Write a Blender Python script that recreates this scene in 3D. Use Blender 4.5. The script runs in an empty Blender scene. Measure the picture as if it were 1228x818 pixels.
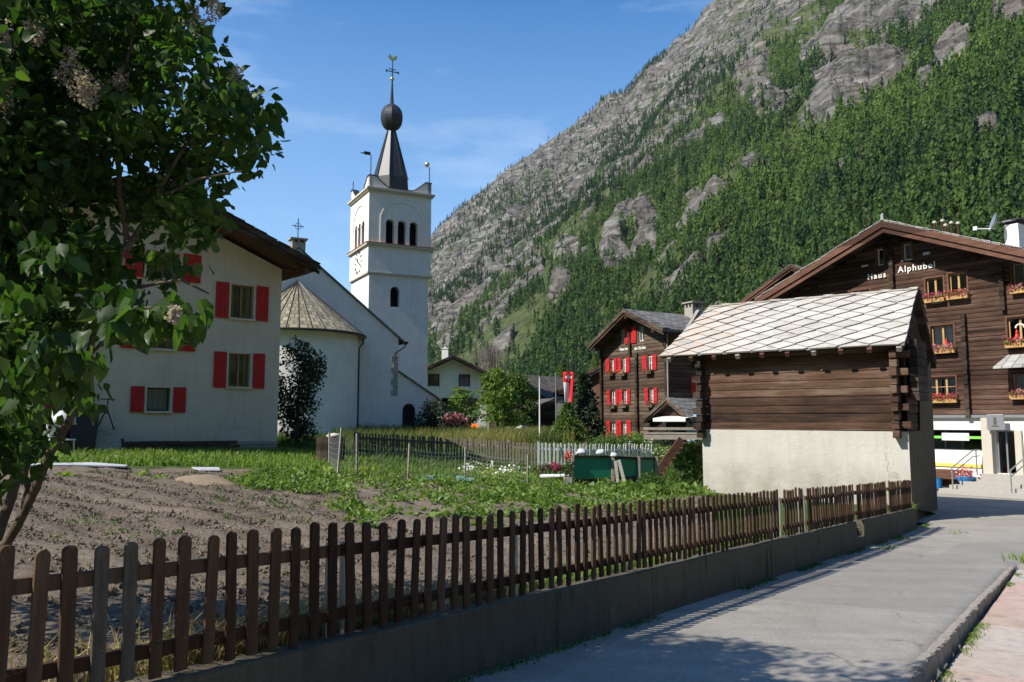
import bpy, math, random
import numpy as np
from mathutils import Vector, Matrix
random.seed(7); RNG = np.random.default_rng(11)
PI = math.pi; R = math.radians
sc = bpy.context.scene
COL = sc.collection
# ------------------------------------------------------------------ camera, world, sun, exposure
FPX, CX, CY, CAMZ, PITCH = 972.0, 614.0, 409.0, 1.8, R(5.64)
cam = bpy.data.objects.new('camera', bpy.data.cameras.new('camera')); COL.objects.link(cam)
cam.data.sensor_width = 36; cam.data.lens = 36*FPX/1228; cam.data.clip_end = 12000; cam.data.clip_start = .05
cam.location = (0, 0, CAMZ); cam.rotation_euler = (PI/2+PITCH, 0, 0); sc.camera = cam
SUN_AZ = math.atan2(-.867, -.46)          # compass-like: atan2(x, y)
SUN_EL = R(44)
SUN_TO = Vector((math.sin(SUN_AZ)*math.cos(SUN_EL), math.cos(SUN_AZ)*math.cos(SUN_EL), math.sin(SUN_EL)))
sl = bpy.data.lights.new('sun', 'SUN'); sl.energy = 5.0; sl.angle = R(.53); sl.color = (1, .94, .83)
so = bpy.data.objects.new('sun', sl); COL.objects.link(so); so.location = (-30, -20, 40)
so.rotation_euler = SUN_TO.to_track_quat('Z', 'Y').to_euler()
w = bpy.data.worlds.new('World'); sc.world = w; w.use_nodes = True
wn, wl = w.node_tree.nodes, w.node_tree.links
bg = wn['Background']; bg.inputs['Strength'].default_value = .13
sky = wn.new('ShaderNodeTexSky'); sky.sky_type = 'NISHITA'; sky.sun_disc = False
sky.sun_elevation = SUN_EL; sky.sun_rotation = SUN_AZ; sky.altitude = 1500; sky.air_density = 1.15; sky.dust_density = .5; sky.ozone_density = 3.0
wc = wn.new('ShaderNodeTexCoord'); wm = wn.new('ShaderNodeMapping'); wm.inputs['Scale'].default_value = (2.2, 2.2, 9)
wm.inputs['Rotation'].default_value = (0, R(12), 0)
wz = wn.new('ShaderNodeTexNoise'); wz.inputs['Scale'].default_value = 1.7; wz.inputs['Detail'].default_value = 9; wz.inputs['Roughness'].default_value = .62
wr = wn.new('ShaderNodeMapRange'); wr.inputs['From Min'].default_value = .52; wr.inputs['From Max'].default_value = .86; wr.inputs['To Max'].default_value = .30
wx = wn.new('ShaderNodeMixRGB'); wx.inputs['Color2'].default_value = (7.2, 7.8, 8.6, 1)
wl.new(wc.outputs['Generated'], wm.inputs['Vector']); wl.new(wm.outputs['Vector'], wz.inputs['Vector'])
wl.new(wz.outputs['Fac'], wr.inputs['Value']); wl.new(wr.outputs['Result'], wx.inputs['Fac'])
wh = wn.new('ShaderNodeHueSaturation'); wh.inputs['Saturation'].default_value = 1.34; wl.new(sky.outputs['Color'], wh.inputs['Color']); ws = wn.new('ShaderNodeSeparateXYZ'); wl.new(wc.outputs['Generated'], ws.inputs[0]); wq = wn.new('ShaderNodeMapRange'); wq.inputs['From Min'].default_value = .48; wq.inputs['From Max'].default_value = .02; wq.inputs['To Max'].default_value = .55; wl.new(ws.outputs[2], wq.inputs['Value'])
wy = wn.new('ShaderNodeMixRGB'); wy.inputs['Color2'].default_value = (3.3, 4.5, 6.0, 1); wl.new(wq.outputs[0], wy.inputs['Fac']); wl.new(wh.outputs['Color'], wy.inputs['Color1']); wl.new(wy.outputs['Color'], wx.inputs['Color1']); wl.new(wx.outputs['Color'], bg.inputs['Color'])
sc.view_settings.view_transform = 'Standard'; sc.view_settings.look = 'None'
sc.view_settings.exposure = 0.56; sc.view_settings.gamma = 1
sc.render.engine = 'CYCLES'; sc.cycles.max_bounces = 6; sc.cycles.transparent_max_bounces = 8
sc.cycles.use_denoising = True
# ------------------------------------------------------------------ pixel / ground geometry (all sizes in metres)
def ray(x, y):
    a, b = (x-CX)/FPX, (CY-y)/FPX
    c, s = math.cos(PITCH), math.sin(PITCH)
    return np.array([a, c-b*s, s+b*c])
def at(x, y, Y):
    d = ray(x, y); t = Y/d[1]
    return Vector((d[0]*t, Y, CAMZ+d[2]*t))
def proj(P):
    P = np.asarray(P, float); c, s = math.cos(PITCH), math.sin(PITCH)
    X, Y, Z = P[..., 0], P[..., 1], P[..., 2]-CAMZ
    f = np.maximum(Y*c+Z*s, 1e-3); u = -Y*s+Z*c
    return CX+FPX*X/f, CY-FPX*u/f
ES = np.array([.587, .810]); ET = np.array([-.810, .587])      # along the lane, and left of it
FT = 4.34                                                      # fence line offset from the camera
def st(s, t): return ES[0]*s+ET[0]*t, ES[1]*s+ET[1]*t
def road_z(s):
    s = np.asarray(s, float)
    return np.where(s < 22, -.047*s, -1.034-.12*(1-np.exp(-(s-22)*.047/.12)))
def wall_z(s): return .49-.043*np.asarray(s, float)
CTRL = []
for s_ in (-8, -2, 3, 8, 13, 18, 22, 26): CTRL.append((*st(s_, FT+.2), float(wall_z(s_))-.07))
CTRL += [(-8.4, 29, .76), (-14, 26, .85), (-20, 30, 1.1), (-3, 15, .3), (-6, 18, .55), (-10, 14, .75), (2, 25, -.2), (1.2, 31, -.12), (-1, 36, 0), (5, 31, -.35),
         (6.5, 27.8, -.6), (-8, 40, .12), (-2.2, 42, .08), (-8, 52, .7), (-14, 46, .7), (-2, 55, .6), (8.5, 44, .45), (8, 39, .1), (10, 30, -.8), (5, 50, .5),
         (0, 75, .9), (-30, 60, 1.5), (20, 60, .2), (40, 60, -.6), (30, 90, .6), (-40, 110, 2), (0, 130, 2), (60, 130, 1), (-60, 40, 2.5), (16, 37, -1.9), (14.5, 29.5, -1.6), (20, 34, -2.0), (24, 30, -2.0), (17, 33, -1.9), (22, 42, -1.9), (15.5, 42, -1.2)]
C_ = np.array(CTRL)
def _tk(r2): return np.where(r2 > 1e-9, r2*np.log(np.maximum(r2, 1e-9))*.5, 0)
_n = len(C_); _K = _tk(((C_[:, None, :2]-C_[None, :, :2])**2).sum(-1)) + np.eye(_n)*6.0
_Pm = np.c_[np.ones(_n), C_[:, :2]]
_sol = np.linalg.solve(np.block([[_K, _Pm], [_Pm.T, np.zeros((3, 3))]]), np.r_[C_[:, 2], 0, 0, 0])
def gz(X, Y):
    X, Y = np.broadcast_arrays(np.asarray(X, float), np.asarray(Y, float))
    P = np.stack([X.ravel(), Y.ravel()], 1); out = np.empty(len(P))
    for i in range(0, len(P), 20000):
        p = P[i:i+20000]
        k = _tk(((p[:, None, :]-C_[None, :, :2])**2).sum(-1))
        out[i:i+20000] = k@_sol[:_n]+_sol[_n]+p@_sol[_n+1:]
    return out.reshape(X.shape)
def gzf(X, Y): return float(gz(np.array([X]), np.array([Y]))[0])
def ground_at(x, y):
    """point of the garden ground seen at a pixel"""
    Ys = np.linspace(3, 90, 1500); d = ray(x, y); t = Ys/d[1]
    dz = CAMZ+d[2]*t-gz(d[0]*t, Ys)
    i = int(np.argmax(dz < 0)) or 1400
    return Vector((d[0]*t[i], Ys[i], float(gz(d[0]*t[i], Ys[i]))))
def road_at(x, y):
    d = ray(x, y); Yv = 10.
    for _ in range(60):
        t = Yv/d[1]; s_ = d[0]*t*ES[0]+Yv*ES[1]; Yv = .5*Yv+.5*(float(road_z(s_))-CAMZ)/d[2]*d[1]
    t = Yv/d[1]; return Vector((d[0]*t, Yv, CAMZ+d[2]*t))
# ------------------------------------------------------------------ value noise
def vnoise(x, y, seed=0):
    x = np.asarray(x, float); y = np.asarray(y, float)
    xi = np.floor(x).astype(np.int64); yi = np.floor(y).astype(np.int64); fx = x-xi; fy = y-yi
    def h(a, b):
        n = (a*374761393+b*668265263+seed*1442695041) & 0x7fffffff
        n = ((n ^ (n >> 13))*1274126177) & 0x7fffffff
        return ((n ^ (n >> 16)) & 0xffff)/65535.
    fx = fx*fx*(3-2*fx); fy = fy*fy*(3-2*fy)
    return (h(xi, yi)*(1-fx)+h(xi+1, yi)*fx)*(1-fy)+(h(xi, yi+1)*(1-fx)+h(xi+1, yi+1)*fx)*fy
def fbm(x, y, oct=5, seed=0, gain=.5):
    s = 0; a = 1; n = 0
    for o in range(oct): s = s+a*vnoise(x*2**o, y*2**o, seed+o*17); n += a; a *= gain
    return s/n
# ------------------------------------------------------------------ materials
class Mt:
    def __init__(self, name, rough=.8, spec=.3):
        self.m = bpy.data.materials.new(name); self.m.use_nodes = True
        self.t = self.m.node_tree; self.b = self.t.nodes['Principled BSDF']; self.out = self.t.nodes['Material Output']
        self.b.inputs['Roughness'].default_value = rough; self.b.inputs['Specular IOR Level'].default_value = spec
        self._tc = None
    def n(self, ty, props=None, **kw):
        nd = self.t.nodes.new('ShaderNode'+ty)
        for k, v in (props or {}).items(): setattr(nd, k, v)
        for k, v in kw.items():
            i = nd.inputs[k.replace('_', ' ')] if not k.startswith('i') or not k[1:].isdigit() else nd.inputs[int(k[1:])]
            if hasattr(v, 'is_output') or isinstance(v, bpy.types.NodeSocket): self.t.links.new(v, i)
            elif isinstance(v, (tuple, list)) and len(v) == 3 and i.type == 'RGBA': i.default_value = (*v, 1)
            else: i.default_value = v
        return nd
    def obj(self): 
        if not self._tc: self._tc = self.t.nodes.new('ShaderNodeTexCoord')
        return self._tc.outputs['Object']
    def map(self, scale=(1, 1, 1), rot=(0, 0, 0), vec=None):
        return self.n('Mapping', Vector=vec or self.obj(), Scale=scale, Rotation=rot).outputs[0]
    def noise(self, vec, scale, detail=6, rough=.6, dist=0):
        return self.n('TexNoise', Vector=vec, Scale=scale, Detail=detail, Roughness=rough, Distortion=dist).outputs['Fac']
    def ramp(self, fac, stops):
        r = self.n('ValToRGB', Fac=fac); e = r.color_ramp.elements
        while len(e) < len(stops): e.new(.5)
        for el, (p, c) in zip(e, stops): el.position = p; el.color = (*c, 1) if len(c) == 3 else c
        return r.outputs[0]
    def mix(self, fac, a, b, mode='MIX'):
        return self.n('MixRGB', {'blend_type': mode}, Fac=fac, Color1=a, Color2=b).outputs[0]
    def math(self, op, a, b=0., clamp=False):
        return self.n('Math', {'operation': op, 'use_clamp': clamp}, i0=a, i1=b).outputs[0]
    def rng(self, v, a, b, c=0., d=1.):
        return self.n('MapRange', Value=v, From_Min=a, From_Max=b, To_Min=c, To_Max=d).outputs[0]
    def sep(self, vec): return self.n('SeparateXYZ', Vector=vec).outputs
    def comb(self, x, y, z=0.): return self.n('CombineXYZ', X=x, Y=y, Z=z).outputs[0]
    def color(self, c): self.t.links.new(c, self.b.inputs['Base Color']); return self
    def bump(self, h, strength=.4, dist=.02):
        bnode = self.n('Bump', Strength=strength, Distance=dist, Height=h)
        self.t.links.new(bnode.outputs[0], self.b.inputs['Normal']); return self
    def attr(self, name): return self.n('Attribute', {'attribute_name': name}).outputs
    def rnd(self): return self.n('ObjectInfo').outputs['Random']
def flat(name, c, rough=.7, spec=.3, var=.25, scale=6, bump=.15, metal=0, aniso=(1, 1, 1)):
    m = Mt(name, rough, spec); v = m.map(aniso)
    f = m.noise(v, scale, 7, .65)
    m.color(m.mix(f, tuple(x*(1-var) for x in c), tuple(min(1, x*(1+var)) for x in c)))
    if bump: m.bump(m.noise(v, scale*6, 5), bump, .01)
    m.b.inputs['Metallic'].default_value = metal
    return m.m
def wood(name, cols, course=.22, grain=(.6, 8, 8), rough=.85, bump=.5, patch=.5):
    """weathered timber: long grain along local x, a tone of its own for each course"""
    m = Mt(name, rough, .2); o = m.obj(); x, y, z = m.sep(o)
    v = m.map(grain); g = m.noise(v, 2.2, 9, .7)
    fine = m.noise(m.map((grain[0]*1.5, grain[1]*6, grain[2]*6)), 3, 6, .7)
    cr = m.math('FLOOR', m.math('DIVIDE', z, course))
    wn = m.n('TexWhiteNoise', {'noise_dimensions': '2D'}, Vector=m.comb(cr, 0.)).outputs['Value']
    big = m.noise(m.map((.35, .6, .9)), 1.3, 5, .6)
    f = m.math('ADD', m.math('MULTIPLY', g, .5), m.math('ADD', m.math('MULTIPLY', wn, .22), m.math('MULTIPLY', big, patch)))
    f = m.math('ADD', m.math('MULTIPLY', m.math('SUBTRACT', f, .62), 1.5), .5)
    c = m.ramp(f, [(.22, cols[0]), (.42, cols[1]), (.6, cols[2]), (.8, cols[3])])
    crack = m.rng(fine, .32, .45, .25, 1.0)
    m.color(m.mix(1.0, c, m.n('CombineColor', Red=crack, Green=crack, Blue=crack).outputs[0], 'MULTIPLY'))
    m.bump(m.math('ADD', g, m.math('MULTIPLY', fine, .6)), bump, .012)
    return m.m
def plaster(name, c, dirt, zdirt=(0, .8), bump=.35, scale=28, streak=.25, lump=2.):
    m = Mt(name, .92, .15); o = m.obj(); x, y, z = m.sep(o)
    n1 = m.noise(o, .9, 7, .65); n2 = m.noise(m.map((3, 3, .35)), 1.4, 6, .65)
    n3 = m.noise(m.map((.5, .5, .8)), 1.0, 4, .5)
    base = m.mix(m.rng(n1, .3, .75), c, tuple(q*.84 for q in c)); base = m.mix(m.rng(n3, .52, .56, 0, .22), base, tuple(q*.8 for q in c))
    base = m.mix(m.rng(n2, .5, .74, 0, streak*1.3), base, dirt)
    low = m.math('MULTIPLY', m.rng(z, zdirt[1], zdirt[0]), m.rng(n1, .25, .65), True)
    m.color(m.mix(low, base, dirt))
    b = m.math('ADD', m.noise(o, scale, 5, .6), m.math('MULTIPLY', m.noise(o, scale*.15, 4), lump))
    m.bump(b, bump, .02); return m.m
def slate(name, cols, rows=3.2, width=.5, bump=.6, k=1.0):
    """roof of stone slabs laid in courses across the slope"""
    m = Mt(name, .8, .25); x, y, z = m.sep(m.obj())
    br = m.n('TexBrick', {'offset': .5}, Vector=m.comb(y, m.math('MULTIPLY', x, k)), Scale=1.0, Mortar_Size=.018, Brick_Width=width, Row_Height=1/rows, Color1=(0, 0, 0), Color2=(1, 1, 1), Mortar=(0, 0, 0))
    f = m.math('ADD', m.math('MULTIPLY', br.outputs['Color'], .45), m.math('MULTIPLY', m.noise(m.obj(), 2.6, 8, .7), .6))
    c = m.ramp(f, [(.2, cols[0]), (.5, cols[1]), (.85, cols[2])])
    m.color(m.mix(m.math('MULTIPLY', br.outputs['Fac'], .75), c, tuple(q*.3 for q in cols[0])))
    m.bump(m.math('SUBTRACT', f, br.outputs['Fac']), bump, .03); return m.m
def leafmat(name, c0, c1, c2, rough=.5, trans=.35, spec=.35):
    """leaves: tone of each leaf from its 'tint', light passing through"""
    m = Mt(name, rough, spec); a = m.attr('tint')
    c = m.ramp(a['Fac'], [(0, c0), (.55, c1), (1, c2)])
    m.color(c)
    tr = m.n('BsdfTranslucent', Color=m.mix(1., c, (1.5, 1.7, .7), 'MULTIPLY'))
    mx = m.n('MixShader', Fac=trans, i1=m.b.outputs[0], i2=tr.outputs[0])
    m.t.links.new(mx.outputs[0], m.out.inputs[0]); return m.m
# ------------------------------------------------------------------ mesh building
class MB:
    def __init__(s): s.v = []; s.f = []; s.m = []
    def add(s, vs, fs, mi=0):
        k = len(s.v); s.v += [tuple(q) for q in vs]; s.f += [tuple(k+i for i in f) for f in fs]; s.m += [mi]*len(fs); return s
    def box(s, x0, x1, y0, y1, z0, z1, mi=0):
        return s.add([(x0, y0, z0), (x1, y0, z0), (x1, y1, z0), (x0, y1, z0), (x0, y0, z1), (x1, y0, z1), (x1, y1, z1), (x0, y1, z1)],
                     [(0, 3, 2, 1), (4, 5, 6, 7), (0, 1, 5, 4), (1, 2, 6, 5), (2, 3, 7, 6), (3, 0, 4, 7)], mi)
    def beam(s, p, q, w_, h, up=(0, 0, 1), mi=0):
        p, q = Vector(p), Vector(q); d = (q-p).normalized(); up = Vector(up)
        a = d.cross(up)
        if a.length < 1e-4: a = d.cross(Vector((0, 1, 0)))
        a.normalize(); b = a.cross(d); vs = []
        for c in (p, q):
            for i, j in ((-1, -1), (1, -1), (1, 1), (-1, 1)): vs.append(c+a*i*w_/2+b*j*h/2)
        return s.add(vs, [(0, 1, 2, 3), (7, 6, 5, 4), (0, 4, 5, 1), (1, 5, 6, 2), (2, 6, 7, 3), (3, 7, 4, 0)], mi)
    def prism(s, poly, y0, y1, mi=0):
        n = len(poly); vs = [(x, y0, z) for x, z in poly]+[(x, y1, z) for x, z in poly]
        return s.add(vs, [tuple(range(n)), tuple(range(2*n-1, n-1, -1))]+[(i, i+n, (i+1) % n+n, (i+1) % n) for i in range(n)], mi)
    def prismx(s, poly, x0, x1, mi=0):
        n = len(poly); vs = [(x0, y, z) for y, z in poly]+[(x1, y, z) for y, z in poly]
        return s.add(vs, [tuple(range(n-1, -1, -1)), tuple(range(n, 2*n))]+[(i, (i+1) % n, (i+1) % n+n, i+n) for i in range(n)], mi)
    def prismz(s, poly, z0, z1, mi=0):
        n = len(poly); vs = [(x, y, z0) for x, y in poly]+[(x, y, z1) for x, y in poly]
        return s.add(vs, [tuple(range(n-1, -1, -1)), tuple(range(n, 2*n))]+[(i, (i+1) % n, (i+1) % n+n, i+n) for i in range(n)], mi)
    def tube(s, pts, rad, n=8, mi=0):
        pts = [Vector(p) for p in pts]; rad = rad if isinstance(rad, (list, tuple)) else [rad]*len(pts)
        vs = []; pa = None
        for i, p in enumerate(pts):
            d = (pts[min(i+1, len(pts)-1)]-pts[max(i-1, 0)]).normalized()
            a = pa-d*pa.dot(d) if pa else d.cross(Vector((0, 0, 1)) if abs(d.z) < .9 else Vector((1, 0, 0)))
            a.normalize(); pa = a; b = d.cross(a)
            for k in range(n): vs.append(p+(a*math.cos(2*PI*k/n)+b*math.sin(2*PI*k/n))*rad[i])
        fs = [(i*n+k, i*n+(k+1) % n, (i+1)*n+(k+1) % n, (i+1)*n+k) for i in range(len(pts)-1) for k in range(n)]
        fs += [tuple(range(n-1, -1, -1)), tuple(range((len(pts)-1)*n, len(pts)*n))]
        return s.add(vs, fs, mi)
    def lathe(s, prof, c=(0, 0, 0), n=24, a0=0, a1=2*PI, mi=0):
        full = abs(a1-a0-2*PI) < 1e-6; m = n if full else n+1; vs = []
        for r, z in prof:
            for k in range(m):
                a = a0+(a1-a0)*k/n; vs.append((c[0]+r*math.cos(a), c[1]+r*math.sin(a), c[2]+z))
        fs = []
        for i in range(len(prof)-1):
            for k in range(n if full else n): fs.append((i*m+k, i*m+(k+1) % m, (i+1)*m+(k+1) % m, (i+1)*m+k))
        return s.add(vs, fs, mi)
    def build(s, name, mat, parent=None, smooth=False, bevel=0, loc=None, rotz=0):
        me = bpy.data.meshes.new(name); me.from_pydata(s.v, [], s.f)
        for m_ in (mat if isinstance(mat, (list, tuple)) else [mat]): me.materials.append(m_)
        if any(s.m): me.polygons.foreach_set('material_index', s.m)
        if smooth: me.polygons.foreach_set('use_smooth', [True]*len(s.f))
        me.update()
        o = bpy.data.objects.new(name, me); COL.objects.link(o); o.parent = parent
        if loc is not None: o.location = loc
        o.rotation_euler.z = rotz
        if bevel:
            b = o.modifiers.new('bevel', 'BEVEL'); b.width = bevel; b.segments = 2; b.limit_method = 'ANGLE'
        return o
def npmesh(name, V, F, mat, parent=None, tint=None, smooth=False, attrs=None):
    """big mesh from arrays: V (n,3), F (m,k)"""
    V = np.ascontiguousarray(V, np.float32); F = np.ascontiguousarray(F, np.int32); k = F.shape[1]
    me = bpy.data.meshes.new(name); me.vertices.add(len(V)); me.vertices.foreach_set('co', V.ravel())
    me.loops.add(F.size); me.loops.foreach_set('vertex_index', F.ravel())
    me.polygons.add(len(F)); me.polygons.foreach_set('loop_start', np.arange(0, F.size, k, dtype=np.int32))
    try: me.polygons.foreach_set('loop_total', np.full(len(F), k, np.int32))
    except Exception: pass
    me.polygons.foreach_set('use_smooth', np.full(len(F), bool(smooth)))
    at_ = dict(attrs or {})
    if tint is not None: at_['tint'] = tint
    for an, av in at_.items():
        a = me.attributes.new(an, 'FLOAT', 'POINT'); a.data.foreach_set('value', np.ascontiguousarray(av, np.float32))
    me.materials.append(mat); me.update(calc_edges=True)
    o = bpy.data.objects.new(name, me); COL.objects.link(o); o.parent = parent
    return o
def tag(o, label=None, cat=None, group=None, kind=None):
    for k, v in (('label', label), ('category', cat), ('group', group), ('kind', kind)):
        if v: o[k] = v
    return o
def thing(name, label, cat, loc=(0, 0, 0), rotz=0, group=None):
    o = bpy.data.objects.new(name, None); COL.objects.link(o); o.empty_display_size = .3
    o.location = loc; o.rotation_euler.z = rotz
    return tag(o, label, cat, group)
def copy_tree(o, parent=None, **kw):
    c = o.copy(); COL.objects.link(c); c.parent = parent
    for ch in [q for q in list(bpy.data.objects) if q.parent == o]: copy_tree(ch, c)
    for k, v in kw.items(): c[k] = v
    return c
class Fr:
    """building frame: x along its facade (left to right), y into it, z up"""
    def __init__(s, x, y, z, ang):
        s.o = np.array([x, y, z]); s.a = ang; s.ex = np.array([math.cos(ang), math.sin(ang), 0]); s.ey = np.array([-math.sin(ang), math.cos(ang), 0])
    def hit(s, px, py, ly=0):
        d = ray(px, py); c = np.array([0, 0, CAMZ])-s.o
        t = (ly-c@s.ey)/(d@s.ey); p = c+d*t
        return p@s.ex, p[2]
    def w(s, lx, ly, lz=0): return Vector(s.o+s.ex*lx+s.ey*ly+np.array([0, 0, lz]))
    def l(s, p): q = np.array(p)-s.o; return q@s.ex, q@s.ey, q[2]
# ------------------------------------------------------------------ leaf clouds
def rand_rot(n, up=.0):
    nrm = RNG.normal(size=(n, 3)); nrm[:, 2] += up; nrm /= np.linalg.norm(nrm, axis=1)[:, None]
    a = RNG.normal(size=(n, 3)); a -= nrm*(a*nrm).sum(1)[:, None]; a /= np.linalg.norm(a, axis=1)[:, None]
    return nrm, a, np.cross(nrm, a)
def leaves(P, L, W, up=.4, fold=.25, hang=None, big=False):
    """V, F of folded leaves at points P (length L, width W arrays)"""
    n = len(P); nrm, a, b = rand_rot(n, up)
    if hang is not None:
        a = a*(1-hang)+np.array([0, 0, -1])*hang+RNG.normal(size=(n, 3))*.15; a /= np.linalg.norm(a, axis=1)[:, None]
        b = np.cross(nrm, a); b /= np.linalg.norm(b, axis=1)[:, None]; nrm = np.cross(a, b)
    L = np.broadcast_to(L, n)[:, None]; W = np.broadcast_to(W, n)[:, None]
    if big:
        prof = [(0, 0, 0), (.22, .5, 1), (.5, .42, 1), (.8, .18, .7), (1, 0, -.5), (.8, -.18, .7), (.5, -.42, 1), (.22, -.5, 1), (.45, 0, 0)]
        V = np.stack([P+a*L*p+b*W*q+nrm*W*fold*h*.5 for p, q, h in prof], 1)
        F = np.array([(0, 1, 8, 0), (1, 2, 8, 1), (2, 3, 8, 2), (3, 4, 8, 3), (4, 5, 8, 4), (5, 6, 8, 5), (6, 7, 8, 6), (7, 0, 8, 7)])[:, :3]; k = 9
    else:
        prof = [(0, 0, 0), (.45, .5, 1), (1, 0, 0), (.45, -.5, 1)]
        V = np.stack([P+a*L*p+b*W*q+nrm*W*fold*h for p, q, h in prof], 1); F = np.array([(0, 1, 2), (0, 2, 3)]); k = 4
    Fa = (F[None]+np.arange(n)[:, None, None]*k).reshape(-1, 3)
    return V.reshape(-1, 3), Fa, k
def clump_points(clumps, n, shell=.45):
    """points in ellipsoid clumps (x,y,z,rx,ry,rz), denser near their surface; also a tint with the clump's own tone"""
    cl = np.array(clumps, float); vol = (cl[:, 3]*cl[:, 4]*cl[:, 5])**.75; idx = RNG.choice(len(cl), n, p=vol/vol.sum())
    d = RNG.normal(size=(n, 3)); d /= np.linalg.norm(d, axis=1)[:, None]
    r = RNG.uniform(shell**3, 1, n)**(1/3)*RNG.uniform(.85, 1.12, n)
    tone = RNG.uniform(0, 1, len(cl))
    return cl[idx, :3]+d*r[:, None]*cl[idx, 3:6], np.clip(.55*tone[idx]+.45*RNG.uniform(0, 1, n), 0, 1)
def foliage(name, clumps, n, L, W, mat, parent, up=.5, hang=None, big=False, shell=.45):
    P, t = clump_points(clumps, n, shell); s_ = RNG.uniform(.5, 1.35, n)
    V, F, k = leaves(P, L*s_, W*s_, up, hang=hang, big=big)
    return npmesh(name, V, F, mat, parent, np.repeat(t, k), smooth=big)
# ================================================================== MATERIAL SET
M = {}
M['white_plaster'] = plaster('church plaster', (.83, .805, .75), (.55, .51, .44), (0, 1.4), .3, 9, .3)
M['house_plaster'] = plaster('rough render', (.60, .535, .425), (.36, .31, .23), (-.2, .9), 1.0, 15, .3)
M['barn_plaster'] = plaster('lime render', (.56, .54, .49), (.33, .305, .26), (-.1, .7), .5, 14, .25)
def concretemat():
    m = Mt('old concrete', .93, .12); o = m.obj(); n1 = m.noise(o, 1.3, 9, .7); st_ = m.noise(m.map((5, 5, .5)), 1.6, 7, .7); fine = m.noise(o, 45, 6, .75); z = m.sep(o)[2]
    c = m.ramp(m.math('ADD', m.math('MULTIPLY', n1, .6), m.math('MULTIPLY', st_, .4)), [(.32, (.06, .05, .036)), (.47, (.12, .10, .076)), (.6, (.175, .15, .118)), (.75, (.25, .22, .18))])
    c = m.mix(m.rng(st_, .55, .72, 0, .7), c, (.045, .04, .028)); c = m.mix(m.rng(fine, .58, .7, 0, .5), c, (.30, .27, .22)); c = m.mix(m.rng(fine, .40, .3, 0, .6), c, (.04, .036, .028))
    c = m.mix(m.math('MULTIPLY', m.rng(n1, .45, .62), m.rng(st_, .40, .6), True), c, (.055, .062, .028)); m.color(c)
    m.bump(m.math('ADD', m.math('MULTIPLY', n1, 1.5), fine), .7, .02); return m.m
M['concrete'] = concretemat()
M['barn_wood'] = wood('barn logs', [(.020, .013, .010), (.060, .034, .023), (.118, .066, .042), (.20, .148, .112)], .26, (.45, 7, 7), patch=.5)
M['chalet_wood'] = wood('chalet logs', [(.03, .02, .014), (.075, .05, .035), (.125, .085, .06), (.20, .15, .115)], .21, (.8, 9, 9))
M['dark_wood'] = wood('larch logs', [(.022, .012, .009), (.055, .030, .021), (.098, .055, .039), (.165, .105, .078)], .21, (.8, 9, 9))
M['black_wood'] = wood('old dark timber', [(.016, .011, .009), (.035, .024, .018), (.06, .042, .031), (.10, .078, .06)], .2, (1, 9, 9))
M['red_wood'] = wood('reddish boards', [(.06, .03, .021), (.115, .056, .038), (.175, .09, .062), (.25, .15, .108)], 5, (1, 7, 7), patch=.3, bump=.3)
M['yellow_wood'] = wood('larch frames', [(.34, .19, .07), (.46, .28, .11), (.55, .35, .15), (.62, .42, .2)], 5, (3, 3, 3), patch=.3, bump=.2)
M['chimney_stone'] = flat('chimney stone', (.34, .32, .285), .9, .15, .2, 5, .4)
M['grey_wood'] = wood('silvered boards', [(.13, .11, .09), (.22, .19, .16), (.31, .28, .24), (.42, .39, .34)], 5, (2, 9, 9))
M['red_paint'] = flat('red paint', (.47, .022, .025), .45, .4, .18, 5, .1)
M['dull_red_paint'] = flat('old red paint', (.40, .012, .014), .5, .3, .2, 5, .1)
M['white_paint'] = flat('white paint', (.78, .77, .74), .5, .4, .05, 4, .05)
M['cream_stone'] = flat('window stone', (.52, .48, .40), .8, .2, .12, 9, .2)
M['dark_metal'] = flat('dark metal', (.03, .032, .035), .5, .5, .2, 4, .05, .3)
M['lead'] = flat('lead sheet', (.036, .038, .045), .45, .5, .25, 3, .08, .25)
M['steel'] = flat('galvanised steel', (.42, .43, .44), .4, .5, .15, 14, .08, .7)
M['gold'] = flat('gilding', (.85, .68, .32), .28, .5, .1, 3, 0, .9)
M['terracotta'] = flat('terracotta', (.42, .16, .09), .8, .2, .2, 8, .2)
M['blue_plastic'] = flat('blue plastic', (.03, .26, .62), .4, .5, .08, 3, .02)
M['navy_plastic'] = flat('navy plastic', (.012, .016, .04), .4, .5, .2, 3, .02)
M['green_board'] = flat('green panel', (.016, .23, .125), .55, .4, .3, 2.2, .1)
M['orange'] = flat('orange canvas', (.78, .17, .03), .7, .2, .15, 5, .2)
M['white_bag'] = flat('white plastic bag', (.74, .75, .77), .35, .5, .06, 9, .5)
M['curtain'] = flat('curtain', (.72, .73, .72), .9, .1, .14, 3, .15, aniso=(14, 1, .6))
M['blue_curtain'] = flat('blue blind', (.17, .27, .40), .8, .2, .15, 3, .1, aniso=(14, 1, .5))
M['tan_wood'] = flat('tan window wood', (.24, .14, .07), .6, .3, .25, 5, .1)
M['beige_curtain'] = flat('tan curtain', (.36, .22, .10), .9, .1, .2, 3, .1, aniso=(14, 1, .6))
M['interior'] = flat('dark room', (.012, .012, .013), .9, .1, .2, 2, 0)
M['slate_dark'] = slate('grey stone slates', [(.085, .082, .078), (.15, .145, .14), (.23, .225, .215)], 3.4, .45)
M['slate_brown'] = slate('brown stone slates', [(.06, .048, .04), (.105, .085, .072), (.16, .14, .125)], 3.0, .5)
M['slate_pale'] = slate('pale stone slates', [(.24, .23, .215), (.34, .33, .31), (.46, .45, .43)], 2.6, .6)
M['tile_red'] = slate('red tiles', [(.15, .065, .045), (.22, .10, .07), (.30, .15, .11)], 3.5, .35)
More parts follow.
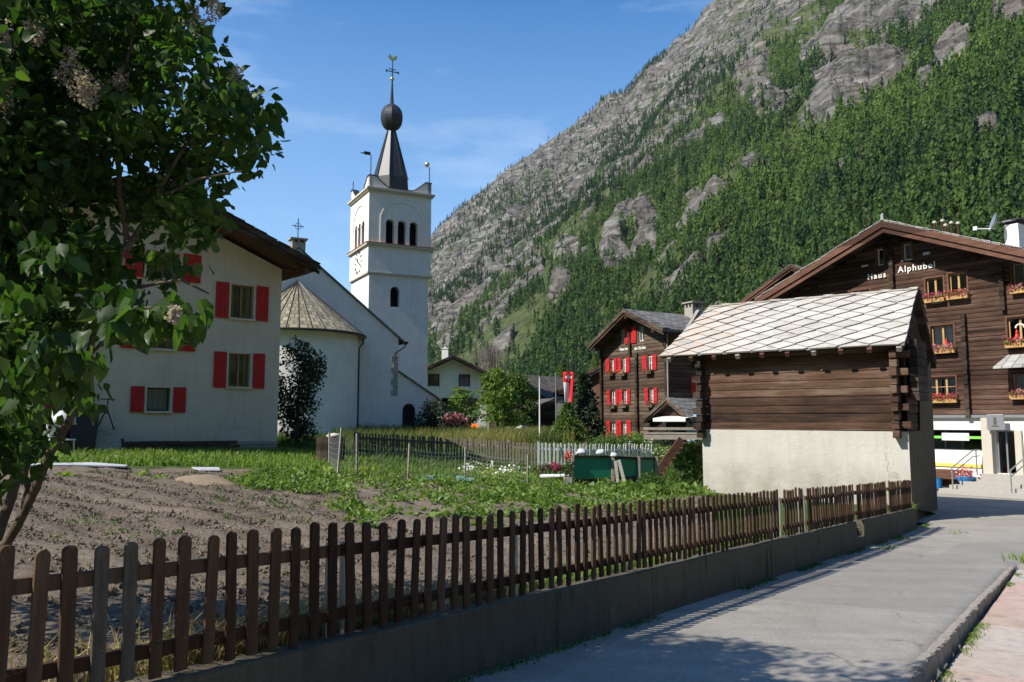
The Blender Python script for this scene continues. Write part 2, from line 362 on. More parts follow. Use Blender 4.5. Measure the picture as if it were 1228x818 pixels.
M['bark'] = wood('bark', [(.03, .022, .016), (.065, .048, .034), (.11, .085, .062), (.16, .13, .10)], 9, (9, 9, 2.2), bump=.9)
M['pale_bark'] = wood('pale twigs', [(.12, .10, .085), (.18, .15, .125), (.24, .21, .175), (.30, .27, .23)], 9, (9, 9, 2), bump=.4)
def glassmat():
    m = Mt('window glass', .03, .5); tr = m.n('BsdfTransparent', Color=(.72, .78, .78)); gl = m.n('BsdfGlossy', Color=(.9, .95, 1), Roughness=.03)
    fr = m.n('Fresnel', IOR=1.5); f = m.math('ADD', fr.outputs[0], .06, True)
    mx = m.n('MixShader', Fac=f, i1=tr.outputs[0], i2=gl.outputs[0]); m.t.links.new(mx.outputs[0], m.out.inputs[0]); return m.m
M['glass'] = glassmat()
def picketmat():
    m = Mt('fence pickets', .85, .2); r = m.rnd(); v = m.map((14, 14, 1.1)); g = m.noise(v, 2.5, 9, .72); big = m.noise(m.map((4, 4, 1.6)), 2, 5)
    f = m.math('ADD', m.math('MULTIPLY', g, .55), m.math('ADD', m.math('MULTIPLY', r, .40), m.math('MULTIPLY', big, .2)))
    c = m.ramp(f, [(.25, (.015, .008, .005)), (.5, (.048, .025, .014)), (.74, (.094, .054, .032)), (.97, (.17, .128, .092))])
    z = m.sep(m.obj())[2]; lich = m.math('MULTIPLY', m.rng(m.noise(m.obj(), 38, 4), .56, .7), m.rng(z, .45, .82, 0, .6), True)
    m.color(m.mix(lich, c, (.2, .2, .155))); m.bump(g, .6, .006); return m.m
M['picket'] = picketmat(); M['picket_grey'] = wood('greyed picket', [(.03, .025, .02), (.065, .053, .043), (.105, .088, .072), (.15, .13, .11)], 5, (14, 14, 1.1), bump=.6)
def soilmat():
    m = Mt('garden earth', .95, .1); o = m.obj(); s = m.attr('green')['Fac']
    n1 = m.noise(o, 1.1, 8, .65); n2 = m.noise(o, 16, 7, .7); n3 = m.noise(o, 60, 4)
    soil = m.ramp(m.math('ADD', m.math('MULTIPLY', n2, .6), m.math('MULTIPLY', n1, .4)), [(.3, (.072, .055, .041)), (.5, (.165, .13, .098)), (.7, (.29, .238, .185))])
    soil = m.mix(m.rng(n3, .62, .72, 0, .55), soil, (.36, .31, .255))
    grass = m.ramp(m.math('ADD', m.math('MULTIPLY', n2, .5), m.math('MULTIPLY', n1, .5)), [(.3, (.035, .06, .015)), (.55, (.075, .12, .028)), (.75, (.14, .17, .06))])
    f = m.rng(m.math('ADD', s, m.rng(m.noise(o, 3.5, 6), .3, .7, -.35, .35)), .4, .6)
    m.color(m.mix(f, soil, grass)); m.bump(m.math('ADD', n2, m.math('MULTIPLY', n3, .5)), .8, .04); return m.m
M['soil'] = soilmat()
def asphalt():
    m = Mt('worn asphalt', .88, .25); o = m.obj()
    n1 = m.noise(o, 1.1, 9, .72); lane = m.noise(m.map((.16, 1.5, 1), (0, 0, -math.atan2(ES[1], ES[0]))), 1.3, 6, .6); sp = m.noise(o, 42, 5, .85); n4 = m.noise(o, 4, 6, .7)
    c = m.ramp(m.math('ADD', m.math('MULTIPLY', n1, .7), m.math('MULTIPLY', n4, .3)), [(.3, (.225, .206, .178)), (.5, (.30, .275, .24)), (.7, (.38, .348, .302))])
    c = m.mix(m.rng(sp, .53, .68, 0, .75), c, (.50, .49, .47)); c = m.mix(m.rng(sp, .46, .32, 0, .75), c, (.09, .088, .085))
    wv = m.n('MixRGB', Fac=.35, Color1=o, Color2=m.n('TexNoise', Vector=o, Scale=1.3, Detail=5).outputs['Color']).outputs[0]
    vo = m.n('TexVoronoi', {'feature': 'DISTANCE_TO_EDGE'}, Vector=wv, Scale=.62).outputs['Distance']
    ck = m.math('MULTIPLY', m.rng(vo, .007, .001), m.rng(m.noise(o, .45, 4), .53, .6), True)
    c = m.mix(m.math('MULTIPLY', ck, .7), c, (.07, .066, .055))
    pv = m.n('TexVoronoi', Vector=m.map((.14, .2, 1)), Scale=1.0); pc = m.sep(pv.outputs['Color'])[0]
    c = m.mix(m.rng(pc, .7, .72, 0, .22), c, (.12, .12, .125))
    c = m.mix(m.rng(lane, .42, .66, 0, .38), c, (.17, .158, .14)); c = m.mix(m.rng(m.noise(o, 2.7, 8, .75), .6, .72, 0, .4), c, (.40, .37, .32)); m.color(c); m.bump(m.math('SUBTRACT', m.math('ADD', sp, m.math('MULTIPLY', n4, .4)), ck), .55, .012); return m.m
M['asphalt'] = asphalt()
def flagmat():
    m = Mt('flagstones', .8, .25); o = m.obj(); a = m.attr('tint')['Fac']; n = m.noise(o, 5, 8, .7)
    c = m.ramp(a, [(0, (.40, .36, .31)), (.25, (.42, .30, .25)), (.45, (.30, .345, .285)), (.62, (.42, .39, .345)), (.8, (.44, .32, .27)), (1, (.31, .36, .30))])
    c = m.mix(.8, c, m.ramp(n, [(.25, (.62, .6, .57)), (.5, (1, 1, 1)), (.75, (1.25, 1.24, 1.2))]), 'MULTIPLY')
    c = m.mix(m.rng(m.noise(o, 30, 4), .62, .7, 0, .4), c, (.14, .12, .09))
    m.color(c); m.bump(n, .5, .02); return m.m
M['flag'] = flagmat()
M['kerb'] = flat('kerb granite', (.30, .262, .225), .9, .15, .45, 11, .9)
M['leaf_lilac'] = leafmat('lilac leaves', (.017, .044, .009), (.036, .08, .014), (.092, .155, .028), .45, .45, .3)
M['leaf_bright'] = leafmat('bright leaves', (.065, .12, .02), (.135, .21, .038), (.22, .30, .07), .5, .35)
M['leaf_dark'] = leafmat('dark leaves', (.012, .024, .012), (.024, .043, .018), (.045, .07, .028), .5, .2)
M['leaf_mid'] = leafmat('mid green leaves', (.04, .08, .016), (.075, .13, .026), (.13, .19, .045), .5, .35)
M['needle'] = leafmat('conifer needles', (.012, .026, .014), (.022, .045, .022), (.04, .07, .03), .6, .15)
M['larch'] = leafmat('larch needles', (.045, .085, .018), (.08, .13, .028), (.12, .18, .045), .6, .3)
M['grass'] = leafmat('grass blades', (.09, .15, .025), (.17, .25, .045), (.26, .33, .08), .6, .4)
M['tall_grass'] = leafmat('tall dry grass', (.06, .095, .025), (.14, .165, .045), (.29, .25, .09), .7, .35)
M['straw'] = leafmat('straw', (.16, .12, .05), (.30, .23, .11), (.45, .36, .2), .8, .3)
M['lettuce'] = leafmat('lettuce leaves', (.12, .20, .03), (.24, .31, .05), (.42, .44, .10), .5, .35)
M['flower_pink'] = leafmat('pink petals', (.42, .03, .10), (.50, .10, .2), (.68, .38, .42), .6, .3)
M['flower_mixed'] = leafmat('mixed petals', (.45, .02, .04), (.52, .07, .12), (.75, .50, .45), .6, .25)
M['flower_lilac'] = leafmat('lilac petals', (.26, .21, .20), (.40, .33, .33), (.56, .50, .47), .7, .3)
M['red_leaf'] = leafmat('purple leaves', (.05, .012, .018), (.09, .022, .03), (.15, .045, .045), .5, .25)
def hillmat():
    m = Mt('mountain ground', .95, .1); o = m.obj(); rk = m.attr('rock')['Fac']
    wn = m.n('TexNoise', Vector=o, Scale=.02, Detail=5, Roughness=.65).outputs['Color']; wv = m.n('VectorMath', {'operation': 'MULTIPLY_ADD'}, i0=wn, i1=(34, 34, 34), i2=o).outputs[0]
    n1 = m.noise(m.map((.015, .015, .015)), 1.5, 13, .74); n2 = m.noise(m.map((.06, .06, .06)), 1.0, 10, .75); n3 = m.noise(m.map((.006, .006, .006)), 1.5, 7, .65)
    big = m.map((.022, .022, .05), (0, R(38), R(15)), wv); v1 = m.n('TexVoronoi', {'feature': 'DISTANCE_TO_EDGE'}, Vector=big, Scale=1.0).outputs['Distance']; vc = m.sep(m.n('TexVoronoi', Vector=big, Scale=1.0).outputs['Color'])[0]
    sm = m.map((.075, .075, .15), (0, R(38), R(15)), wv); v2 = m.n('TexVoronoi', {'feature': 'DISTANCE_TO_EDGE'}, Vector=sm, Scale=1.0).outputs['Distance']; vd = m.sep(m.n('TexVoronoi', Vector=sm, Scale=1.0).outputs['Color'])[0]
    f0 = m.math('ADD', m.math('ADD', m.math('MULTIPLY', n1, .42), m.math('MULTIPLY', n2, .38)), m.math('ADD', m.math('MULTIPLY', vc, .10), m.math('MULTIPLY', vd, .12)))
    rock = m.ramp(f0, [(.34, (.05, .046, .041)), (.45, (.125, .115, .10)), (.54, (.21, .195, .172)), (.68, (.37, .345, .31))])
    rock = m.mix(m.rng(v1, .05, .0, 0, .8), rock, (.045, .042, .04)); rock = m.mix(m.rng(v2, .05, .0, 0, .55), rock, (.06, .056, .05))
    rock = m.mix(m.rng(n3, .52, .68, 0, .35), rock, (.24, .19, .14))
    grs = m.ramp(n2, [(.32, (.04, .065, .022)), (.5, (.09, .115, .042)), (.68, (.17, .175, .085))])
    f = m.rng(m.math('ADD', rk, m.math('ADD', m.rng(n2, .3, .7, -.42, .42), m.rng(n1, .35, .65, -.3, .3))), .42, .58)
    m.color(m.mix(f, grs, rock)); h = m.math('ADD', m.math('ADD', n2, n1), m.math('ADD', m.math('MULTIPLY', m.rng(v1, 0, .12), .5), m.math('ADD', m.math('MULTIPLY', vd, .35), m.math('MULTIPLY', vc, .4))))
    m.bump(h, .9, 9.0); return m.m
M['hill'] = hillmat()
def forestmat():
    m = Mt('larch forest', .75, .12); a = m.attr('tint')['Fac']
    c = m.ramp(a, [(0, (.028, .060, .028)), (.3, (.064, .122, .036)), (.65, (.128, .205, .044)), (1, (.19, .275, .065))])
    m.color(c); tr = m.n('BsdfTranslucent', Color=c); mx = m.n('MixShader', Fac=.48, i1=m.b.outputs[0], i2=tr.outputs[0]); m.t.links.new(mx.outputs[0], m.out.inputs[0]); return m.m
M['forest'] = forestmat()
# ================================================================== SETTING: GROUND, LANE, PAVEMENT, MOUNTAIN
def inpoly(px, py, poly):
    px = np.asarray(px); py = np.asarray(py); r = np.zeros(px.shape, bool); n = len(poly)
    for i in range(n):
        (x1, y1), (x2, y2) = poly[i], poly[(i+1) % n]
        c = (y1 > py) != (y2 > py); r ^= c & (px < (x2-x1)*(py-y1)/((y2-y1) or 1e-9)+x1)
    return r
def grid_faces(nr, nc):
    i = np.arange(nr*nc).reshape(nr, nc)
    return np.stack([i[:-1, :-1], i[:-1, 1:], i[1:, 1:], i[1:, :-1]], -1).reshape(-1, 4)
SOIL = [(-900, 559), (250, 561), (330, 566), (420, 566), (560, 572), (690, 588), (850, 594), (860, 640), (400, 960), (-900, 1700)]
sv = np.r_[np.arange(-80, -2, 3), np.arange(-2, 33, .1), np.arange(33, 190, 2.5)]
tv = np.r_[np.arange(FT+.1, 27, .1), np.arange(27, 180, 2.5)]
S, T = np.meshgrid(sv, tv); GX, GY = st(S, T); GZ = gz(GX, GY)
fine = (S > -2) & (S < 33) & (T < 27)
pxg, pyg = proj(np.stack([GX, GY, GZ], -1)); soil = inpoly(pxg, pyg, SOIL) | ((S < 3) & (T < 14))
lump = (fbm(GX*2.6, GY*2.6, 5, 3)-.5)*.10+(fbm(GX*.7, GY*.7, 3, 5)-.5)*.16+.018*np.sin(S*2*PI/.7+3*fbm(GX*.4, GY*.4, 2, 8))
GZ = GZ+np.where(fine, np.where(soil, lump, (fbm(GX*1.5, GY*1.5, 4, 9)-.5)*.1), 0)*np.clip((T-FT-.1)/.4, 0, 1)
V = np.stack([GX, GY, GZ], -1).reshape(-1, 3)
green = np.where(soil, .0, 1.).reshape(-1)+0
o = npmesh('ground', V, grid_faces(*S.shape), M['soil'], None, smooth=True, attrs={'green': green}); o['kind'] = 'structure'
# far plain under everything, out to the horizon
mb = MB(); mb.add([(-4000, -3000, -4), (5000, -3000, -4), (5000, 5000, -4), (-4000, 5000, -4)], [(0, 1, 2, 3)]); o = mb.build('valley_floor', M['hill']); o['kind'] = 'structure'
# lane
sv2 = np.r_[np.arange(-40, -4, 3), np.arange(-4, 32, .5), np.arange(32, 90, 2.)]; tv2 = np.r_[np.arange(-60, -4, 4), [-4, -2, 0, 1.25, 1.40, 1.46], np.linspace(1.65, FT-.02, 14)]
S2, T2 = np.meshgrid(sv2, tv2[::-1]); X2, Y2 = st(S2, T2); Z2 = road_z(S2)+(fbm(X2*.5, Y2*.5, 3, 21)-.5)*.03
lo = (T2 < 1.43) & (S2 < 17.6); Z2 = np.where(lo, Z2-.3, Z2)
npmesh('road', np.stack([X2, Y2, Z2], -1).reshape(-1, 3), grid_faces(*S2.shape)[:, ::-1], M['asphalt'], smooth=True)['kind'] = 'structure'
mb = MB(); q = []
for s_ in (26.3, 31.6, 36, 42, 50, 60):
    for t_ in (FT-.02, 8. if s_ < 33 else 14.): x_, y_ = st(s_, t_); q.append((x_, y_, float(road_z(s_))+.004))
mb.add(q, [(2*i, 2*i+2, 2*i+3, 2*i+1) for i in range(5)]); mb.build('forecourt', M['asphalt'])['kind'] = 'structure'
# kerb stones and the sunken flagstone pavement right of the lane
KT = 1.46
Vk, Fk = [], []; s_ = -3.
while s_ < 17.3:
    L = random.uniform(.8, 1.2); a, b = s_+.012, min(s_+L-.012, 17.4); k = random.uniform(-.012, .012); n = max(2, int((b-a)/.07)); b0 = len(Vk)
    for i in range(n+1):
        ss = a+(b-a)*i/n; z_ = float(road_z(ss))+.022+k; e = .008 if i in (0, n) else 0; jt = lambda q=.009: random.uniform(-q, q)
        for tt, zz in ((KT+.05, z_-.2), (KT+.045+jt(), z_-.010-e), (KT+.03+jt(), z_+jt(.004)-e), (KT-.03+jt(), z_+jt(.005)-e), (KT-.045+jt(.012), z_-.012-e+jt(.006)), (KT-.045+jt(.016), z_-.09+jt()), (KT-.04+jt(), z_-.4)): x_, y_ = st(ss, tt); Vk.append((x_, y_, zz))
    Fk += [(b0+i*7+q, b0+(i+1)*7+q, b0+(i+1)*7+q+1, b0+i*7+q+1) for i in range(n) for q in range(6)]+[(b0, b0+1, b0+2, b0+3), (b0+3, b0+4, b0+5, b0+6), (b0+n*7+3, b0+n*7+2, b0+n*7+1, b0+n*7), (b0+n*7+6, b0+n*7+5, b0+n*7+4, b0+n*7+3)]; s_ += L
npmesh('kerb', Vk, Fk, M['kerb'], smooth=False)['kind'] = 'structure'
def pave_z(s): return float(road_z(s))-.17*min(1, max(0, (17.5-s)/9))-.004
Vp, Fp, Tp = [], [], []; rowt = KT-.10
while rowt > -9:
    wd = random.uniform(.6, 1.1); s_ = -4+random.uniform(0, 1)
    while s_ < 17.2:
        L = random.uniform(.6, 1.5); a, b = s_+.010, min(s_+L-.010, 17.25); z_ = random.uniform(-.006, .004); k = len(Vp)
        j = lambda: random.uniform(-.012, .012)
        quad = [(a+j(), rowt-.005+j()*.4), (b+j(), rowt-.005+j()*.4), (b+j(), rowt-wd+.005+j()*.4), (a+j(), rowt-wd+.005+j()*.4)]
        for zz in (0, -.1):
            for ss, tt in quad: x_, y_ = st(ss, tt); Vp.append((x_, y_, pave_z(ss)+z_+zz))
        Fp += [(k+3, k+2, k+1, k), (k, k+1, k+5, k+4), (k+1, k+2, k+6, k+5), (k+2, k+3, k+7, k+6), (k+3, k, k+4, k+7)]; Tp += [random.random()]*8; s_ += L
    rowt -= wd
npmesh('pavement', Vp, Fp, M['flag'], None, Tp)['kind'] = 'structure'
mb = MB(); q = []
for s_ in (-4.5, 8, 17.5):
    for t_ in (KT-.07, -9.5): x_, y_ = st(s_, t_); q.append((x_, y_, pave_z(s_)-.03))
mb.add(q, [(0, 1, 3, 2), (2, 3, 5, 4)]); mb.build('pavement_bed', flat('earth joints', (.10, .085, .06), .95, .1, .4, 14, .5))['kind'] = 'structure'
# ------------------------------------------------------------------ the mountain: polar height field round the village
SIL = [(-900, 520), (150, 480), (300, 445), (400, 385), (440, 352), (480, 320), (511, 296), (560, 247), (600, 212), (660, 172), (700, 136), (760, 95), (800, 57), (830, 28), (860, 0), (900, -38), (1000, -120), (1228, -270), (1700, -420), (2600, -480)]
def azel(x, y): d = ray(x, y); return math.atan2(d[0], d[1]), d[2]/math.hypot(d[0], d[1])
sa = np.array([azel(*p) for p in SIL]); az = np.linspace(sa[0, 0], sa[-1, 0], 1500)
az = np.sort(np.r_[az, np.linspace(azel(490, 400)[0], azel(1250, 300)[0], 700)])
crest = np.interp(az, sa[:, 0], sa[:, 1]); ax = CX+FPX*np.tan(az)
cj = 1+.018*(fbm(ax/26, ax*0, 5, 31)-.5)*2; crest = crest*cj
r0 = np.interp(ax, [-900, 300, 511, 700, 850, 1228, 2000, 4000], [900, 900, 700, 470, 360, 270, 260, 260]); r1 = np.interp(ax, [-900, 400, 511, 700, 860, 1228, 2600], [3200, 2700, 2350, 2050, 1900, 1650, 1500])
NS = 420; sg = np.r_[np.linspace(0, 1, NS)**1.05, 1.03, 1.1, 1.3]
Sg, A = np.meshgrid(sg, az, indexing='ij'); RR = r0+(r1-r0)*Sg
H = crest*r1
prof = np.where(Sg <= 1, .70*Sg+.30*Sg**2, 1-(Sg-1)*.9); HZ = 3+(H-3)*prof
HX, HY = RR*np.sin(A), RR*np.cos(A)
YB = lambda x: np.interp(x, [380, 520, 560, 600, 650, 700, 750, 800, 850, 900, 950, 1000, 1050, 1300], [430, 402, 385, 352, 318, 282, 236, 196, 152, 100, 52, 5, -40, -200])
OUT = [(560, 330, 30, 40, 30), (1150, 95, 26, 10, -35), (965, 205, 24, 8, -35), (905, 225, 26, 8, -30), (1180, 240, 20, 7, -30), (1010, 250, 18, 6, -25), (780, 335, 22, 9, -30), (860, 315, 16, 8, -20), (730, 265, 22, 8, -40), (680, 385, 16, 7, -30), (610, 440, 14, 7, -30), (1035, 98, 88, 36, -32), (990, 78, 40, 24, -30), (925, 152, 34, 20, -38), (838, 192, 62, 11, -38), (905, 118, 40, 12, -35), (770, 300, 26, 13, -25), (843, 253, 34, 13, -12), (822, 268, 12, 24, 10), (812, 352, 34, 9, -28), (870, 372, 18, 14, 0), (745, 322, 22, 12, -45), (705, 292, 16, 18, 0), (700, 335, 18, 12, -30), (648, 356, 18, 14, -40), (625, 352, 14, 26, 30),
       (1075, 15, 70, 24, -25), (1222, 35, 22, 26, -35), (1165, 164, 36, 11, -30), (1085, 192, 10, 12, 0), (1110, 130, 14, 22, 20), (1215, 125, 16, 12, 0), (600, 405, 14, 34, 35), (570, 378, 40, 10, -40), (535, 410, 20, 30, 20), (690, 232, 30, 12, -40), (745, 236, 30, 12, -35), (660, 300, 22, 16, -40), (960, 45, 30, 14, -30), (1040, 330, 12, 9, 0), (930, 330, 12, 8, -20)]
def rockiness(px, py, X, Y):
    up = YB(px)-py+55*(fbm(X*.006, Y*.006, 4, 77)-.5)*2
    r = np.clip(up/60+.18, 0, .63)+np.clip((up-95)/120, 0, .2)
    nz = .9*(fbm(X*.012, Y*.012, 4, 55)-.5)
    wx_ = 26*(fbm(X*.011+3, Y*.011, 5, 61)-.5)*2; wy_ = 26*(fbm(X*.011, Y*.011+7, 5, 62)-.5)*2; px = px+wx_; py = py+wy_
    for cx, cy, rx, ry, a in OUT:
        ca, sa_ = math.cos(R(a)), math.sin(R(a)); dx, dy = px-cx, py-cy
        q = ((dx*ca+dy*sa_)/rx)**2+((-dx*sa_+dy*ca)/ry)**2
        r = np.maximum(r, np.clip((1.55-q+nz*2.4)*1.0, 0, 1))
    return r
HPX, HPY = proj(np.stack([HX, HY, HZ], -1)); rk = rockiness(HPX, HPY, HX, HY)
env = np.clip(Sg*6, 0, 1)*np.clip((1.02-Sg)*7, .12, 1)
q_ = HX*.8-HY*.6                                       # gullies run down the flank
rid = 1-np.abs(2*fbm(q_*.0045+.3*fbm(HX*.003, HY*.003, 3, 4), (HX*.6+HY*.8)*.0013, 5, 12)-1)
HZ = HZ+env*((fbm(HX*.004, HY*.004, 6, 2)-.5)*85+(rid-.6)*95)
led = fbm((HX+HY)*.006, (HZ-HX*.75)*.016, 5, 41)*9+fbm(HX*.03, HY*.03, 3, 44)*.9; lf = led-np.floor(led); led = np.floor(led)+np.clip((lf-.62)/.38, 0, 1)
HZ = HZ+env*np.clip(rk*1.2-.1, 0, 1)*((led/9-.5)*60+(1-np.abs(2*fbm((HX-HZ*.8)*.02, HZ*.012, 5, 43)-1)-.6)*20+(fbm(HX*.05, HY*.05+HZ*.05, 3, 46)-.5)*12)
HZ[0] = -2
npmesh('mountain', np.stack([HX, HY, HZ], -1).reshape(-1, 3), grid_faces(*Sg.shape)[:, ::-1], M['hill'], None, smooth=True, attrs={'rock': rk.reshape(-1)})['kind'] = 'structure'
# unseen opposite valley flank, added behind the camera to block low sky light
a2 = np.linspace(azel(1700, 480)[0]+.25, 2*PI+azel(-900, 480)[0]-.25, 160); s3 = np.linspace(0, 1, 40); S3, A3 = np.meshgrid(s3, a2, indexing='ij')
e3 = np.clip(np.minimum(A3-a2[0], a2[-1]-A3)*1.6, .05, 1); R3 = 260+1250*S3; H3 = -3+e3*760*(.75*S3+.25*S3**2)*(1+.25*(fbm(A3*5, S3*2, 4, 71)-.5)); X3, Y3 = R3*np.sin(A3), R3*np.cos(A3)
npmesh('sky_blocking_slope', np.stack([X3, Y3, H3+S3*60*(fbm(X3*.01, Y3*.01, 5, 72)-.5)], -1).reshape(-1, 3), grid_faces(*S3.shape)[:, ::-1], M['hill'], smooth=True, attrs={'rock': np.clip(.1+S3*.4, 0, 1).reshape(-1)})['kind'] = 'structure'
# forest on it: thousands of larches and spruces read as one mass
NT = 60000
u_ = RNG.uniform(0, 1, NT); i_ = np.clip((NS*u_**.75).astype(int), 3, NS-1); j_ = RNG.integers(np.searchsorted(ax, 470), np.searchsorted(ax, 1420), NT)
P = np.stack([HX[i_, j_], HY[i_, j_], HZ[i_, j_]], -1); px_, py_ = proj(P); rkt = rk[i_, j_]
dens = np.clip(1.12-1.3*rkt, 0, 1)
patch = fbm(P[:, 0]*.008+9, P[:, 1]*.008+P[:, 2]*.006, 4, 91)
gul = fbm((P[:, 0]*.8-P[:, 1]*.6)*.014, (P[:, 0]*.6+P[:, 1]*.8)*.003, 4, 93); dens = dens*np.clip(.35+(gul-.33)*9, .12, 1); up = YB(px_)-py_; dens = np.where(up > 0, np.maximum(dens, np.clip((patch-.455)*7, .10, .95)*np.clip(1.3-up/170, .2, 1)), dens)
dens = np.where((px_ > 800) & (py_ < 70-(px_-860)*.28) & (px_ < 985), dens*.10, dens)
dens = np.where((px_ < 640) & (py_ > 350), dens*np.clip((patch-.34)*5, .1, 1), dens)
keep = RNG.uniform(0, 1, NT) < dens*.92; P = P[keep]; n = len(P); P = P+RNG.normal(size=(n, 3))*np.array([3, 3, 0]); patch = patch[keep]
rr0 = np.hypot(P[:, 0], P[:, 1]); upk = up[keep]
hgt = (6.5+13*RNG.uniform(0, 1, n)**.8)*np.interp(upk, [-40, 30], [1, .72]); dark = RNG.uniform(0, 1, n) < np.interp(patch, [.4, .62], [.10, .32])+np.clip(upk/60, 0, .55)
wid = hgt*np.where(dark, .15, .19)*RNG.uniform(.8, 1.25, n); K = 46
uu = RNG.uniform(0, 1, (n, K))**.85; ang = RNG.uniform(0, 2*PI, (n, K)); rad = wid[:, None]*(1.02-uu)**np.where(dark[:, None], .9, .62)*np.sqrt(RNG.uniform(.12, 1.1, (n, K)))*np.clip(uu*7+.3, .3, 1)
Q = np.stack([P[:, 0, None]+rad*np.cos(ang), P[:, 1, None]+rad*np.sin(ang), P[:, 2, None]+hgt[:, None]*(.05+.93*uu)], -1).reshape(-1, 3); N_ = len(Q)
sz_ = np.repeat(hgt, K)*RNG.uniform(.045, .085, N_)*(1.2-.55*uu.ravel()); out = np.stack([np.cos(ang), np.sin(ang), np.full_like(ang, .35)], -1).reshape(-1, 3)+RNG.normal(size=(N_, 3))*.5; out /= np.linalg.norm(out, axis=1)[:, None]
t1 = np.cross(out, np.array([0, 0, 1.])); t1 /= np.linalg.norm(t1, axis=1)[:, None]; t2 = np.cross(out, t1); s2 = sz_[:, None]
V = np.stack([Q-t1*s2*RNG.uniform(.6, 1.1, (N_, 1)), Q-t2*s2*RNG.uniform(.9, 1.7, (N_, 1)), Q+t1*s2*RNG.uniform(.6, 1.1, (N_, 1)), Q+t2*s2*RNG.uniform(.9, 1.9, (N_, 1))], 1).reshape(-1, 3); F = np.arange(N_*4).reshape(-1, 4)
big = fbm(P[:, 0]*.0035, P[:, 1]*.0035+P[:, 2]*.003, 3, 19)
tn = np.clip(np.where(dark, RNG.uniform(0, .25, n), RNG.uniform(.40, .72, n)+(big-.5)*.8-np.interp(rr0, [700, 1800], [0, .22])), 0, 1)
o = npmesh('forest', V, F, M['forest'], None, np.clip(np.repeat(tn, K*4)+np.repeat(RNG.normal(size=N_)*.05, 4), 0, 1))
tag(o, 'green larch forest covering the mountain flank between the grey rock outcrops', 'forest', kind='stuff')
print('forest trees', n)
# ================================================================== LOW WALL AND PICKET FENCE ALONG THE LANE
def s_at(px):
    a, b = -2., 60.
    for _ in range(50):
        m_ = (a+b)/2; x_, y_ = st(m_, FT)
        if proj([x_, y_, float(wall_z(m_))])[0] < px and y_ > .5 or y_ <= .5: a = m_
        else: b = m_
    return a
RZ = math.atan2(ES[1], ES[0]); x0_, y0_ = st(0, FT)
s_j, s_n0, s_n1, s_e = s_at(774), s_at(1022), s_at(1031), s_at(1093)+.15
def low_wall(a, b, label, n=14, dip=None):
    mb = MB(); ss = np.linspace(a, b, n); vs = []; k = []
    for s_ in ss:
        x_, y_ = s_, 0; zt = float(wall_z(s_))+random.uniform(-.006, .006); zb = float(road_z(s_))-.35
        if dip: zt -= dip
        vs += [(s_, -.10, zb), (s_, -.085, zt-.012), (s_, -.07, zt), (s_, .11, zt), (s_, .125, zt-.3), (s_, .125, zb)]
    fs = [tuple(range(6)), tuple(range(6*n-1, 6*n-7, -1))]+[(i*6+q, (i+1)*6+q, (i+1)*6+(q+1) % 6, i*6+(q+1) % 6) for i in range(n-1) for q in range(6)]
    mb.add(vs, fs); o = mb.build('garden_wall', M['concrete'], loc=(x0_, y0_, 0), rotz=RZ); return tag(o, label, 'wall', 'low concrete walls under the picket fence')
low_wall(-3, s_j-.006, 'long near stretch of low stained concrete wall under the brown pickets in the foreground', 20)
low_wall(s_j+.006, s_n0, 'middle stretch of low concrete wall between the joint and the notch near the barn', 20)
low_wall(s_n0+.003, s_n1-.003, 'short broken notch with lowered top in the concrete wall before the barn', 3, .32)
low_wall(s_n1, s_e, 'short far stretch of low concrete wall ending at the barn corner', 6)
def picket_mesh(k):
    mb = MB(); w_ = .072/2; h = .765+random.uniform(-.012, .012); n = 7
    sl = random.uniform(-.004, .004)
    poly = [(-w_, .02), (w_, .02)]+[(w_*math.cos(PI*i/n)+sl, h-w_*.75+w_*.8*math.sin(PI*i/n)) for i in range(n+1)]
    mb.prism([(x, z) for x, z in poly], -.012, .012); o = mb.build('picket', M['picket'], bevel=.004); me = o.data
    bpy.data.objects.remove(o); return me
PK = [picket_mesh(i) for i in range(6)]
PKG = PK[0].copy(); PKG.materials.clear(); PKG.materials.append(M['picket_grey'])
GREY = [s_at(112), s_at(146)]
def fence_section(a, b, label, edge=True):
    xa, ya = st(a, FT-.03); t = thing('picket_fence', label, 'fence', (xa, ya, float(wall_z(a))), RZ, 'brown picket fence sections along the lane')
    L = b-a; n = max(2, int(round(L/.158)))
    for i in range(n):
        o = bpy.data.objects.new('picket', random.choice(PK)); COL.objects.link(o); o.parent = t; s_ = (i+.5)*L/n
        o.location = (s_+random.uniform(-.006, .006), random.uniform(-.004, .004), -.043*s_+random.uniform(-.012, .012)); o.rotation_euler = (random.uniform(-.012, .012), random.gauss(0, .017), random.uniform(-.06, .06))
        o.scale = (random.uniform(.9, 1.08), 1, random.uniform(.985, 1.012))
        if min(abs(a+s_-g) for g in GREY) < .08: o.data = PKG
        bv = o.modifiers.new('bevel', 'BEVEL'); bv.width = .004; bv.segments = 2
    for z_ in (.155, .585):
        mb = MB(); mb.beam((0, .036, z_), (L, .036, z_-.043*L), .042, .078); mb.build('rail', M['picket'], t, bevel=.005)
    m_ = max(1, int(L/2.1)); 
    for i in range(m_+1):
        s_ = .06+(L-.12)*i/m_; mb = MB(); mb.box(s_-.016, s_+.016, .06, .085, -.043*s_-.05, .64-.043*s_); mb.build('post', M['steel'], t)
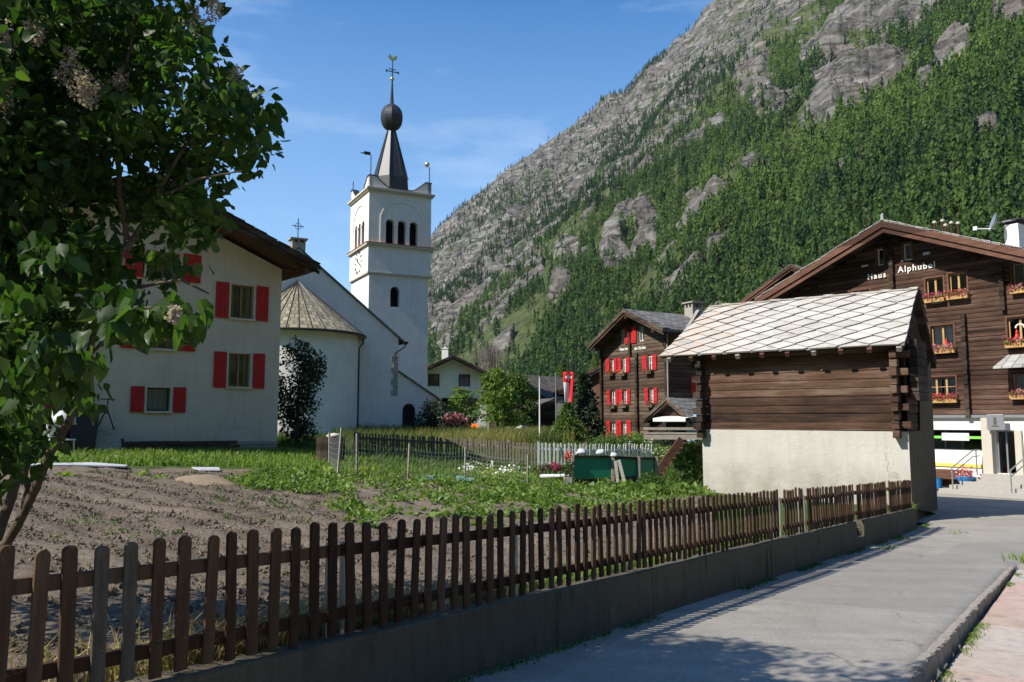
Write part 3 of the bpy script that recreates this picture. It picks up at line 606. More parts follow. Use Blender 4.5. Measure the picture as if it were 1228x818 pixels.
sec = [(-2.6, s_at(405), 'nearest brown picket fence section in the left foreground with two greyed pickets'), (s_at(405)+.01, s_at(757), 'second brown picket fence section, standing before the bare soil and potato rows'),
       (s_at(759), s_at(933), 'long middle brown picket fence section above the wall joint'), (s_at(938), s_at(963), 'very short brown picket fence section between two narrow gaps in front of the barn'),
       (s_at(967), s_at(1023), 'brown picket fence section in front of the barn just before the notch in the wall'), (s_at(1026), s_at(1062), 'reddish brown fence section above the wall notch'), (s_at(1065), s_at(1092), 'last brown fence section touching the barn corner')]
for a, b, l in sec: fence_section(a, b, l)
# ================================================================== BUILDING HELPERS
def wall_holes(mb, xs, top, z0, holes, y=0., depth=.16):
    """front face of a wall with real openings and their reveals; top(x) is the upper edge"""
    br = sorted(set(list(xs)+[h[0] for h in holes]+[h[1] for h in holes]))
    for a, b in zip(br[:-1], br[1:]):
        m_ = (a+b)/2; hs = sorted([(h[2], h[3]) for h in holes if h[0] < m_ < h[1]]); z = z0
        for c, d in hs+[(None, None)]:
            za = zb = c
            if c is None: za, zb = top(a+1e-6), top(b-1e-6)
            mb.add([(a, y, z), (b, y, z), (b, y, zb), (a, y, za)], [(0, 1, 2, 3)])
            if d is not None: z = d
    for x0, x1, za, zb in holes:
        mb.add([(x0, y, za), (x1, y, za), (x1, y, zb), (x0, y, zb), (x0, y+depth, za), (x1, y+depth, za), (x1, y+depth, zb), (x0, y+depth, zb)], [(0, 1, 5, 4), (1, 2, 6, 5), (2, 3, 7, 6), (3, 0, 4, 7)])
def log_courses(mb, xr, z0, z1, h, y=0., out=.05, holes=(), mi=0, axis='x', jit=.012):
    """one wall of stacked squared logs: every course bulges a little; xr(z) gives its ends"""
    z = z0
    while z < z1-.02:
        zb = min(z+h, z1); m_ = (z+zb)/2; x0, x1 = xr(m_)
        if x1-x0 > .1:
            iv = [(x0, x1)]
            for a, b, c, d in holes:
                if c < m_ < d:
                    nv = []
                    for p, q in iv:
                        if a > p and b < q: nv += [(p, a), (b, q)]
                        elif a <= p and b > p and b < q: nv.append((b, q))
                        elif a > p and a < q and b >= q: nv.append((p, a))
                        elif not (a <= p and b >= q): nv.append((p, q))
                    iv = nv
            o_ = out+random.uniform(-jit, jit)
            for p, q in iv:
                prof = [(y, z+.004), (y-o_*.8, z+.012), (y-o_, z+h*.3), (y-o_, zb-h*.3), (y-o_*.8, zb-.012), (y, zb-.004)]
                if axis == 'x': mb.prismx(prof, p, q, mi)
                else: mb.add([(yy, xx, zz) for xx in (p, q) for yy, zz in prof], [tuple(range(6)), tuple(range(11, 5, -1))]+[(i, i+6, (i+1) % 6+6, (i+1) % 6) for i in range(6)], mi)
        z = zb
def window(parent, x0, x1, z0, z1, y=0., frame='yellow_wood', trim=None, curtain=None, mull=1, bar=0, depth=.10, sillm=None, fw=.05, cw=.3, name='window'):
    """a casement set into its opening: frame (part) > pane, curtain, sill, mullion"""
    mb = MB(); yy = y+depth
    for a, b, c, d in ((x0, x0+fw, z0, z1), (x1-fw, x1, z0, z1), (x0+fw, x1-fw, z0, z0+fw), (x0+fw, x1-fw, z1-fw, z1)): mb.box(a, b, yy-.03, yy+.03, c, d)
    for k in range(mull):
        xm = x0+(x1-x0)*(k+1)/(mull+1); mb.box(xm-fw*.75, xm+fw*.75, yy-.035, yy+.028, z0+fw, z1-fw)
    for k in range(bar):
        zm = z0+(z1-z0)*(k+1)/(bar+1); mb.box(x0+fw, x1-fw, yy-.012, yy+.012, zm-.014, zm+.014)
    f = mb.build(name, M[frame], parent)
    mb = MB(); mb.add([(x0, yy+.014, z0), (x1, yy+.014, z0), (x1, yy+.014, z1), (x0, yy+.014, z1)], [(0, 1, 2, 3)]); mb.build('pane', M['glass'], f)
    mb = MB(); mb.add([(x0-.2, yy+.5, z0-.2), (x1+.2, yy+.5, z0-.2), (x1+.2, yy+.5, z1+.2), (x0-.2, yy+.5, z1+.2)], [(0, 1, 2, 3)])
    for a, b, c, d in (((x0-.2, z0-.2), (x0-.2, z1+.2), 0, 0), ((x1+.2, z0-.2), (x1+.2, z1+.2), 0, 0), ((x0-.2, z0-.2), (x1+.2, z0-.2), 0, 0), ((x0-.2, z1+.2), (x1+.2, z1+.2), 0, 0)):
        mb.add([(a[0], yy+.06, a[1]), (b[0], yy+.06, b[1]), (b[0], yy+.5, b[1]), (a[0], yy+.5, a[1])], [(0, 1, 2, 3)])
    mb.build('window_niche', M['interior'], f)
    if curtain:
        mb = MB(); w_ = (x1-x0)*cw
        for a, b in ((x0, x0+w_), (x1-w_, x1)):
            n = 9; vs = []
            for i in range(n):
                u = a+(b-a)*i/(n-1); vs += [(u, yy+.09+.02*math.sin(i*2.3), z0+.0), (u, yy+.09+.02*math.sin(i*2.3), z1)]
            mb.add(vs, [(2*i, 2*i+2, 2*i+3, 2*i+1) for i in range(n-1)])
        mb.build('curtain', M[curtain], f)
    if trim:
        mb = MB(); t = .07
        for a, b, c, d in ((x0-t, x0, z0-t, z1+t), (x1, x1+t, z0-t, z1+t), (x0, x1, z1, z1+t)): mb.box(a, b, y-.075, y+.09, c, d)
        mb.build('casing', M[trim], f)
    if sillm:
        mb = MB(); mb.box(x0-.08, x1+.08, y-.09, y+depth-.03, z0-.07, z0-.003); mb.build('sill', M[sillm], f, bevel=.008)
    return f
def shutter(parent, xc, z0, z1, w_, y=0., mat='red_paint', hinge=0, ang=0.):
    mb = MB(); n = 3
    for k in range(n): mb.box(-w_/2+w_*k/n+.003, -w_/2+w_*(k+1)/n-.003, -.022, .006, z0, z1)
    for z_ in (z0+(z1-z0)*.17, z0+(z1-z0)*.83): mb.box(-w_/2+.02, w_/2-.02, -.042, -.0225, z_-.04, z_+.04)
    o = mb.build('shutter', M[mat], parent, bevel=.004); o.location = (xc, y-.012, 0); o.rotation_euler.z = ang; return o
def flower_box(parent, x0, x1, z, y=0., mat='yellow_wood', dens=110, petals='flower_mixed', h=.17):
    mb = MB(); mb.box(x0, x1, y-.24, y-.06, z-h, z); o = mb.build('window_box', M[mat], parent, bevel=.008)
    n = int(dens*(x1-x0)); P = np.stack([RNG.uniform(x0, x1, n), RNG.uniform(y-.30, y-.05, n), z+RNG.uniform(-.06, .22, n)*RNG.uniform(.4, 1, n)], -1)
    V, F, k = leaves(P, RNG.uniform(.06, .11, n), RNG.uniform(.05, .09, n), .6); npmesh('leaves', V, F, M['leaf_bright'], o, np.repeat(RNG.uniform(0, 1, n), k))
    n = int(dens*1.1*(x1-x0)); xs = RNG.uniform(x0, x1, n); c = vnoise(xs*3+x0*7, xs*0, 5); P = np.stack([xs, RNG.uniform(y-.34, y-.10, n), z+RNG.uniform(-.04, .24, n)], -1)
    V, F, k = leaves(P, RNG.uniform(.05, .10, n), RNG.uniform(.05, .10, n), .5); npmesh('blossoms', V, F, M[petals], o, np.repeat(np.clip(c+RNG.normal(size=n)*.15, 0, 1), k))
    return o
def chevron(xl, zl, xr_, zr, xt, zt, th): return [(xl, zl), (xt, zt), (xr_, zr), (xr_, zr-th), (xt, zt-th), (xl, zl-th)]
def gable_roof(parent, xl, zl, xr_, zr, xt, zt, y0, y1, top='slate_dark', under='black_wood', th=.16, barge=None, bh=.22, ragged=True):
    mb = MB(); mb.prism(chevron(xl, zl, xr_, zr, xt, zt, th), y0, y1); r_ = mb.build('roof', M[top], parent)
    mb = MB(); mb.prism(chevron(xl+.08, zl-th-.004, xr_-.08, zr-th-.004, xt, zt-th-.004, .08), y0+.06, y1-.06); mb.build('soffit', M[under], parent)
    if ragged:      # thick stone slabs standing proud along the verge
        mb = MB()
        for (a, b) in (((xl, zl), (xt, zt)), ((xt, zt), (xr_, zr))):
            n = int(math.hypot(b[0]-a[0], b[1]-a[1])/.42)
            for i in range(n):
                p = (i+random.uniform(-.1, .1))/n; q = min(1, p+1.12/n); k = random.uniform(.012, .035); d = random.uniform(.0, .05)
                p = max(p, 0)
                x0, z0, x1, z1 = a[0]+(b[0]-a[0])*p, a[1]+(b[1]-a[1])*p, a[0]+(b[0]-a[0])*q, a[1]+(b[1]-a[1])*q
                up = (1, 0) if a[1] < b[1] else (0, 1)
                mb.prism([(x0, z0+k*up[0]+.006), (x1, z1+k*up[1]+.006), (x1, z1+k*up[1]+.04), (x0, z0+k*up[0]+.04)], y0-d, y0+.5)
        mb.build('verge_slab', M[top], r_)
    if barge:
        mb = MB()
        for (a, b) in (((xl, zl), (xt-.002, zt)), ((xt+.002, zt), (xr_, zr))):
            mb.prism([(a[0], a[1]-.03), (b[0], b[1]-.03), (b[0], b[1]-.03-bh), (a[0], a[1]-.03-bh)], y0-.045, y0-.003)
            mb.prism([(a[0], a[1]-.05-bh), (b[0], b[1]-.05-bh), (b[0], b[1]-.05-bh*1.75), (a[0], a[1]-.05-bh*1.75)], y0+.03, y0+.075)
        mb.build('barge_board', M[barge], parent)
    return r_
def text_mesh(parent, s, x, z, size, y, mat, name='lettering', ext=.012, rot=0., space=1.0):
    cu = bpy.data.curves.new('t', 'FONT'); cu.body = s; cu.size = size; cu.extrude = ext; cu.align_x = 'CENTER'; cu.offset = .006; cu.space_character = space
    to = bpy.data.objects.new('t', cu); COL.objects.link(to); bpy.context.view_layer.update()
    me = bpy.data.meshes.new_from_object(to.evaluated_get(bpy.context.evaluated_depsgraph_get())); bpy.data.objects.remove(to)
    me.materials.clear(); me.materials.append(M[mat]); me.name = name
    o = bpy.data.objects.new(name, me); COL.objects.link(o); o.parent = parent; o.location = (x, y, z); o.rotation_euler = (PI/2, rot, 0); return o
def base_z(fr, pts): return min(gzf(*fr.w(x, y)[:2]) for x, y in pts)
# ================================================================== WHITE HOUSE WITH RED SHUTTERS (left)
ang = math.atan2(.652, .758); c_ = at(332, 540, 29.); fr = Fr(c_.x, c_.y, 0, ang)
T_ = thing('white_house', 'rendered white house with many red shutters and a steep brown gable roof behind the lilac', 'house', (c_.x, c_.y, 0), ang)
hx, hz = fr.hit(335.5, 302); WZ = hz
tx, tz = fr.hit(383, 322, -1.2); mx, mz = fr.hit(240, 243, -1.2); sl_ = (mz-tz)/(tx-mx); RX = -4.9; LX = 2*RX
rzz = tz+sl_*(tx-RX); eave = lambda x: rzz-sl_*abs(x-RX)
wins = []
def wpx(x0, y0, x1, y1): 
    a, b = fr.hit((x0+x1)/2, y0), fr.hit((x0+x1)/2, y1); p, q = fr.hit(x0, (y0+y1)/2), fr.hit(x1, (y0+y1)/2); return (p[0], q[0], b[1], a[1])
W1 = [wpx(277, 342, 304, 382), wpx(274, 424, 300, 464), wpx(176, 465, 204, 493), wpx(171, 380, 210, 418), wpx(176, 302, 216, 334), wpx(45, 355, 80, 398), wpx(20, 470, 50, 500)]
mb = MB(); wall_holes(mb, [LX, RX, 0], lambda x: eave(x)-.3, -.5, W1, 0, .2)
mb.add([(0, 0, -.5), (0, 9, -.5), (0, 9, eave(0)-.3), (0, 0, eave(0)-.3), (LX, 0, -.5), (LX, 9, -.5), (LX, 9, eave(0)-.3), (LX, 0, eave(0)-.3)], [(0, 1, 2, 3), (7, 6, 5, 4)])
mb.add([(0, 9, -.5), (LX, 9, -.5), (LX, 9, eave(0)-.3), (RX, 9, rzz-.3), (0, 9, eave(0)-.3)], [(0, 1, 2, 3, 4)])
mb.build('wall', M['house_plaster'], T_)
mb = MB(); mb.box(LX-.05, .045, -.06, -.003, -.5, gzf(c_.x, c_.y)+.34); mb.build('plinth', M['concrete'], T_)
for k, h in enumerate(W1):
    f = window(T_, *h, 0, 'tan_wood' if k != 2 else 'dark_metal', None, {0: 'beige_curtain', 1: 'beige_curtain', 2: 'blue_curtain', 3: 'beige_curtain', 4: 'blue_curtain', 5: 'beige_curtain', 6: 'blue_curtain'}[k], 1 if k != 2 else 0, 0, .15, 'cream_stone', .045, .2 if k != 2 else .5)
    mb = MB(); a, b, c, d = h
    for p in ((a-.07, a-.003, c-.003, d+.07), (b+.003, b+.07, c-.003, d+.07), (a-.003, b+.003, d+.003, d+.07)): mb.box(p[0], p[1], -.018, .1, p[2], p[3])
    mb.build('surround', M['cream_stone'], f)
    sw = (b-a)*.56
    for sx in (a-.09-sw/2, b+.09+sw/2): shutter(T_, sx, c-.04, d+.03, sw, -.02, 'dull_red_paint', ang=random.uniform(-.03, .03))
x_, z_ = fr.hit(288, 507); mb = MB(); mb.box(x_-.18, x_+.18, -.03, .02, z_-.18, z_+.18); mb.build('vent', M['cream_stone'], T_, bevel=.01)
gable_roof(T_, 2*RX-tx, tz+.12, tx, tz+.12, RX, rzz+.12, -1.25, 10, 'slate_brown', 'red_wood', .13, 'black_wood', .16)
for x_ in (tx-.45, -2.4, RX, 2*RX+2.4):
    mb = MB(); mb.box(x_-.08, x_+.08, -1.15, .0, eave(x_)-.40, eave(x_)-.16); mb.build('purlin', M['red_wood'], T_)
mb = MB()
for k in range(14): mb.box(.03, tx-.05, -.9+k*.72, -.78+k*.72, eave(tx)-.02, eave(tx)+.06)
mb.build('rafter', M['red_wood'], T_)
# ================================================================== CHURCH
ang = math.atan2(.455, .89); W_ = at(478, 403, 54.); fr = Fr(W_.x, W_.y, 0, ang)
T_ = thing('church', 'whitewashed church with a tall bell tower, dark spire and rounded apse behind the garden', 'church', (W_.x, W_.y, 0), ang)
_, ez = fr.hit(478, 406); rx_, rz_ = fr.hit(358, 299); ez = float(ez); zb = .2
top = lambda x: ez+(rz_-ez)*(1-abs(x-rx_)/(-rx_))
# chancel end wall with the lower lean-to and its arched window
lx1, lz1 = fr.hit(524, 478); _, lz0 = fr.hit(470, 446)
ax0, az0 = fr.hit(484, 516); ax1, az1 = fr.hit(496, 492); axm = (ax0+ax1)/2; ah = (ax1-ax0)/2
mb = MB(); wall_holes(mb, [2*rx_, rx_, 0], top, zb, [], 0)
ltop = lambda x: lz0+(lz1-lz0)*x/lx1
wall_holes(mb, [0, lx1], ltop, zb, [(ax0, ax1, az0, az1)], 0, .3)
mb.add([(0, 0, zb), (0, 16, zb), (0, 16, ez), (0, 0, ez), (2*rx_, 0, zb), (2*rx_, 16, zb), (2*rx_, 16, ez), (2*rx_, 0, ez)], [(0, 1, 2, 3), (7, 6, 5, 4)])
mb.add([(lx1, 0, zb), (lx1, 7, zb), (lx1, 7, lz1), (lx1, 0, lz1)], [(0, 1, 2, 3)])
mb.build('wall', M['white_plaster'], T_)
mb = MB(); n = 10
pts = [(axm+ah*math.cos(PI*i/n), az1+ah*math.sin(PI*i/n)) for i in range(n+1)]
mb.add([(x, -.012, z) for x, z in pts]+[(ax0, -.012, az0), (ax1, -.012, az0)], [tuple(range(n+1))+(n+1, n+2)]); f = mb.build('arched_window', M['interior'], T_)
mb = MB(); po = [(axm+(ah+.1)*math.cos(PI*i/n), az1+(ah+.1)*math.sin(PI*i/n)) for i in range(n+1)]
for i in range(n): mb.prism([pts[i], pts[i+1], po[i+1], po[i]], -.03, .02)
mb.box(ax0-.1, ax0, -.03, .02, az0, az1-.001); mb.box(ax1, ax1+.1, -.03, .02, az0, az1-.001); mb.box(axm-.02, axm+.02, -.028, -.014, az0, az1+ah); mb.box(ax0, ax1, -.026, -.014, az1-.3, az1-.26)
mb.build('frame', M['dark_metal'], f)
# nave roof, lean-to roof
mb = MB(); mb.prism(chevron(2*rx_-.5, top(0)-.4+.1, .45, top(0)-.3+.1, rx_, rz_+.16, .14), -.12, 16.2); mb.build('nave_roof', M['slate_dark'], T_)
mb = MB(); mb.prism([(0.0, lz0+.02), (lx1+.3, ltop(lx1+.3)+.02), (lx1+.3, ltop(lx1+.3)+.12), (0, lz0+.12)], -.14, 7); mb.build('lean_to_roof', M['slate_dark'], T_)
# apse
AR = 3.85; acx = rx_; aez, aap = 7.25, float(fr.hit(361, 337)[1])
mb = MB(); mb.lathe([(AR, zb), (AR, aez)], (acx, 0, 0), 40, PI, 2*PI); mb.build('apse', M['white_plaster'], T_, smooth=True)
def apse_roof_mat():
    m = Mt('apse slates', .75, .3); x, y, z = m.sep(m.map((1, 1, 1))); xx = m.math('SUBTRACT', x, acx)
    an = m.math('ARCTAN2', m.math('SUBTRACT', y, 0.), xx); br = m.n('TexBrick', {'offset': .5}, Vector=m.comb(an, z), Scale=1.0, Mortar_Size=.012, Brick_Width=.13, Row_Height=.24, Color1=(0, 0, 0), Color2=(1, 1, 1), Mortar=(0, 0, 0))
    f = m.math('ADD', m.math('MULTIPLY', br.outputs['Color'], .4), m.math('MULTIPLY', m.noise(m.map((1, 1, 3)), 1.2, 7, .65), .7))
    c = m.ramp(f, [(.25, (.155, .14, .095)), (.5, (.25, .22, .145)), (.8, (.37, .325, .22))]); m.color(m.mix(m.math('MULTIPLY', br.outputs['Fac'], .6), c, (.06, .06, .05))); m.bump(m.math('SUBTRACT', f, br.outputs['Fac']), .5, .03); return m.m
M['apse_slate'] = apse_roof_mat()
mb = MB(); nf = 18; ER = AR+.42
for k in range(nf):
    a, b = PI+PI*k/nf, PI+PI*(k+1)/nf
    p = [(acx+r_*math.cos(t_), r_*math.sin(t_), z_) for t_ in (a, b) for r_, z_ in ((ER, aez-.02), (ER, aez-.14))]
    mb.add([(acx, -.02, aap), p[0], p[2], p[1], p[3], (acx+AR*math.cos(a), AR*math.sin(a), aez-.14), (acx+AR*math.cos(b), AR*math.sin(b), aez-.14)], [(0, 1, 2), (1, 3, 4, 2), (3, 5, 6, 4)])
ar_ = mb.build('apse_roof', M['apse_slate'], T_)
for k in range(nf+1):
    a = PI+PI*k/nf; mb = MB(); mb.tube([(acx, -.02, aap+.02), (acx+ER*math.cos(a), ER*math.sin(a), aez+.0)], .025, 5); mb.build('ridge_seam', M['lead'], ar_)
mb = MB(); mb.tube([(acx+(ER+.05)*math.cos(PI+PI*k/24), (ER+.05)*math.sin(PI+PI*k/24), aez-.1) for k in range(25)], .07, 6); mb.build('gutter', M['dark_metal'], T_)
px_, pz_ = acx+AR*.985, -AR*.10
mb = MB(); mb.tube([(acx+ER, -.3, aez-.12), (acx+ER-.05, -.4, aez-.4), (acx+AR+.1, -.45, aez-.75), (acx+AR+.1, -.45, zb)], .055, 8); mb.build('downpipe', M['dark_metal'], T_)
mb = MB(); mb.tube([(.5, -.05, ez-.35), (.42, -.1, ez-.55), (-.25, -.1, ez-1.0), (-.3, -.1, ez-1.4)], .055, 8); mb.box(.3, .62, -.2, .4, ez-.36, ez-.2); mb.build('gutter_spout', M['dark_metal'], T_)
mb = MB()
for k in range(7): mb.box(-.48+(.14 if k % 2 else 0), -.02, -.035, .0, ez-1.2-.38*(k+1)+.03, ez-1.2-.38*k)
mb.build('quoin', M['chimney_stone'], T_)
# gable block with a wrought cross
mb = MB(); mb.box(rx_-.42, rx_+.42, -.1, .7, rz_-.5, rz_+.42); mb.box(rx_-.55, rx_+.55, -.2, .8, rz_+.62, rz_+.72)
for dx in (-.36, 0, .36): mb.box(rx_+dx-.07, rx_+dx+.07, -.06, .6, rz_+.42, rz_+.62)
gb = mb.build('gable_block', M['chimney_stone'], T_)
mb = MB(); z_ = rz_+.72; mb.beam((rx_, .3, z_), (rx_, .3, z_+1.35), .05, .05); mb.beam((rx_-.38, .3, z_+.85), (rx_+.38, .3, z_+.85), .045, .045)
mb.tube([(rx_+.2*math.cos(i*PI/6), .3, z_+.85+.2*math.sin(i*PI/6)) for i in range(13)], .018, 5); mb.build('cross', M['dark_metal'], gb)
# bell tower
tpos = fr.l(at(442.5, 330, 60.)); TX, TY = float(tpos[0]), float(tpos[1]); TW = 4.75
def tz_(y): return float(fr.hit(442, y, TY)[1])
z_cor, z_led, z_blk = tz_(227), tz_(292), tz_(324)
# openings on the two faces one can see: belfry triple arches, slit window, clock
def fpx(x): return float(fr.hit(x, 330, TY)[0])-TX
def tower_face(mb, e, holes, z0, z1, w0, w1):
    m2 = MB(); wall_holes(m2, [w0, w1], lambda x: z1, z0, holes, 0, .45); return m2
def put(mb, m2, face, off):
    for f_ in m2.f:
        vs = []
        for i in f_:
            x, y, z = m2.v[i]
            p = (TX+x, TY-off+y, z) if face == 0 else (TX-off+y, TY+TW-x, z) if face == 1 else (TX+TW-x, TY+TW+off-y, z) if face == 2 else (TX+TW+off-y, TY+x, z)
            vs.append(p)
        mb.add(vs, [tuple(range(len(vs)))])
def arch_head(m2, x0, x1, zs, z_top):
    """fills the corners of a square-headed hole into a round arch (zs is the spring)"""
    r_ = (x1-x0)/2; xm = (x0+x1)/2; n = 8
    for i in range(n):
        a, b = PI-PI*i/n, PI-PI*(i+1)/n
        pa, pb = (xm+r_*math.cos(a), zs+r_*math.sin(a)), (xm+r_*math.cos(b), zs+r_*math.sin(b))
        m2.add([(pa[0], 0, pa[1]), (pb[0], 0, pb[1]), (pb[0], 0, z_top), (pa[0], 0, z_top)], [(0, 1, 2, 3)])
        m2.add([(pa[0], 0, pa[1]), (pb[0], 0, pb[1]), (pb[0], .45, pb[1]), (pa[0], .45, pa[1])], [(0, 1, 2, 3)])
sh = MB(); bf = MB()
zs_, z0a = tz_(266), tz_(291)
belf = []
for cx_ in (1.55, 2.5, 3.45): belf.append((cx_-.33, cx_+.33, z0a, zs_+.36))
sx0, sx1, sz0, sz1 = fpx(468.5), fpx(479.5), tz_(366), tz_(341)
for face in range(4):
    m2 = MB(); wall_holes(m2, [0, TW], lambda x: z_blk, zb, [(sx0, sx1, sz0, sz1)] if face == 0 else [], 0, .4)
    if face == 0: arch_head(m2, sx0, sx1, sz1-(sx1-sx0)/2, sz1)
    put(sh, m2, face, 0)
    m2 = MB(); wall_holes(m2, [-.13, TW+.13], lambda x: z_cor, z_blk, belf, 0, .45)
    for h in belf: arch_head(m2, h[0], h[1], zs_+.36-.33, zs_+.36)
    put(bf, m2, face, .13)
bf.box(TX-.13, TX+TW+.13, TY-.13, TY+TW+.13, z_blk-.12, z_blk-.002)
tw = sh.build('tower', M['white_plaster'], T_); b_ = bf.build('belfry', M['white_plaster'], T_)
mb = MB(); mb.box(TX+.5, TX+TW-.5, TY+.5, TY+TW-.5, z0a-1, z_cor-.1); mb.box(TX+.42, TX+TW-.42, TY+.42, TY+TW-.42, sz0-1, sz1+1); mb.build('dark_backing', M['interior'], b_)  # plain near-black boxes filling the tower behind its openings
# blind arch frames round the triple openings
for face in (0, 1):
    m2 = MB(); n = 16; xm = 2.5; ra, rb = 1.62, 1.75
    for i in range(n):
        a, b = PI*i/n, PI*(i+1)/n
        m2.prism([(xm+ra*math.cos(a), zs_+.25+ra*math.sin(a)*.9), (xm+ra*math.cos(b), zs_+.25+ra*math.sin(b)*.9), (xm+rb*math.cos(b), zs_+.25+rb*math.sin(b)*.9), (xm+rb*math.cos(a), zs_+.25+rb*math.sin(a)*.9)], -.045, .02)
    m2.box(xm-rb, xm-ra, -.045, .02, z0a, zs_+.25); m2.box(xm+ra, xm+rb, -.045, .02, z0a, zs_+.25)
    for cx_ in (2.025, 2.975): m2.box(cx_-.12, cx_+.12, -.02, .2, z0a, zs_-.05); m2.box(cx_-.17, cx_+.17, -.05, .2, zs_-.05, zs_+.06)
    mb = MB(); put(mb, m2, face, .13); mb.build('arch_moulding', M['white_plaster'], b_)
for z_, e, h in ((z_cor, .36, .16), (z_cor-.12, .26, .12), (z_led-.1, .32, .16), (z_blk-.22, .16, .12)):
    mb = MB(); mb.box(TX-e, TX+TW+e, TY-e, TY+TW+e, z_, z_+h-.004); mb.build('cornice', M['cream_stone'], T_)
mb = MB(); e = .33; mb.box(TX-e-.03, TX+TW+e+.03, TY-e-.03, TY+TW+e+.03, z_led+.062, z_led+.10); mb.build('ledge_sheet', M['terracotta'], T_)
# parapet with raised corners
zc = z_cor+.16
for face in range(4):
    m2 = MB(); n = 20; pr = []
    for i in range(n+1):
        u = i/n; d = abs(u-.5)*2; pr.append((-.13+u*(TW+.26), zc+.08+.82*max(0, min(1, (d-.38)/.42))**1.15))
    m2.prism([(-.13, zc-.003), (TW+.13, zc-.003)]+pr[::-1], 0, .3); mb = MB(); put(mb, m2, face, .13); mb.build('parapet', M['white_plaster'], T_)
    m2 = MB()
    for i in range(n): m2.prism([pr[i], pr[i+1], (pr[i+1][0], pr[i+1][1]+.07), (pr[i][0], pr[i][1]+.07)], -.06, .36)
    mb = MB(); put(mb, m2, face, .13); mb.build('parapet_cap', M['lead'], T_)
ccx, ccy = TX+TW/2, TY+TW/2
def sz(y): return float(fr.hit(465, y, ccy)[1])
mb = MB(); mb.lathe([(2.3, zc+.02), (1.6, zc+.25), (1.42, zc+.5), (1.34, sz(215)), (.33, sz(157)), (.30, sz(154))], (ccx, ccy, 0), 8, PI/8, 2*PI+PI/8); sp = mb.build('spire', M['lead'], T_)
for k in range(8):
    a = PI/8+2*PI*k/8; mb = MB(); mb.tube([(ccx+1.39*math.cos(a), ccy+1.39*math.sin(a), sz(215)), (ccx+.34*math.cos(a), ccy+.34*math.sin(a), sz(157))], .035, 5); mb.build('seam', M['dark_metal'], sp)
zb0, zb1 = sz(157), sz(124); rb_ = (zb1-zb0)/2
mb = MB(); nb = 14; mb.lathe([(max(.2, .92*math.sin(PI*(i+.6)/(nb+1.2))), zb0+(zb1-zb0)*(.5-.5*math.cos(PI*(i+.6)/(nb+1.2)))) for i in range(nb+1)], (ccx, ccy, 0), 10); mb.build('spire_ball', M['lead'], T_)
mb = MB(); mb.lathe([(.2, zb1-.06), (.15, zb1+.25), (.06, sz(96)), (.035, sz(72))], (ccx, ccy, 0), 8); mb.build('finial', M['lead'], T_)
mb = MB(); zz = sz(93.5); mb.lathe([(.02, zz-.16), (.12, zz-.12), (.17, zz), (.12, zz+.12), (.02, zz+.16)], (ccx, ccy, 0), 12); mb.build('finial_ball', M['gold'], T_, smooth=True)
zz = sz(85); mb = MB(); mb.beam((ccx-.5, ccy, zz), (ccx+.5, ccy, zz), .06, .06); mb.beam((ccx-.32, ccy, zz+.2), (ccx+.32, ccy, zz+.2), .05, .05)
for q in (-.5, .5): mb.box(ccx+q-.05, ccx+q+.05, ccy-.03, ccy+.03, zz-.1, zz+.1)
mb.build('tower_cross', M['dark_metal'], T_)
zz = sz(71); mb = MB()
mb.prism([(ccx-.38, zz+.18), (ccx-.30, zz+.34), (ccx-.24, zz+.48), (ccx-.14, zz+.36), (ccx-.05, zz+.24), (ccx+.1, zz+.22), (ccx+.18, zz+.42), (ccx+.36, zz+.40), (ccx+.40, zz+.22), (ccx+.26, zz+.05), (ccx+.08, zz-.06), (ccx-.12, zz-.04), (ccx-.24, zz+.1)], ccy-.05, ccy+.05); mb.build('weathercock', M['gold'], T_)
for cx_, cy_, kind in ((TX, TY, 0), (TX+TW, TY, 1), (TX, TY+TW, 2)):
    z_ = zc+.95; mb = MB(); mb.tube([(cx_, cy_, z_), (cx_, cy_, z_-.3+(1.9 if kind == 0 else 1.6 if kind == 1 else 1.1))], .035, 6); f = mb.build('vane_rod', M['dark_metal'], T_)
    if kind == 0: mb = MB(); mb.box(cx_-.55, cx_-.05, cy_-.015, cy_+.015, z_+1.55, z_+1.8); mb.box(cx_-.8, cx_-.56, cy_-.015, cy_+.015, z_+1.6, z_+1.68); mb.build('vane', M['dark_metal'], f)
    if kind == 1: mb = MB(); mb.lathe([(.0, z_+1.28), (.15, z_+1.35), (.2, z_+1.5), (.15, z_+1.65), (0, z_+1.7)], (cx_-.2, cy_, 0), 10); mb.build('vane', M['gold'], f, smooth=True)
# clock on the sunny face: ring of hour marks and two hands on the white wall
ck = (z_led+z_blk)/2-.05; m2 = MB(); xm = TW/2
for k in range(12):
    a = 2*PI*k/12; cx_, cz_ = xm+.82*math.sin(a), ck+.82*math.cos(a); d = Vector((math.sin(a), 0, math.cos(a)))
    m2.beam(Vector((cx_, -.02, cz_))-d*.12, Vector((cx_, -.02, cz_))+d*.12, .03, .09, (0, 1, 0))
for a, L in ((R(115), .62), (R(-40), .45)): m2.beam((xm, -.04, ck), (xm+L*math.sin(a), -.04, ck+L*math.cos(a)), .03, .09, (0, 1, 0))
mb = MB(); put(mb, m2, 1, .13); mb.build('clock_face', M['dark_metal'], T_)
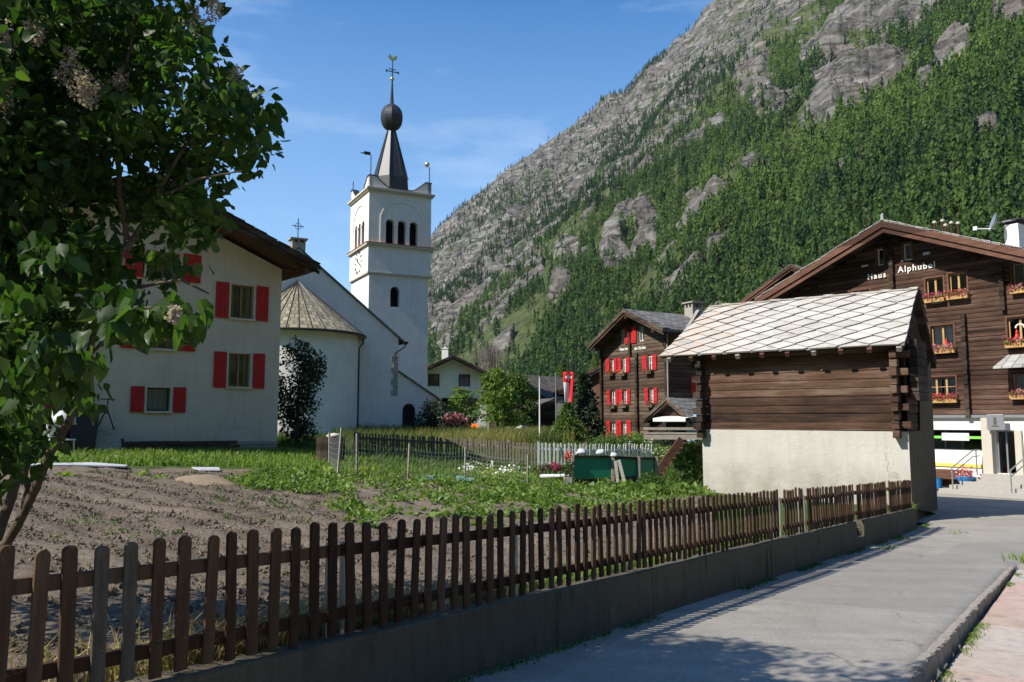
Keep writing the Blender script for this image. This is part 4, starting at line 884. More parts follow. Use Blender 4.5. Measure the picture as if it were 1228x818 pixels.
# ================================================================== TIMBER CHALET WITH RED SHUTTERS
ang = -R(61.0); c_ = at(803, 528, 44.); gzc = gzf(c_.x, c_.y); fr = Fr(c_.x, c_.y, 0, ang)
T_ = thing('timber_chalet', 'tall brown log chalet with bright red shutters and grey slate roof beside the flag', 'chalet', (c_.x, c_.y, 0), ang)
def W(px, py, ly=0): q = fr.hit(px, py, ly); return float(q[0]), float(q[1])
CWD = -W(722, 480)[0]
OV = -.9
ap = W(748, 371, OV); le = W(706, 414, OV); re = W(795, 394, OV)
slr = (ap[1]-re[1])/(re[0]-ap[0]); sll = (ap[1]-le[1])/(ap[0]-le[0])
def ctop(x): return ap[1]-.22-(slr*(x-ap[0]) if x > ap[0] else sll*(ap[0]-x))
def cxr(z):
    if z < min(ctop(-CWD), ctop(0)): return -CWD, 0.
    return max(-CWD, ap[0]-(ap[1]-.22-z)/sll), min(0., ap[0]+(ap[1]-.22-z)/slr)
cw = [((745, 394, 750.3, 412), (), ((750.6, 754.2),)), ((766.5, 391, 773, 409), ((757, 764.5),), ()),
      ((733.5, 431, 737.3, 446), ((728, 732.6),), ((737.7, 741),)), ((747.5, 430, 751.5, 446), ((742.3, 746.5),), ((752, 756.7),)), ((777.8, 427, 783.4, 443), ((771.7, 777),), ((783.8, 789),)),
      ((734, 469, 739.4, 485), ((729, 733.4),), ((739.8, 742.6),)), ((748.5, 468, 753, 484), ((743.2, 748),), ((753.4, 757.3),)), ((780, 466, 785, 483), ((774.2, 779.3),), ((785.4, 789.7),)),
      ((734, 506, 740, 522), ((729, 733.4),), ((740.4, 743.6),)), ((747.5, 505, 752.4, 521), ((743.8, 747),), ((753.2, 758),))]
def prect(x0, y0, x1, y1):
    xm, ym = (x0+x1)/2, (y0+y1)/2; return (W(x0, ym)[0], W(x1, ym)[0], W(xm, y1)[1], W(xm, y0)[1])
holes = [prect(*q[0]) for q in cw]
mb = MB(); log_courses(mb, cxr, gzc-.6, ap[1]-.3, .21, 0, .045, holes)
log_courses(mb, lambda z: (0.02, 9), gzc-.6, ctop(0), .21, 0.0, -.045, (), 0, 'y')
log_courses(mb, lambda z: (0.02, 9), gzc-.6, ctop(-CWD), .21, -CWD, .045, (), 0, 'y')
mb.box(-CWD, 0, 8.9, 9, gzc-.6, ctop(-CWD)); 
mb.add([(a, .004, b) for a, b in ((-CWD, gzc-.6), (0, gzc-.6), (0, ctop(0)), (ap[0], ctop(ap[0])), (-CWD, ctop(-CWD)))], [])
mb.build('wall', M['chalet_wood'], T_)
# carved log ends where the inner walls meet the front
for px, y0, y1 in ((757, 384, 425), (766, 424, 531), (801.5, 400, 530), (723.5, 420, 530)):
    x, _ = W(px, (y0+y1)/2); z0, z1 = W(px, y1)[1], W(px, y0)[1]; mb = MB(); z = z0
    while z < z1: mb.box(x-.09, x+.09, -.2+random.uniform(-.03, .03), -.04, z+.008, min(z+.205, z1)); z += .21
    mb.build('log_ends', M['black_wood'], T_)
for k, (q, ls, rs) in enumerate(cw):
    h = holes[k]; window(T_, *h, 0, 'white_paint', None, 'curtain', 1, 1 if k > 1 else 0, .06, None, .035, .46)
    for a, b in ls+rs:
        xa, xb = W(a, (q[1]+q[3])/2)[0], W(b, (q[1]+q[3])/2)[0]; shutter(T_, (xa+xb)/2, h[2]-.06, h[3]+.05, xb-xa-.02, -.075, 'red_paint', ang=random.uniform(-.12, .12))
    if k in (2, 3, 4, 5, 6, 7): flower_box(T_, h[0]-.12, h[1]+.12, h[2]-.1, -.05, 'chalet_wood', 90, 'flower_pink' if k > 4 else 'flower_mixed', .16)
a, b = W(749.6, 417), W(767.5, 416); text_mesh(T_, 'Haus bei', a[0], a[1]-.16, .24, -.08, 'white_paint'); text_mesh(T_, 'der Kirche', b[0]+.1, b[1]-.16, .24, -.08, 'white_paint')
gable_roof(T_, le[0], le[1], re[0], re[1], ap[0], ap[1], OV, 9.6, 'slate_dark', 'black_wood', .15, 'chalet_wood', .16)
for x in (-CWD+.3, ap[0], -.3): mb = MB(); mb.box(x-.1, x+.1, OV+.1, .02, ctop(x)-.30, ctop(x)-.08); mb.build('purlin', M['black_wood'], T_)
ya, yb = 0., 12.
for _ in range(40):
    yc = (ya+yb)/2
    if proj(fr.w(ap[0]+.6, yc, ap[1]))[0] < 832: ya = yc
    else: yb = yc
YC = yc; mb = MB(); cx_ = ap[0]+.6; mb.box(cx_-.36, cx_+.36, YC-.4, YC+.4, ap[1]-1.2, ap[1]+.32); ch = mb.build('chimney', M['chimney_stone'], T_)
mb = MB(); mb.box(cx_-.46, cx_+.46, YC-.5, YC+.5, ap[1]+.58, ap[1]+.66)
for dx in (-.29, 0, .29):
    for yy in (YC-.4, YC+.28): mb.box(cx_+dx-.06, cx_+dx+.06, yy, yy+.12, ap[1]+.32, ap[1]+.58)
mb.build('chimney_cap', M['chimney_stone'], ch)
mb = MB(); mb.tube([(cx_+.9, YC+.3, ap[1]-1.4), (cx_+.9, YC+.3, ap[1]+.05)], .05, 8); mb.build('vent_pipe', M['steel'], T_)
mb = MB(); mb.tube([(.1, -.12, ctop(0)-.1), (.06, -.12, gzc)], .05, 8); mb.build('downpipe', M['grey_wood'], T_)
# side windows on the shaded wall
for yy in (2.2, 3.6):
    mb = MB(); mb.box(.05, .075, yy-.3, yy+.3, gzc+2.95, gzc+3.85); f = mb.build('window', M['white_paint'], T_); mb = MB(); mb.box(.076, .082, yy-.25, yy+.25, gzc+3.0, gzc+3.8); mb.build('pane', M['interior'], f)
    for d in (-.5, .5): mb = MB(); mb.box(.05, .09, yy+d-.17, yy+d+.17, gzc+2.9, gzc+3.9); mb.build('shutter', M['red_paint'], T_)
# annex with awning between chalet and barn
ang = -R(52); c_ = at(829, 527, 40.); gza = gzf(c_.x, c_.y); fr = Fr(c_.x, c_.y, 0, ang)
T_ = thing('garden_shed', 'low timber annex with steep little slate gable and scalloped white awning between chalet and barn', 'shed', (c_.x, c_.y, 0), ang)
ap = W(799, 477, -.5); le = W(771, 503, -.5); re = W(823, 498, -.5)
sl2 = (ap[1]-le[1])/(ap[0]-le[0]); sr2 = (ap[1]-re[1])/(re[0]-ap[0]); xl_ = W(777, 515)[0]; xr_ = W(822, 515)[0]
def atop(x): return ap[1]-.15-(sr2*(x-ap[0]) if x > ap[0] else sl2*(ap[0]-x))
mb = MB(); log_courses(mb, lambda z: (max(xl_, ap[0]-(ap[1]-.15-z)/sl2), min(xr_, ap[0]+(ap[1]-.15-z)/sr2)), gza-.8, ap[1]-.2, .17, 0, .03)
mb.box(xr_-.1, xr_, .01, 5, gza-.8, atop(xr_)); mb.box(xl_, xl_+.1, .01, 5, gza-.8, atop(xl_)); mb.build('wall', M['black_wood'], T_)
gable_roof(T_, le[0], le[1], re[0]+.3, re[1]-.3*sr2, ap[0], ap[1], -.5, 5.2, 'slate_dark', 'black_wood', .1, 'chalet_wood', .12)
a0, a1 = W(783, 503, -.9)[0], W(822, 503, -.9)[0]; az_ = W(800, 501.5, -.9)[1]; mb = MB(); n = 22; vs = []
for i in range(n*4+1):
    x = a0+(a1-a0)*i/(n*4); vs += [(x, -.1, az_+.10), (x, -.9, az_), (x, -.905, az_-.13-.05*abs(math.sin(PI*i/4)))]
mb.add(vs, [f for i in range(n*4) for f in ((3*i, 3*i+1, 3*i+4, 3*i+3), (3*i+1, 3*i+2, 3*i+5, 3*i+4))]); mb.build('awning', M['white_paint'], T_)
x0, x1 = W(824, 510)[0], W(836, 510)[0]; z0, z1 = W(830, 517)[1], W(830, 497)[1]; mb = MB(); mb.box(x0, x1, -.05, .0, z0-.5, z1); mb.build('door', flat('pale blue door', (.26, .38, .50), .5), T_)
# ================================================================== BARN ON ITS RENDERED BASE
ang = -math.atan2(.587, .81); c_ = at(1094.5, 622, 24.0); bz = c_.z; fr = Fr(c_.x, c_.y, 0, ang)
T_ = thing('log_barn', 'old log barn on a pale rendered base with bright diamond stone slab roof', 'barn', (c_.x, c_.y, 0), ang)
BL = W(843, 560)[0]; BD = 4.45; zpl = W(950, 516)[1]
LXB = -6.4; ev = W(940, 421, -.45); yr = BD/2-.1; zr_ = W(1000, 356, yr)[1]; yf = -.5; ze_ = W(950, 420.5, yf)[1]
sf = (zr_-ze_)/(yr-yf); zbk = ze_-.35
# rendered masonry base
mb = MB(); n = 40
mb.add([(BL, 0, bz-.8), (0, 0, bz-.8), (0, 0, zpl-.02), (BL, 0, zpl+.01), (BL, BD, bz-.8), (0, BD, bz-.8), (0, BD, zpl), (BL, BD, zpl)], [(0, 1, 2, 3), (5, 4, 7, 6), (4, 0, 3, 7), (3, 2, 6, 7)])
mb.build('base_wall', M['barn_plaster'], T_)
# the road-side wall is masonry up to the eaves at its far half
mb = MB(); mb.add([(0, 0, bz-.8), (0, BD, bz-.8), (0, BD, ze_-.2), (0, BD*.5, zpl+1.6), (0, BD*.42, zpl-.0), (0, 0, zpl-.02)], [(0, 1, 2, 3, 4, 5)]); mb.build('side_wall', M['concrete'], T_)
# crack and bare patch low on the right
xk, zk = W(1062, 560); mb = MB(); pts = []
z = zk+.42
for i in range(9): pts.append((xk+random.uniform(-.05, .05)+.01*i, z)); z -= .07
for a, b in zip(pts[:-1], pts[1:]): mb.prism([a, b, (b[0]+.022, b[1]), (a[0]+.02, a[1])], -.004, .0)
for i in range(4): mb.prism([(xk+.05, zk-.12-.05*i), (xk+.3+.1*random.random(), zk-.16-.05*i), (xk+.32, zk-.185-.05*i)], -.004, 0)
mb.build('crack', M['chimney_stone'], T_)
# log walls
def front_top(z): return z < ze_+sf*.5
mb = MB(); log_courses(mb, lambda z: (LXB, -.36), zpl, ze_+sf*.40, .262, .06, .035, jit=.012); 
log_courses(mb, lambda z: (max(.3, (z-ze_+.42)/sf+yf+.1), BD*.45), zpl, zr_-.45, .262, -.1, -.05, axis='y'); log_courses(mb, lambda z: (.1, BD-.2), zpl, ze_+sf*.4, .262, LXB+.1, .06, axis='y')
mb.box(LXB, -.1, BD-.3, BD-.1, zpl, zbk+.4); mb.build('log_wall', M['barn_wood'], T_)
# gable boarding
for xg in (LXB+.2, -.12):
    mb = MB(); mb.add([(xg, .05, ze_+sf*.3), (xg, BD-.1, zbk+.3), (xg, yr, zr_-.22), (xg, .05, ze_+sf*.42)], [(0, 1, 2, 3)]); mb.build('gable_boarding', M['black_wood'], T_)
# projecting log ends at both front corners, cut unevenly and longer towards the eaves
for xa, lab in ((LXB+.02, 0), (-.28, 1)):
    mb = MB(); z = zpl-.28 if lab == 0 else zpl-.22; i = 0
    while z < ze_-.12:
        L = .30+.08*(i % 2)+random.uniform(-.04, .06); wdt = .2+random.uniform(-.03, .03)
        mb.box(xa-wdt/2, xa+wdt/2, -L, .0 if z < zpl else .05, z+.012, z+.262-.012); 
        if i % 2 and lab: mb.box(xa+wdt/2+.003, xa+wdt/2+.28+random.uniform(-.05, .06), -.16, .04, z+.03, z+.235)
        if lab == 0 and i % 2: mb.box(xa-wdt/2-.22, xa-wdt/2-.003, -.1, .06, z+.03, z+.235)
        z += .262; i += 1
    mb.build('log_ends', M['barn_wood' if lab else 'black_wood'], T_, bevel=.015)  # left ends take darker timber, their deep shadow put into the colour
# second inner post beside the right corner
mb = MB(); z = zpl+.9
while z < ze_+.2: mb.box(.08, .3, .2, BD*.42, z+.01, z+.25); z += .262
mb.build('side_log_ends', M['black_wood'], T_)
mb = MB(); mb.box(-7.4, .12, -.18, .0, ze_+sf*.36-.19, ze_+sf*.36-.02); mb.box(LXB-.3, 0, .02, .16, ze_+sf*.46-.1, ze_+sf*.46+.08); mb.build('eaves_beam', M['barn_wood'], T_)
for k in range(10):
    xk = -7.35+k*.81; mb = MB()
    p, q = Vector((xk, yf-.02, ze_-.13)), Vector((xk, yr, ze_-.13+sf*(yr-yf+.02))); mb.beam(p, q, .14, .15); mb.build('rafter', M['red_wood'] if k % 3 else M['grey_wood'], T_, bevel=.008)
# roof: plank deck and big lozenge slabs, each tipped up at its lower point
XE, XR = -7.69, -6.86
mb = MB(); 
def RP(x, v, h=0):          # v: 0 at eave .. 1 at ridge
    y = yf+(yr-yf)*v; z = ze_+(zr_-ze_)*v; nl = math.hypot(1, sf); return (x, y-h*sf/nl, z+h/nl)
dk = [(XE+.03, 0), (.10, 0), (.10, 1), (XR+.02, 1)]
mb.add([RP(x, v, -.015) for x, v in dk]+[RP(x, v, -.05) for x, v in dk], [(0, 1, 2, 3), (7, 6, 5, 4), (0, 4, 5, 1), (1, 5, 6, 2), (2, 6, 7, 3), (3, 7, 4, 0)])
mb.add([(XR+.02, yr, zr_-.015), (.1, yr, zr_-.015), (.1, BD+.55, zbk), (XR+.25, BD+.55, zbk), (XR+.02, yr, zr_-.06), (.1, yr, zr_-.06), (.1, BD+.55, zbk-.05), (XR+.25, BD+.55, zbk-.05)], [(0, 1, 2, 3), (7, 6, 5, 4), (0, 4, 5, 1), (1, 5, 6, 2), (2, 6, 7, 3), (3, 7, 4, 0)])
RF = mb.build('roof', M['black_wood'], T_)
def slabmat():
    m = Mt('roof slabs', .75, .3); o = m.obj(); a = m.attr('tint')['Fac']; n = m.noise(o, 2.2, 9, .7); n2 = m.noise(o, 26, 5, .65); x = m.sep(o)[0]
    c = m.ramp(a, [(0, (.41, .39, .36)), (.45, (.455, .435, .405)), (1, (.50, .48, .45))])
    c = m.mix(.8, c, m.ramp(n, [(.28, (.62, .60, .56)), (.5, (.98, .97, .96)), (.75, (1.15, 1.15, 1.14))]), 'MULTIPLY')
    c = m.mix(m.math('MULTIPLY', m.rng(x, -4.5, -7.4, 0, .75), m.rng(n, .42, .6), True), c, (.50, .34, .23))
    c = m.mix(m.rng(n2, .57, .70, 0, .55), c, (.22, .205, .18)); m.color(c); m.bump(m.math('ADD', n, n2), .35, .015); return m.m
M['slab'] = slabmat()
Vs, Fs, Ts = [], [], []; SL = math.hypot(yr-yf, zr_-ze_); dw, dh = .45, .265
nrow = int(SL/dh)+2
from itertools import product
def clip_poly(poly, f):
    out = []
    for i in range(len(poly)):
        a, b = poly[i], poly[(i+1) % len(poly)]; fa, fb = f(a), f(b)
        if fa >= 0: out.append(a)
        if (fa >= 0) != (fb >= 0): t = fa/(fa-fb); out.append((a[0]+(b[0]-a[0])*t, a[1]+(b[1]-a[1])*t))
    return out
for r_ in range(-1, nrow+1):
    for k in range(-1, 10):
        cx_ = XE+k*2*dw+(dw if r_ % 2 else 0)+.1; cv = r_*dh
        j = lambda: random.uniform(-.022, .022)
        e = .985; ja, jb = j(), j(); dia = [(cx_+ja-dw*.042, cv-dh*e+dh*.042+jb*.6), (cx_+dw*e+jb-dw*.042, cv+dh*.042+ja*.6), (cx_+ja, cv+dh*e), (cx_-dw*e+jb, cv+j()*.6)]  # lower right edge set back; the dark gap stands in for its shadow
        low = cv-dh*e; hi = cv+dh*e
        for f in (lambda p: p[1]+.035+.02*math.sin(p[0]*9), lambda p: SL+.02-p[1], lambda p: .10+.015*math.sin(p[1]*14)-p[0], lambda p: p[0]-(XE+(XR-XE)*p[1]/SL)): dia = clip_poly(dia, f)
        if len(dia) < 3: continue
        b0 = len(Vs); n = len(dia); th = .042+random.uniform(-.006, .012)
        for lay in (1, 0):
            for x, v in dia: h = .006+.055*(hi-v)/(hi-low)+(th if lay else -.004)*1.0; Vs.append(RP(x, v/SL, h))
        Fs.append(tuple(range(b0, b0+n))); Fs.append(tuple(range(b0+2*n-1, b0+n-1, -1)))
        Fs += [(b0+i, b0+n+i, b0+n+(i+1) % n, b0+(i+1) % n) for i in range(n)]; Ts += [random.random()]*(2*n)
me = bpy.data.meshes.new('roof_slabs'); me.from_pydata(Vs, [], Fs); at_ = me.attributes.new('tint', 'FLOAT', 'POINT'); at_.data.foreach_set('value', np.array(Ts, np.float32)); me.materials.append(M['slab'])
o = bpy.data.objects.new('roof_slabs', me); COL.objects.link(o); o.parent = RF
mb = MB(); x = XR
while x < .05:
    L = random.uniform(.5, .9); z = zr_+.06+random.uniform(-.01, .02); mb.prismx([(yr-.18, z-.07), (yr+.12, z-.035), (yr+.12, z), (yr-.18, z-.03)], x, min(x+L-.01, .1)); x += L
mb.build('ridge_slab', M['slab'], RF)
mb = MB()
for k in range(9):      # rough stepped slab edges of the back slope seen past the gable
    v = k/9; y = yr+(BD+.55-yr)*v; z = zr_+(zbk-zr_)*v; mb.prismx([(y, z+.02), (y+.40, z+.0-.16), (y+.40, z+.05-.16), (y, z+.08)], -6.5, .10+random.uniform(0, .06))
mb.build('back_slabs', M['slate_brown'], RF)
# gangway and plank stair at the barn's left side
gx = LXB; g0 = fr.w(gx, .6, 0); d_ = 28.6
pl_l, pl_r = at(772, 520, d_+.5), at(842, 520, d_); zt = pl_r.z
S_ = thing('plank_stair', 'steep reddish plank stair rising to a pale landing at the left end of the barn', 'stair', (pl_l.x, pl_l.y, 0), 0)
pr_ = Vector(pl_r)-Vector(pl_l); 
mb = MB(); up = Vector((0, 0, 1)); ux = Vector((pr_.x, pr_.y, 0)).normalized(); uy = Vector((-ux.y, ux.x, 0)); Lp = Vector((pr_.x, pr_.y, 0)).length
for k in range(5): mb.beam(uy*(k*.2)+up*zt, ux*Lp+uy*(k*.2)+up*zt, .185, .05)
mb.beam(uy*-.07+up*(zt-.13), ux*Lp+uy*-.07+up*(zt-.13), .06, .16); mb.beam(uy*.85+up*(zt-.13), ux*Lp+uy*.85+up*(zt-.13), .06, .16); mb.build('landing', M['grey_wood'], S_)
mb = MB(); mb.beam(uy*-.1+up*(zt+.17), ux*Lp+uy*-.1+up*(zt+.17), .05, .09); mb.build('toe_rail', M['grey_wood'], S_)
t0 = at(818, 527, d_)-Vector((pl_l.x, pl_l.y, 0)); b0 = at(781, 577, d_-.3)-Vector((pl_l.x, pl_l.y, 0))
mb = MB(); mb.beam(t0, b0, .06, .30); mb.build('stringer', M['red_wood'], S_, bevel=.006); mb = MB(); mb.beam(t0+uy*.8, b0+uy*.8, .06, .30); mb.build('stringer', M['red_wood'], S_)
for k in range(8):
    p = b0.lerp(t0, (k+.6)/8.3); mb = MB(); mb.beam(p+uy*.03+ux*.12, p+uy*.77+ux*.12, .26, .04, (0, 0, 1)); mb.build('tread', M['red_wood'], S_)
# ================================================================== BIG DARK CHALET WITH SHOP (right)
ang = math.atan2(-.81, .59); c_ = at(1120, 583, 36.); az0 = c_.z; fr = Fr(c_.x, c_.y, 0, ang)
T_ = thing('guest_house', 'big dark log guest house with flower boxes above a white shop front', 'guest house', (c_.x, c_.y, 0), ang)
OV = -1.3; ap = W(1058, 264, OV); le = W(905, 359, OV); re = W(1228, 299, OV)
sll = (ap[1]-le[1])/(ap[0]-le[0]); slr = (ap[1]-re[1])/(re[0]-ap[0]); XW0, XW1 = le[0]+.9, ap[0]+8.6; zw = W(1130, 497.5)[1]
reX = XW1+1.1; reZ = ap[1]-slr*(reX-ap[0])
def gtop(x): return ap[1]-.30-(slr*(x-ap[0]) if x > ap[0] else sll*(ap[0]-x))
def gxr(z): return max(XW0, ap[0]-(ap[1]-.30-z)/sll), min(XW1, ap[0]+(ap[1]-.30-z)/slr)
gw = [((1052, 298.5, 1060, 318), 0, None), ((1083.5, 292, 1093.5, 312), 0, None), ((1111, 333, 1132, 356), 1, (0, 1)), ((1138.5, 327, 1160, 352), 1, (0, 1)), ((996, 351, 1019, 372), 1, None), ((1024, 348, 1044, 370), 1, None),
      ((1117, 390, 1144.5, 417), 1, (1,)), ((1111, 452, 1147, 476), 2, (1,)), ((1214.5, 315, 1243, 344), 1, (1,)), ((1209, 380, 1238, 409), 1, (1,)), ((1214.5, 446, 1243, 471), 1, (1,)), ((1262, 376, 1290, 405), 1, (1,)), ((1266, 446, 1292, 471), 1, (1,))]
holes = [prect(*q[0]) for q in gw]
mb = MB(); log_courses(mb, gxr, zw, ap[1]-.4, .205, 0, .05, holes); log_courses(mb, lambda z: (0.02, 11), zw, gtop(XW0), .205, XW0, .05, axis='y'); log_courses(mb, lambda z: (0.02, 11), zw, gtop(XW1), .205, XW1, -.05, axis='y')
mb.box(XW0, XW1, 10.9, 11, az0-.5, gtop(XW0)); mb.build('wall', M['dark_wood'], T_)
for px, y0, y1 in ((1071, 285, 352), (1203.5, 318, 373), (1160, 377, 497), (1262, 330, 497)):
    x = W(px, (y0+y1)/2)[0]; z0, z1 = W(px, y1)[1], min(W(px, y0)[1], gtop(x)); mb = MB(); z = z0-(.15 if y1 > 490 else 0)
    while z < z1: mb.box(x-.09, x+.09, -.24+random.uniform(-.03, .03), -.045, z+.006, min(z+.2, z1)); z += .205
    mb.build('log_ends', M['black_wood'], T_)
for k, (q, mu, bx) in enumerate(gw):
    h = holes[k]; window(T_, *h, 0, 'white_paint' if k < 2 else 'yellow_wood', 'red_wood', 'curtain' if k in (6, 7, 10) else None, mu, 1 if k == 7 else 0, .09, None, .055, .47)
    if bx: flower_box(T_, h[0]-.05, h[1]+.1, h[2]-.10, -.06, 'yellow_wood', 150, 'flower_mixed' if k % 2 else 'flower_pink')
# slab canopy over the lower right window
h = holes[10]; mb = MB(); mb.add([(h[0]-.3, -1.0, h[3]+.20), (h[1]+.5, -1.0, h[3]+.20), (h[1]+.5, .0, h[3]+.75), (h[0]-.1, .0, h[3]+.75), (h[0]-.3, -1.0, h[3]+.13), (h[1]+.5, -1.0, h[3]+.13), (h[1]+.5, .0, h[3]+.66), (h[0]-.1, .0, h[3]+.66)], [(0, 1, 2, 3), (7, 6, 5, 4), (0, 4, 5, 1), (3, 7, 4, 0), (1, 5, 6, 2)]); mb.build('canopy', M['slate_pale'], T_)
# a red carving and a white paper ring in the middle right window
h = holes[9]; mb = MB(); mb.lathe([(.09, 0), (.10, .12), (.05, .26), (.06, .32), (.02, .42)], (h[0]+.3, .05, h[2]+.06), 10); mb.build('figurine', M['red_paint'], T_)
mb = MB(); mb.tube([(h[0]+.42+.16*math.cos(R(-10+20*i)), .08, h[3]-.42+.13*math.sin(R(-10+20*i))) for i in range(11)], .035, 6); mb.build('window_ornament', M['white_paint'], T_)
h = holes[6]; mb = MB(); mb.lathe([(.07, 0), (.08, .12), (.04, .26), (.02, .36)], (h[1]-.38, .05, h[2]+.06), 10); mb.build('figurine', M['red_paint'], T_)
a, b = W(1052.5, 329), W(1100, 320); text_mesh(T_, 'Haus', a[0], a[1]-.2, .37, -.09, 'white_paint', space=1.3); text_mesh(T_, 'Alphubel', b[0], b[1]-.16, .40, -.09, 'white_paint', space=1.2)
a = W(1112.5, 303); text_mesh(T_, '2001', a[0], a[1]-.1, .17, -.09, 'white_paint')
a = W(1036, 318); text_mesh(T_, 'anno', a[0]+.1, a[1]-.1, .17, -.09, 'white_paint')
gable_roof(T_, le[0], le[1], reX, reZ, ap[0], ap[1], OV, 11.5, 'slate_pale', 'black_wood', .14, 'red_wood', .29)
mb = MB(); mb.tube([(ap[0], OV, ap[1]), (ap[0], OV, ap[1]+.25), (ap[0]+.03, OV, ap[1]+.32)], [.07, .06, .01], 8); mb.build('ridge_finial', M['slate_pale'], T_)
for x in (ap[0]-4.3, ap[0]-.02, ap[0]+3.4, ap[0]+6.4):
    for dz, L in ((0, .85), (.26, .4)): mb = MB(); zz = gtop(x)-.06-dz; mb.box(x-.1, x+.1, -L, -.03, zz-.25, zz); mb.build('purlin', M['black_wood'], T_, bevel=.01)
for k, px in enumerate((1121, 1130.5, 1134, 1141, 1149)):
    x = fr.hit(px, 272, 6.)[0]; zt = fr.hit(px, (266, 264, 269.5, 266.5, 267)[k], 6.)[1]; mb = MB(); mb.tube([(x, 6, gtop(x)+.2), (x, 6, zt-.12)], .07, 8); f = mb.build('roof_pipe', M['red_wood'], T_); mb = MB(); mb.lathe([(.0, .12), (.1, .06), (.1, -.02), (.0, -.04)], (x, 6, zt-.05), 8); mb.build('pipe_cap', M['cream_stone'], f)
x0, x1 = fr.hit(1204, 273, 5.)[0], fr.hit(1221, 273, 5.)[0]; z0, z1 = fr.hit(1212, 290, 5.)[1], fr.hit(1212, 269, 5.)[1]
mb = MB(); mb.box(x0, x1, 5, 5.9, z0-1.2, z1); ch = mb.build('chimney', M['white_paint'], T_); mb = MB(); mb.box(x0+.04, x1-.04, 5.05, 5.85, z1+.003, z1+.17); mb.box(x0-.12, x1+.12, 4.9, 6.0, z1+.17, z1+.24); mb.build('chimney_cap', M['dark_metal'], ch)
# satellite dish
dx, dz = fr.hit(1194, 267, 4.6); DC = Vector((float(dx), 4.6, float(dz)))
mb = MB(); n = 20; ring = [(.0, 0)]+[(.46*i/5, .14*(i/5)**2) for i in range(1, 6)]
mb.lathe(ring, (0, 0, 0), n); mb.lathe([(r_, z-.02) for r_, z in ring], (0, 0, 0), n)
dsh = mb.build('satellite_dish', M['steel'], T_, smooth=True); dsh.location = DC; dsh.rotation_euler = (Matrix.Rotation(-ang, 3, 'Z') @ Vector((-.9, .28, .35))).to_track_quat('Z', 'Y').to_euler()
mb = MB(); mb.tube([DC+Vector((0, 0, -.3)), DC+Vector((-.75, -.35, -.2))], .022, 6); mb.box(DC.x-.85, DC.x-.68, DC.y-.42, DC.y-.3, DC.z-.27, DC.z-.1); mb.build('dish_arm', M['white_paint'], dsh).matrix_parent_inverse = Matrix.LocRotScale(DC, dsh.rotation_euler, None).inverted()
mb = MB(); mb.tube([DC+Vector((.05, .1, 0)), DC+Vector((.7, .4, .05))], .03, 6); mb.build('dish_bracket', M['steel'], dsh).matrix_parent_inverse = Matrix.LocRotScale(DC, dsh.rotation_euler, None).inverted()
# ---- shop front
M['step_stone'] = flat('step stone', (.36, .34, .31), .85, .2, .2, 6, .3)
floor = W(1205, 568)[1]
xd0, xd1 = W(1194, 540)[0], W(1218, 540)[0]; xw0, xw1 = XW0+.5, W(1185, 530)[0]; zd1 = W(1205, 516)[1]; zs0, zs1 = W(1150, 540)[1], W(1150, 515.5)[1]; xr0, xr1 = xd1+.35, XW1-1
xv0 = W(1118, 530)[0]-1.4
mb = MB(); wall_holes(mb, [XW0, XW1], lambda x: zw-.12, az0-.5, [(xv0, xw1, zs0, zs1), (xd0, xd1, floor, zd1), (xr0+.9, xr1, zs0, zs1)], .02, .2)
mb.add([(XW0, .02, az0-.5), (XW0, 11, az0-.5), (XW0, 11, zw), (XW0, .02, zw), (XW1, .02, az0-.5), (XW1, 11, az0-.5), (XW1, 11, zw), (XW1, .02, zw)], [(3, 2, 1, 0), (4, 5, 6, 7)]); mb.build('shop_wall', M['white_paint'], T_)
mb = MB(); mb.box(XW0, XW1, -.14, .02, zw-.13, zw-.01); mb.build('flashing', M['steel'], T_)
for a, b in ((xv0, xw1), (xr0+.9, xr1)):
    mb = MB(); mb.box(a, b, .2, .24, zs0, zs0+.05); mb.box(a, b, .2, .24, zs1-.05, zs1); mb.box((a+b)/2-.03, (a+b)/2+.03, .2, .24, zs0, zs1); f = mb.build('shop_window', M['steel'], T_)
    mb = MB(); mb.add([(a, .19, zs0), (b, .19, zs0), (b, .19, zs1), (a, .19, zs1)], [(0, 1, 2, 3)]); mb.build('pane', M['glass'], f)
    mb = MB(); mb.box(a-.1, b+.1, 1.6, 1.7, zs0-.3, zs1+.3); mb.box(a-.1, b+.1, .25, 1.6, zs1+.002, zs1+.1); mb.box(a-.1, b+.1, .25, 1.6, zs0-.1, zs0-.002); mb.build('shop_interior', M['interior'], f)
    mb = MB(); zz = zs1-.38; mb.box(a+.6, b-.02, .165, .17, zz, zz+.11); mb.build('window_stripe', flat('lime film', (.22, .62, .10), .5), f)
    mb = MB(); mb.box(a+1.75, a+2.9, .155, .162, zz-.08, zz+.24); mb.build('shop_sign', M['white_paint'], f)
mb = MB(); mb.box(xd0, xd0+.07, .14, .22, floor, zd1); mb.box(xd1-.07, xd1, .14, .22, floor, zd1); mb.box((xd0+xd1)/2-.03, (xd0+xd1)/2+.03, .14, .22, floor, zd1); mb.box(xd0, xd1, .14, .22, zd1-.07, zd1); f = mb.build('shop_door', M['steel'], T_)
mb = MB(); mb.add([(xd0, .2, floor), (xd1, .2, floor), (xd1, .2, zd1), (xd0, .2, zd1)], [(0, 1, 2, 3)]); mb.build('pane', M['glass'], f); mb = MB(); mb.box(xd0-.2, xd1+.2, 1.8, 1.9, floor-.1, zd1+.2); mb.box(xd0-.2, xd1+.2, .25, 1.8, floor-.1, floor-.003); mb.build('shop_interior', M['interior'], f)
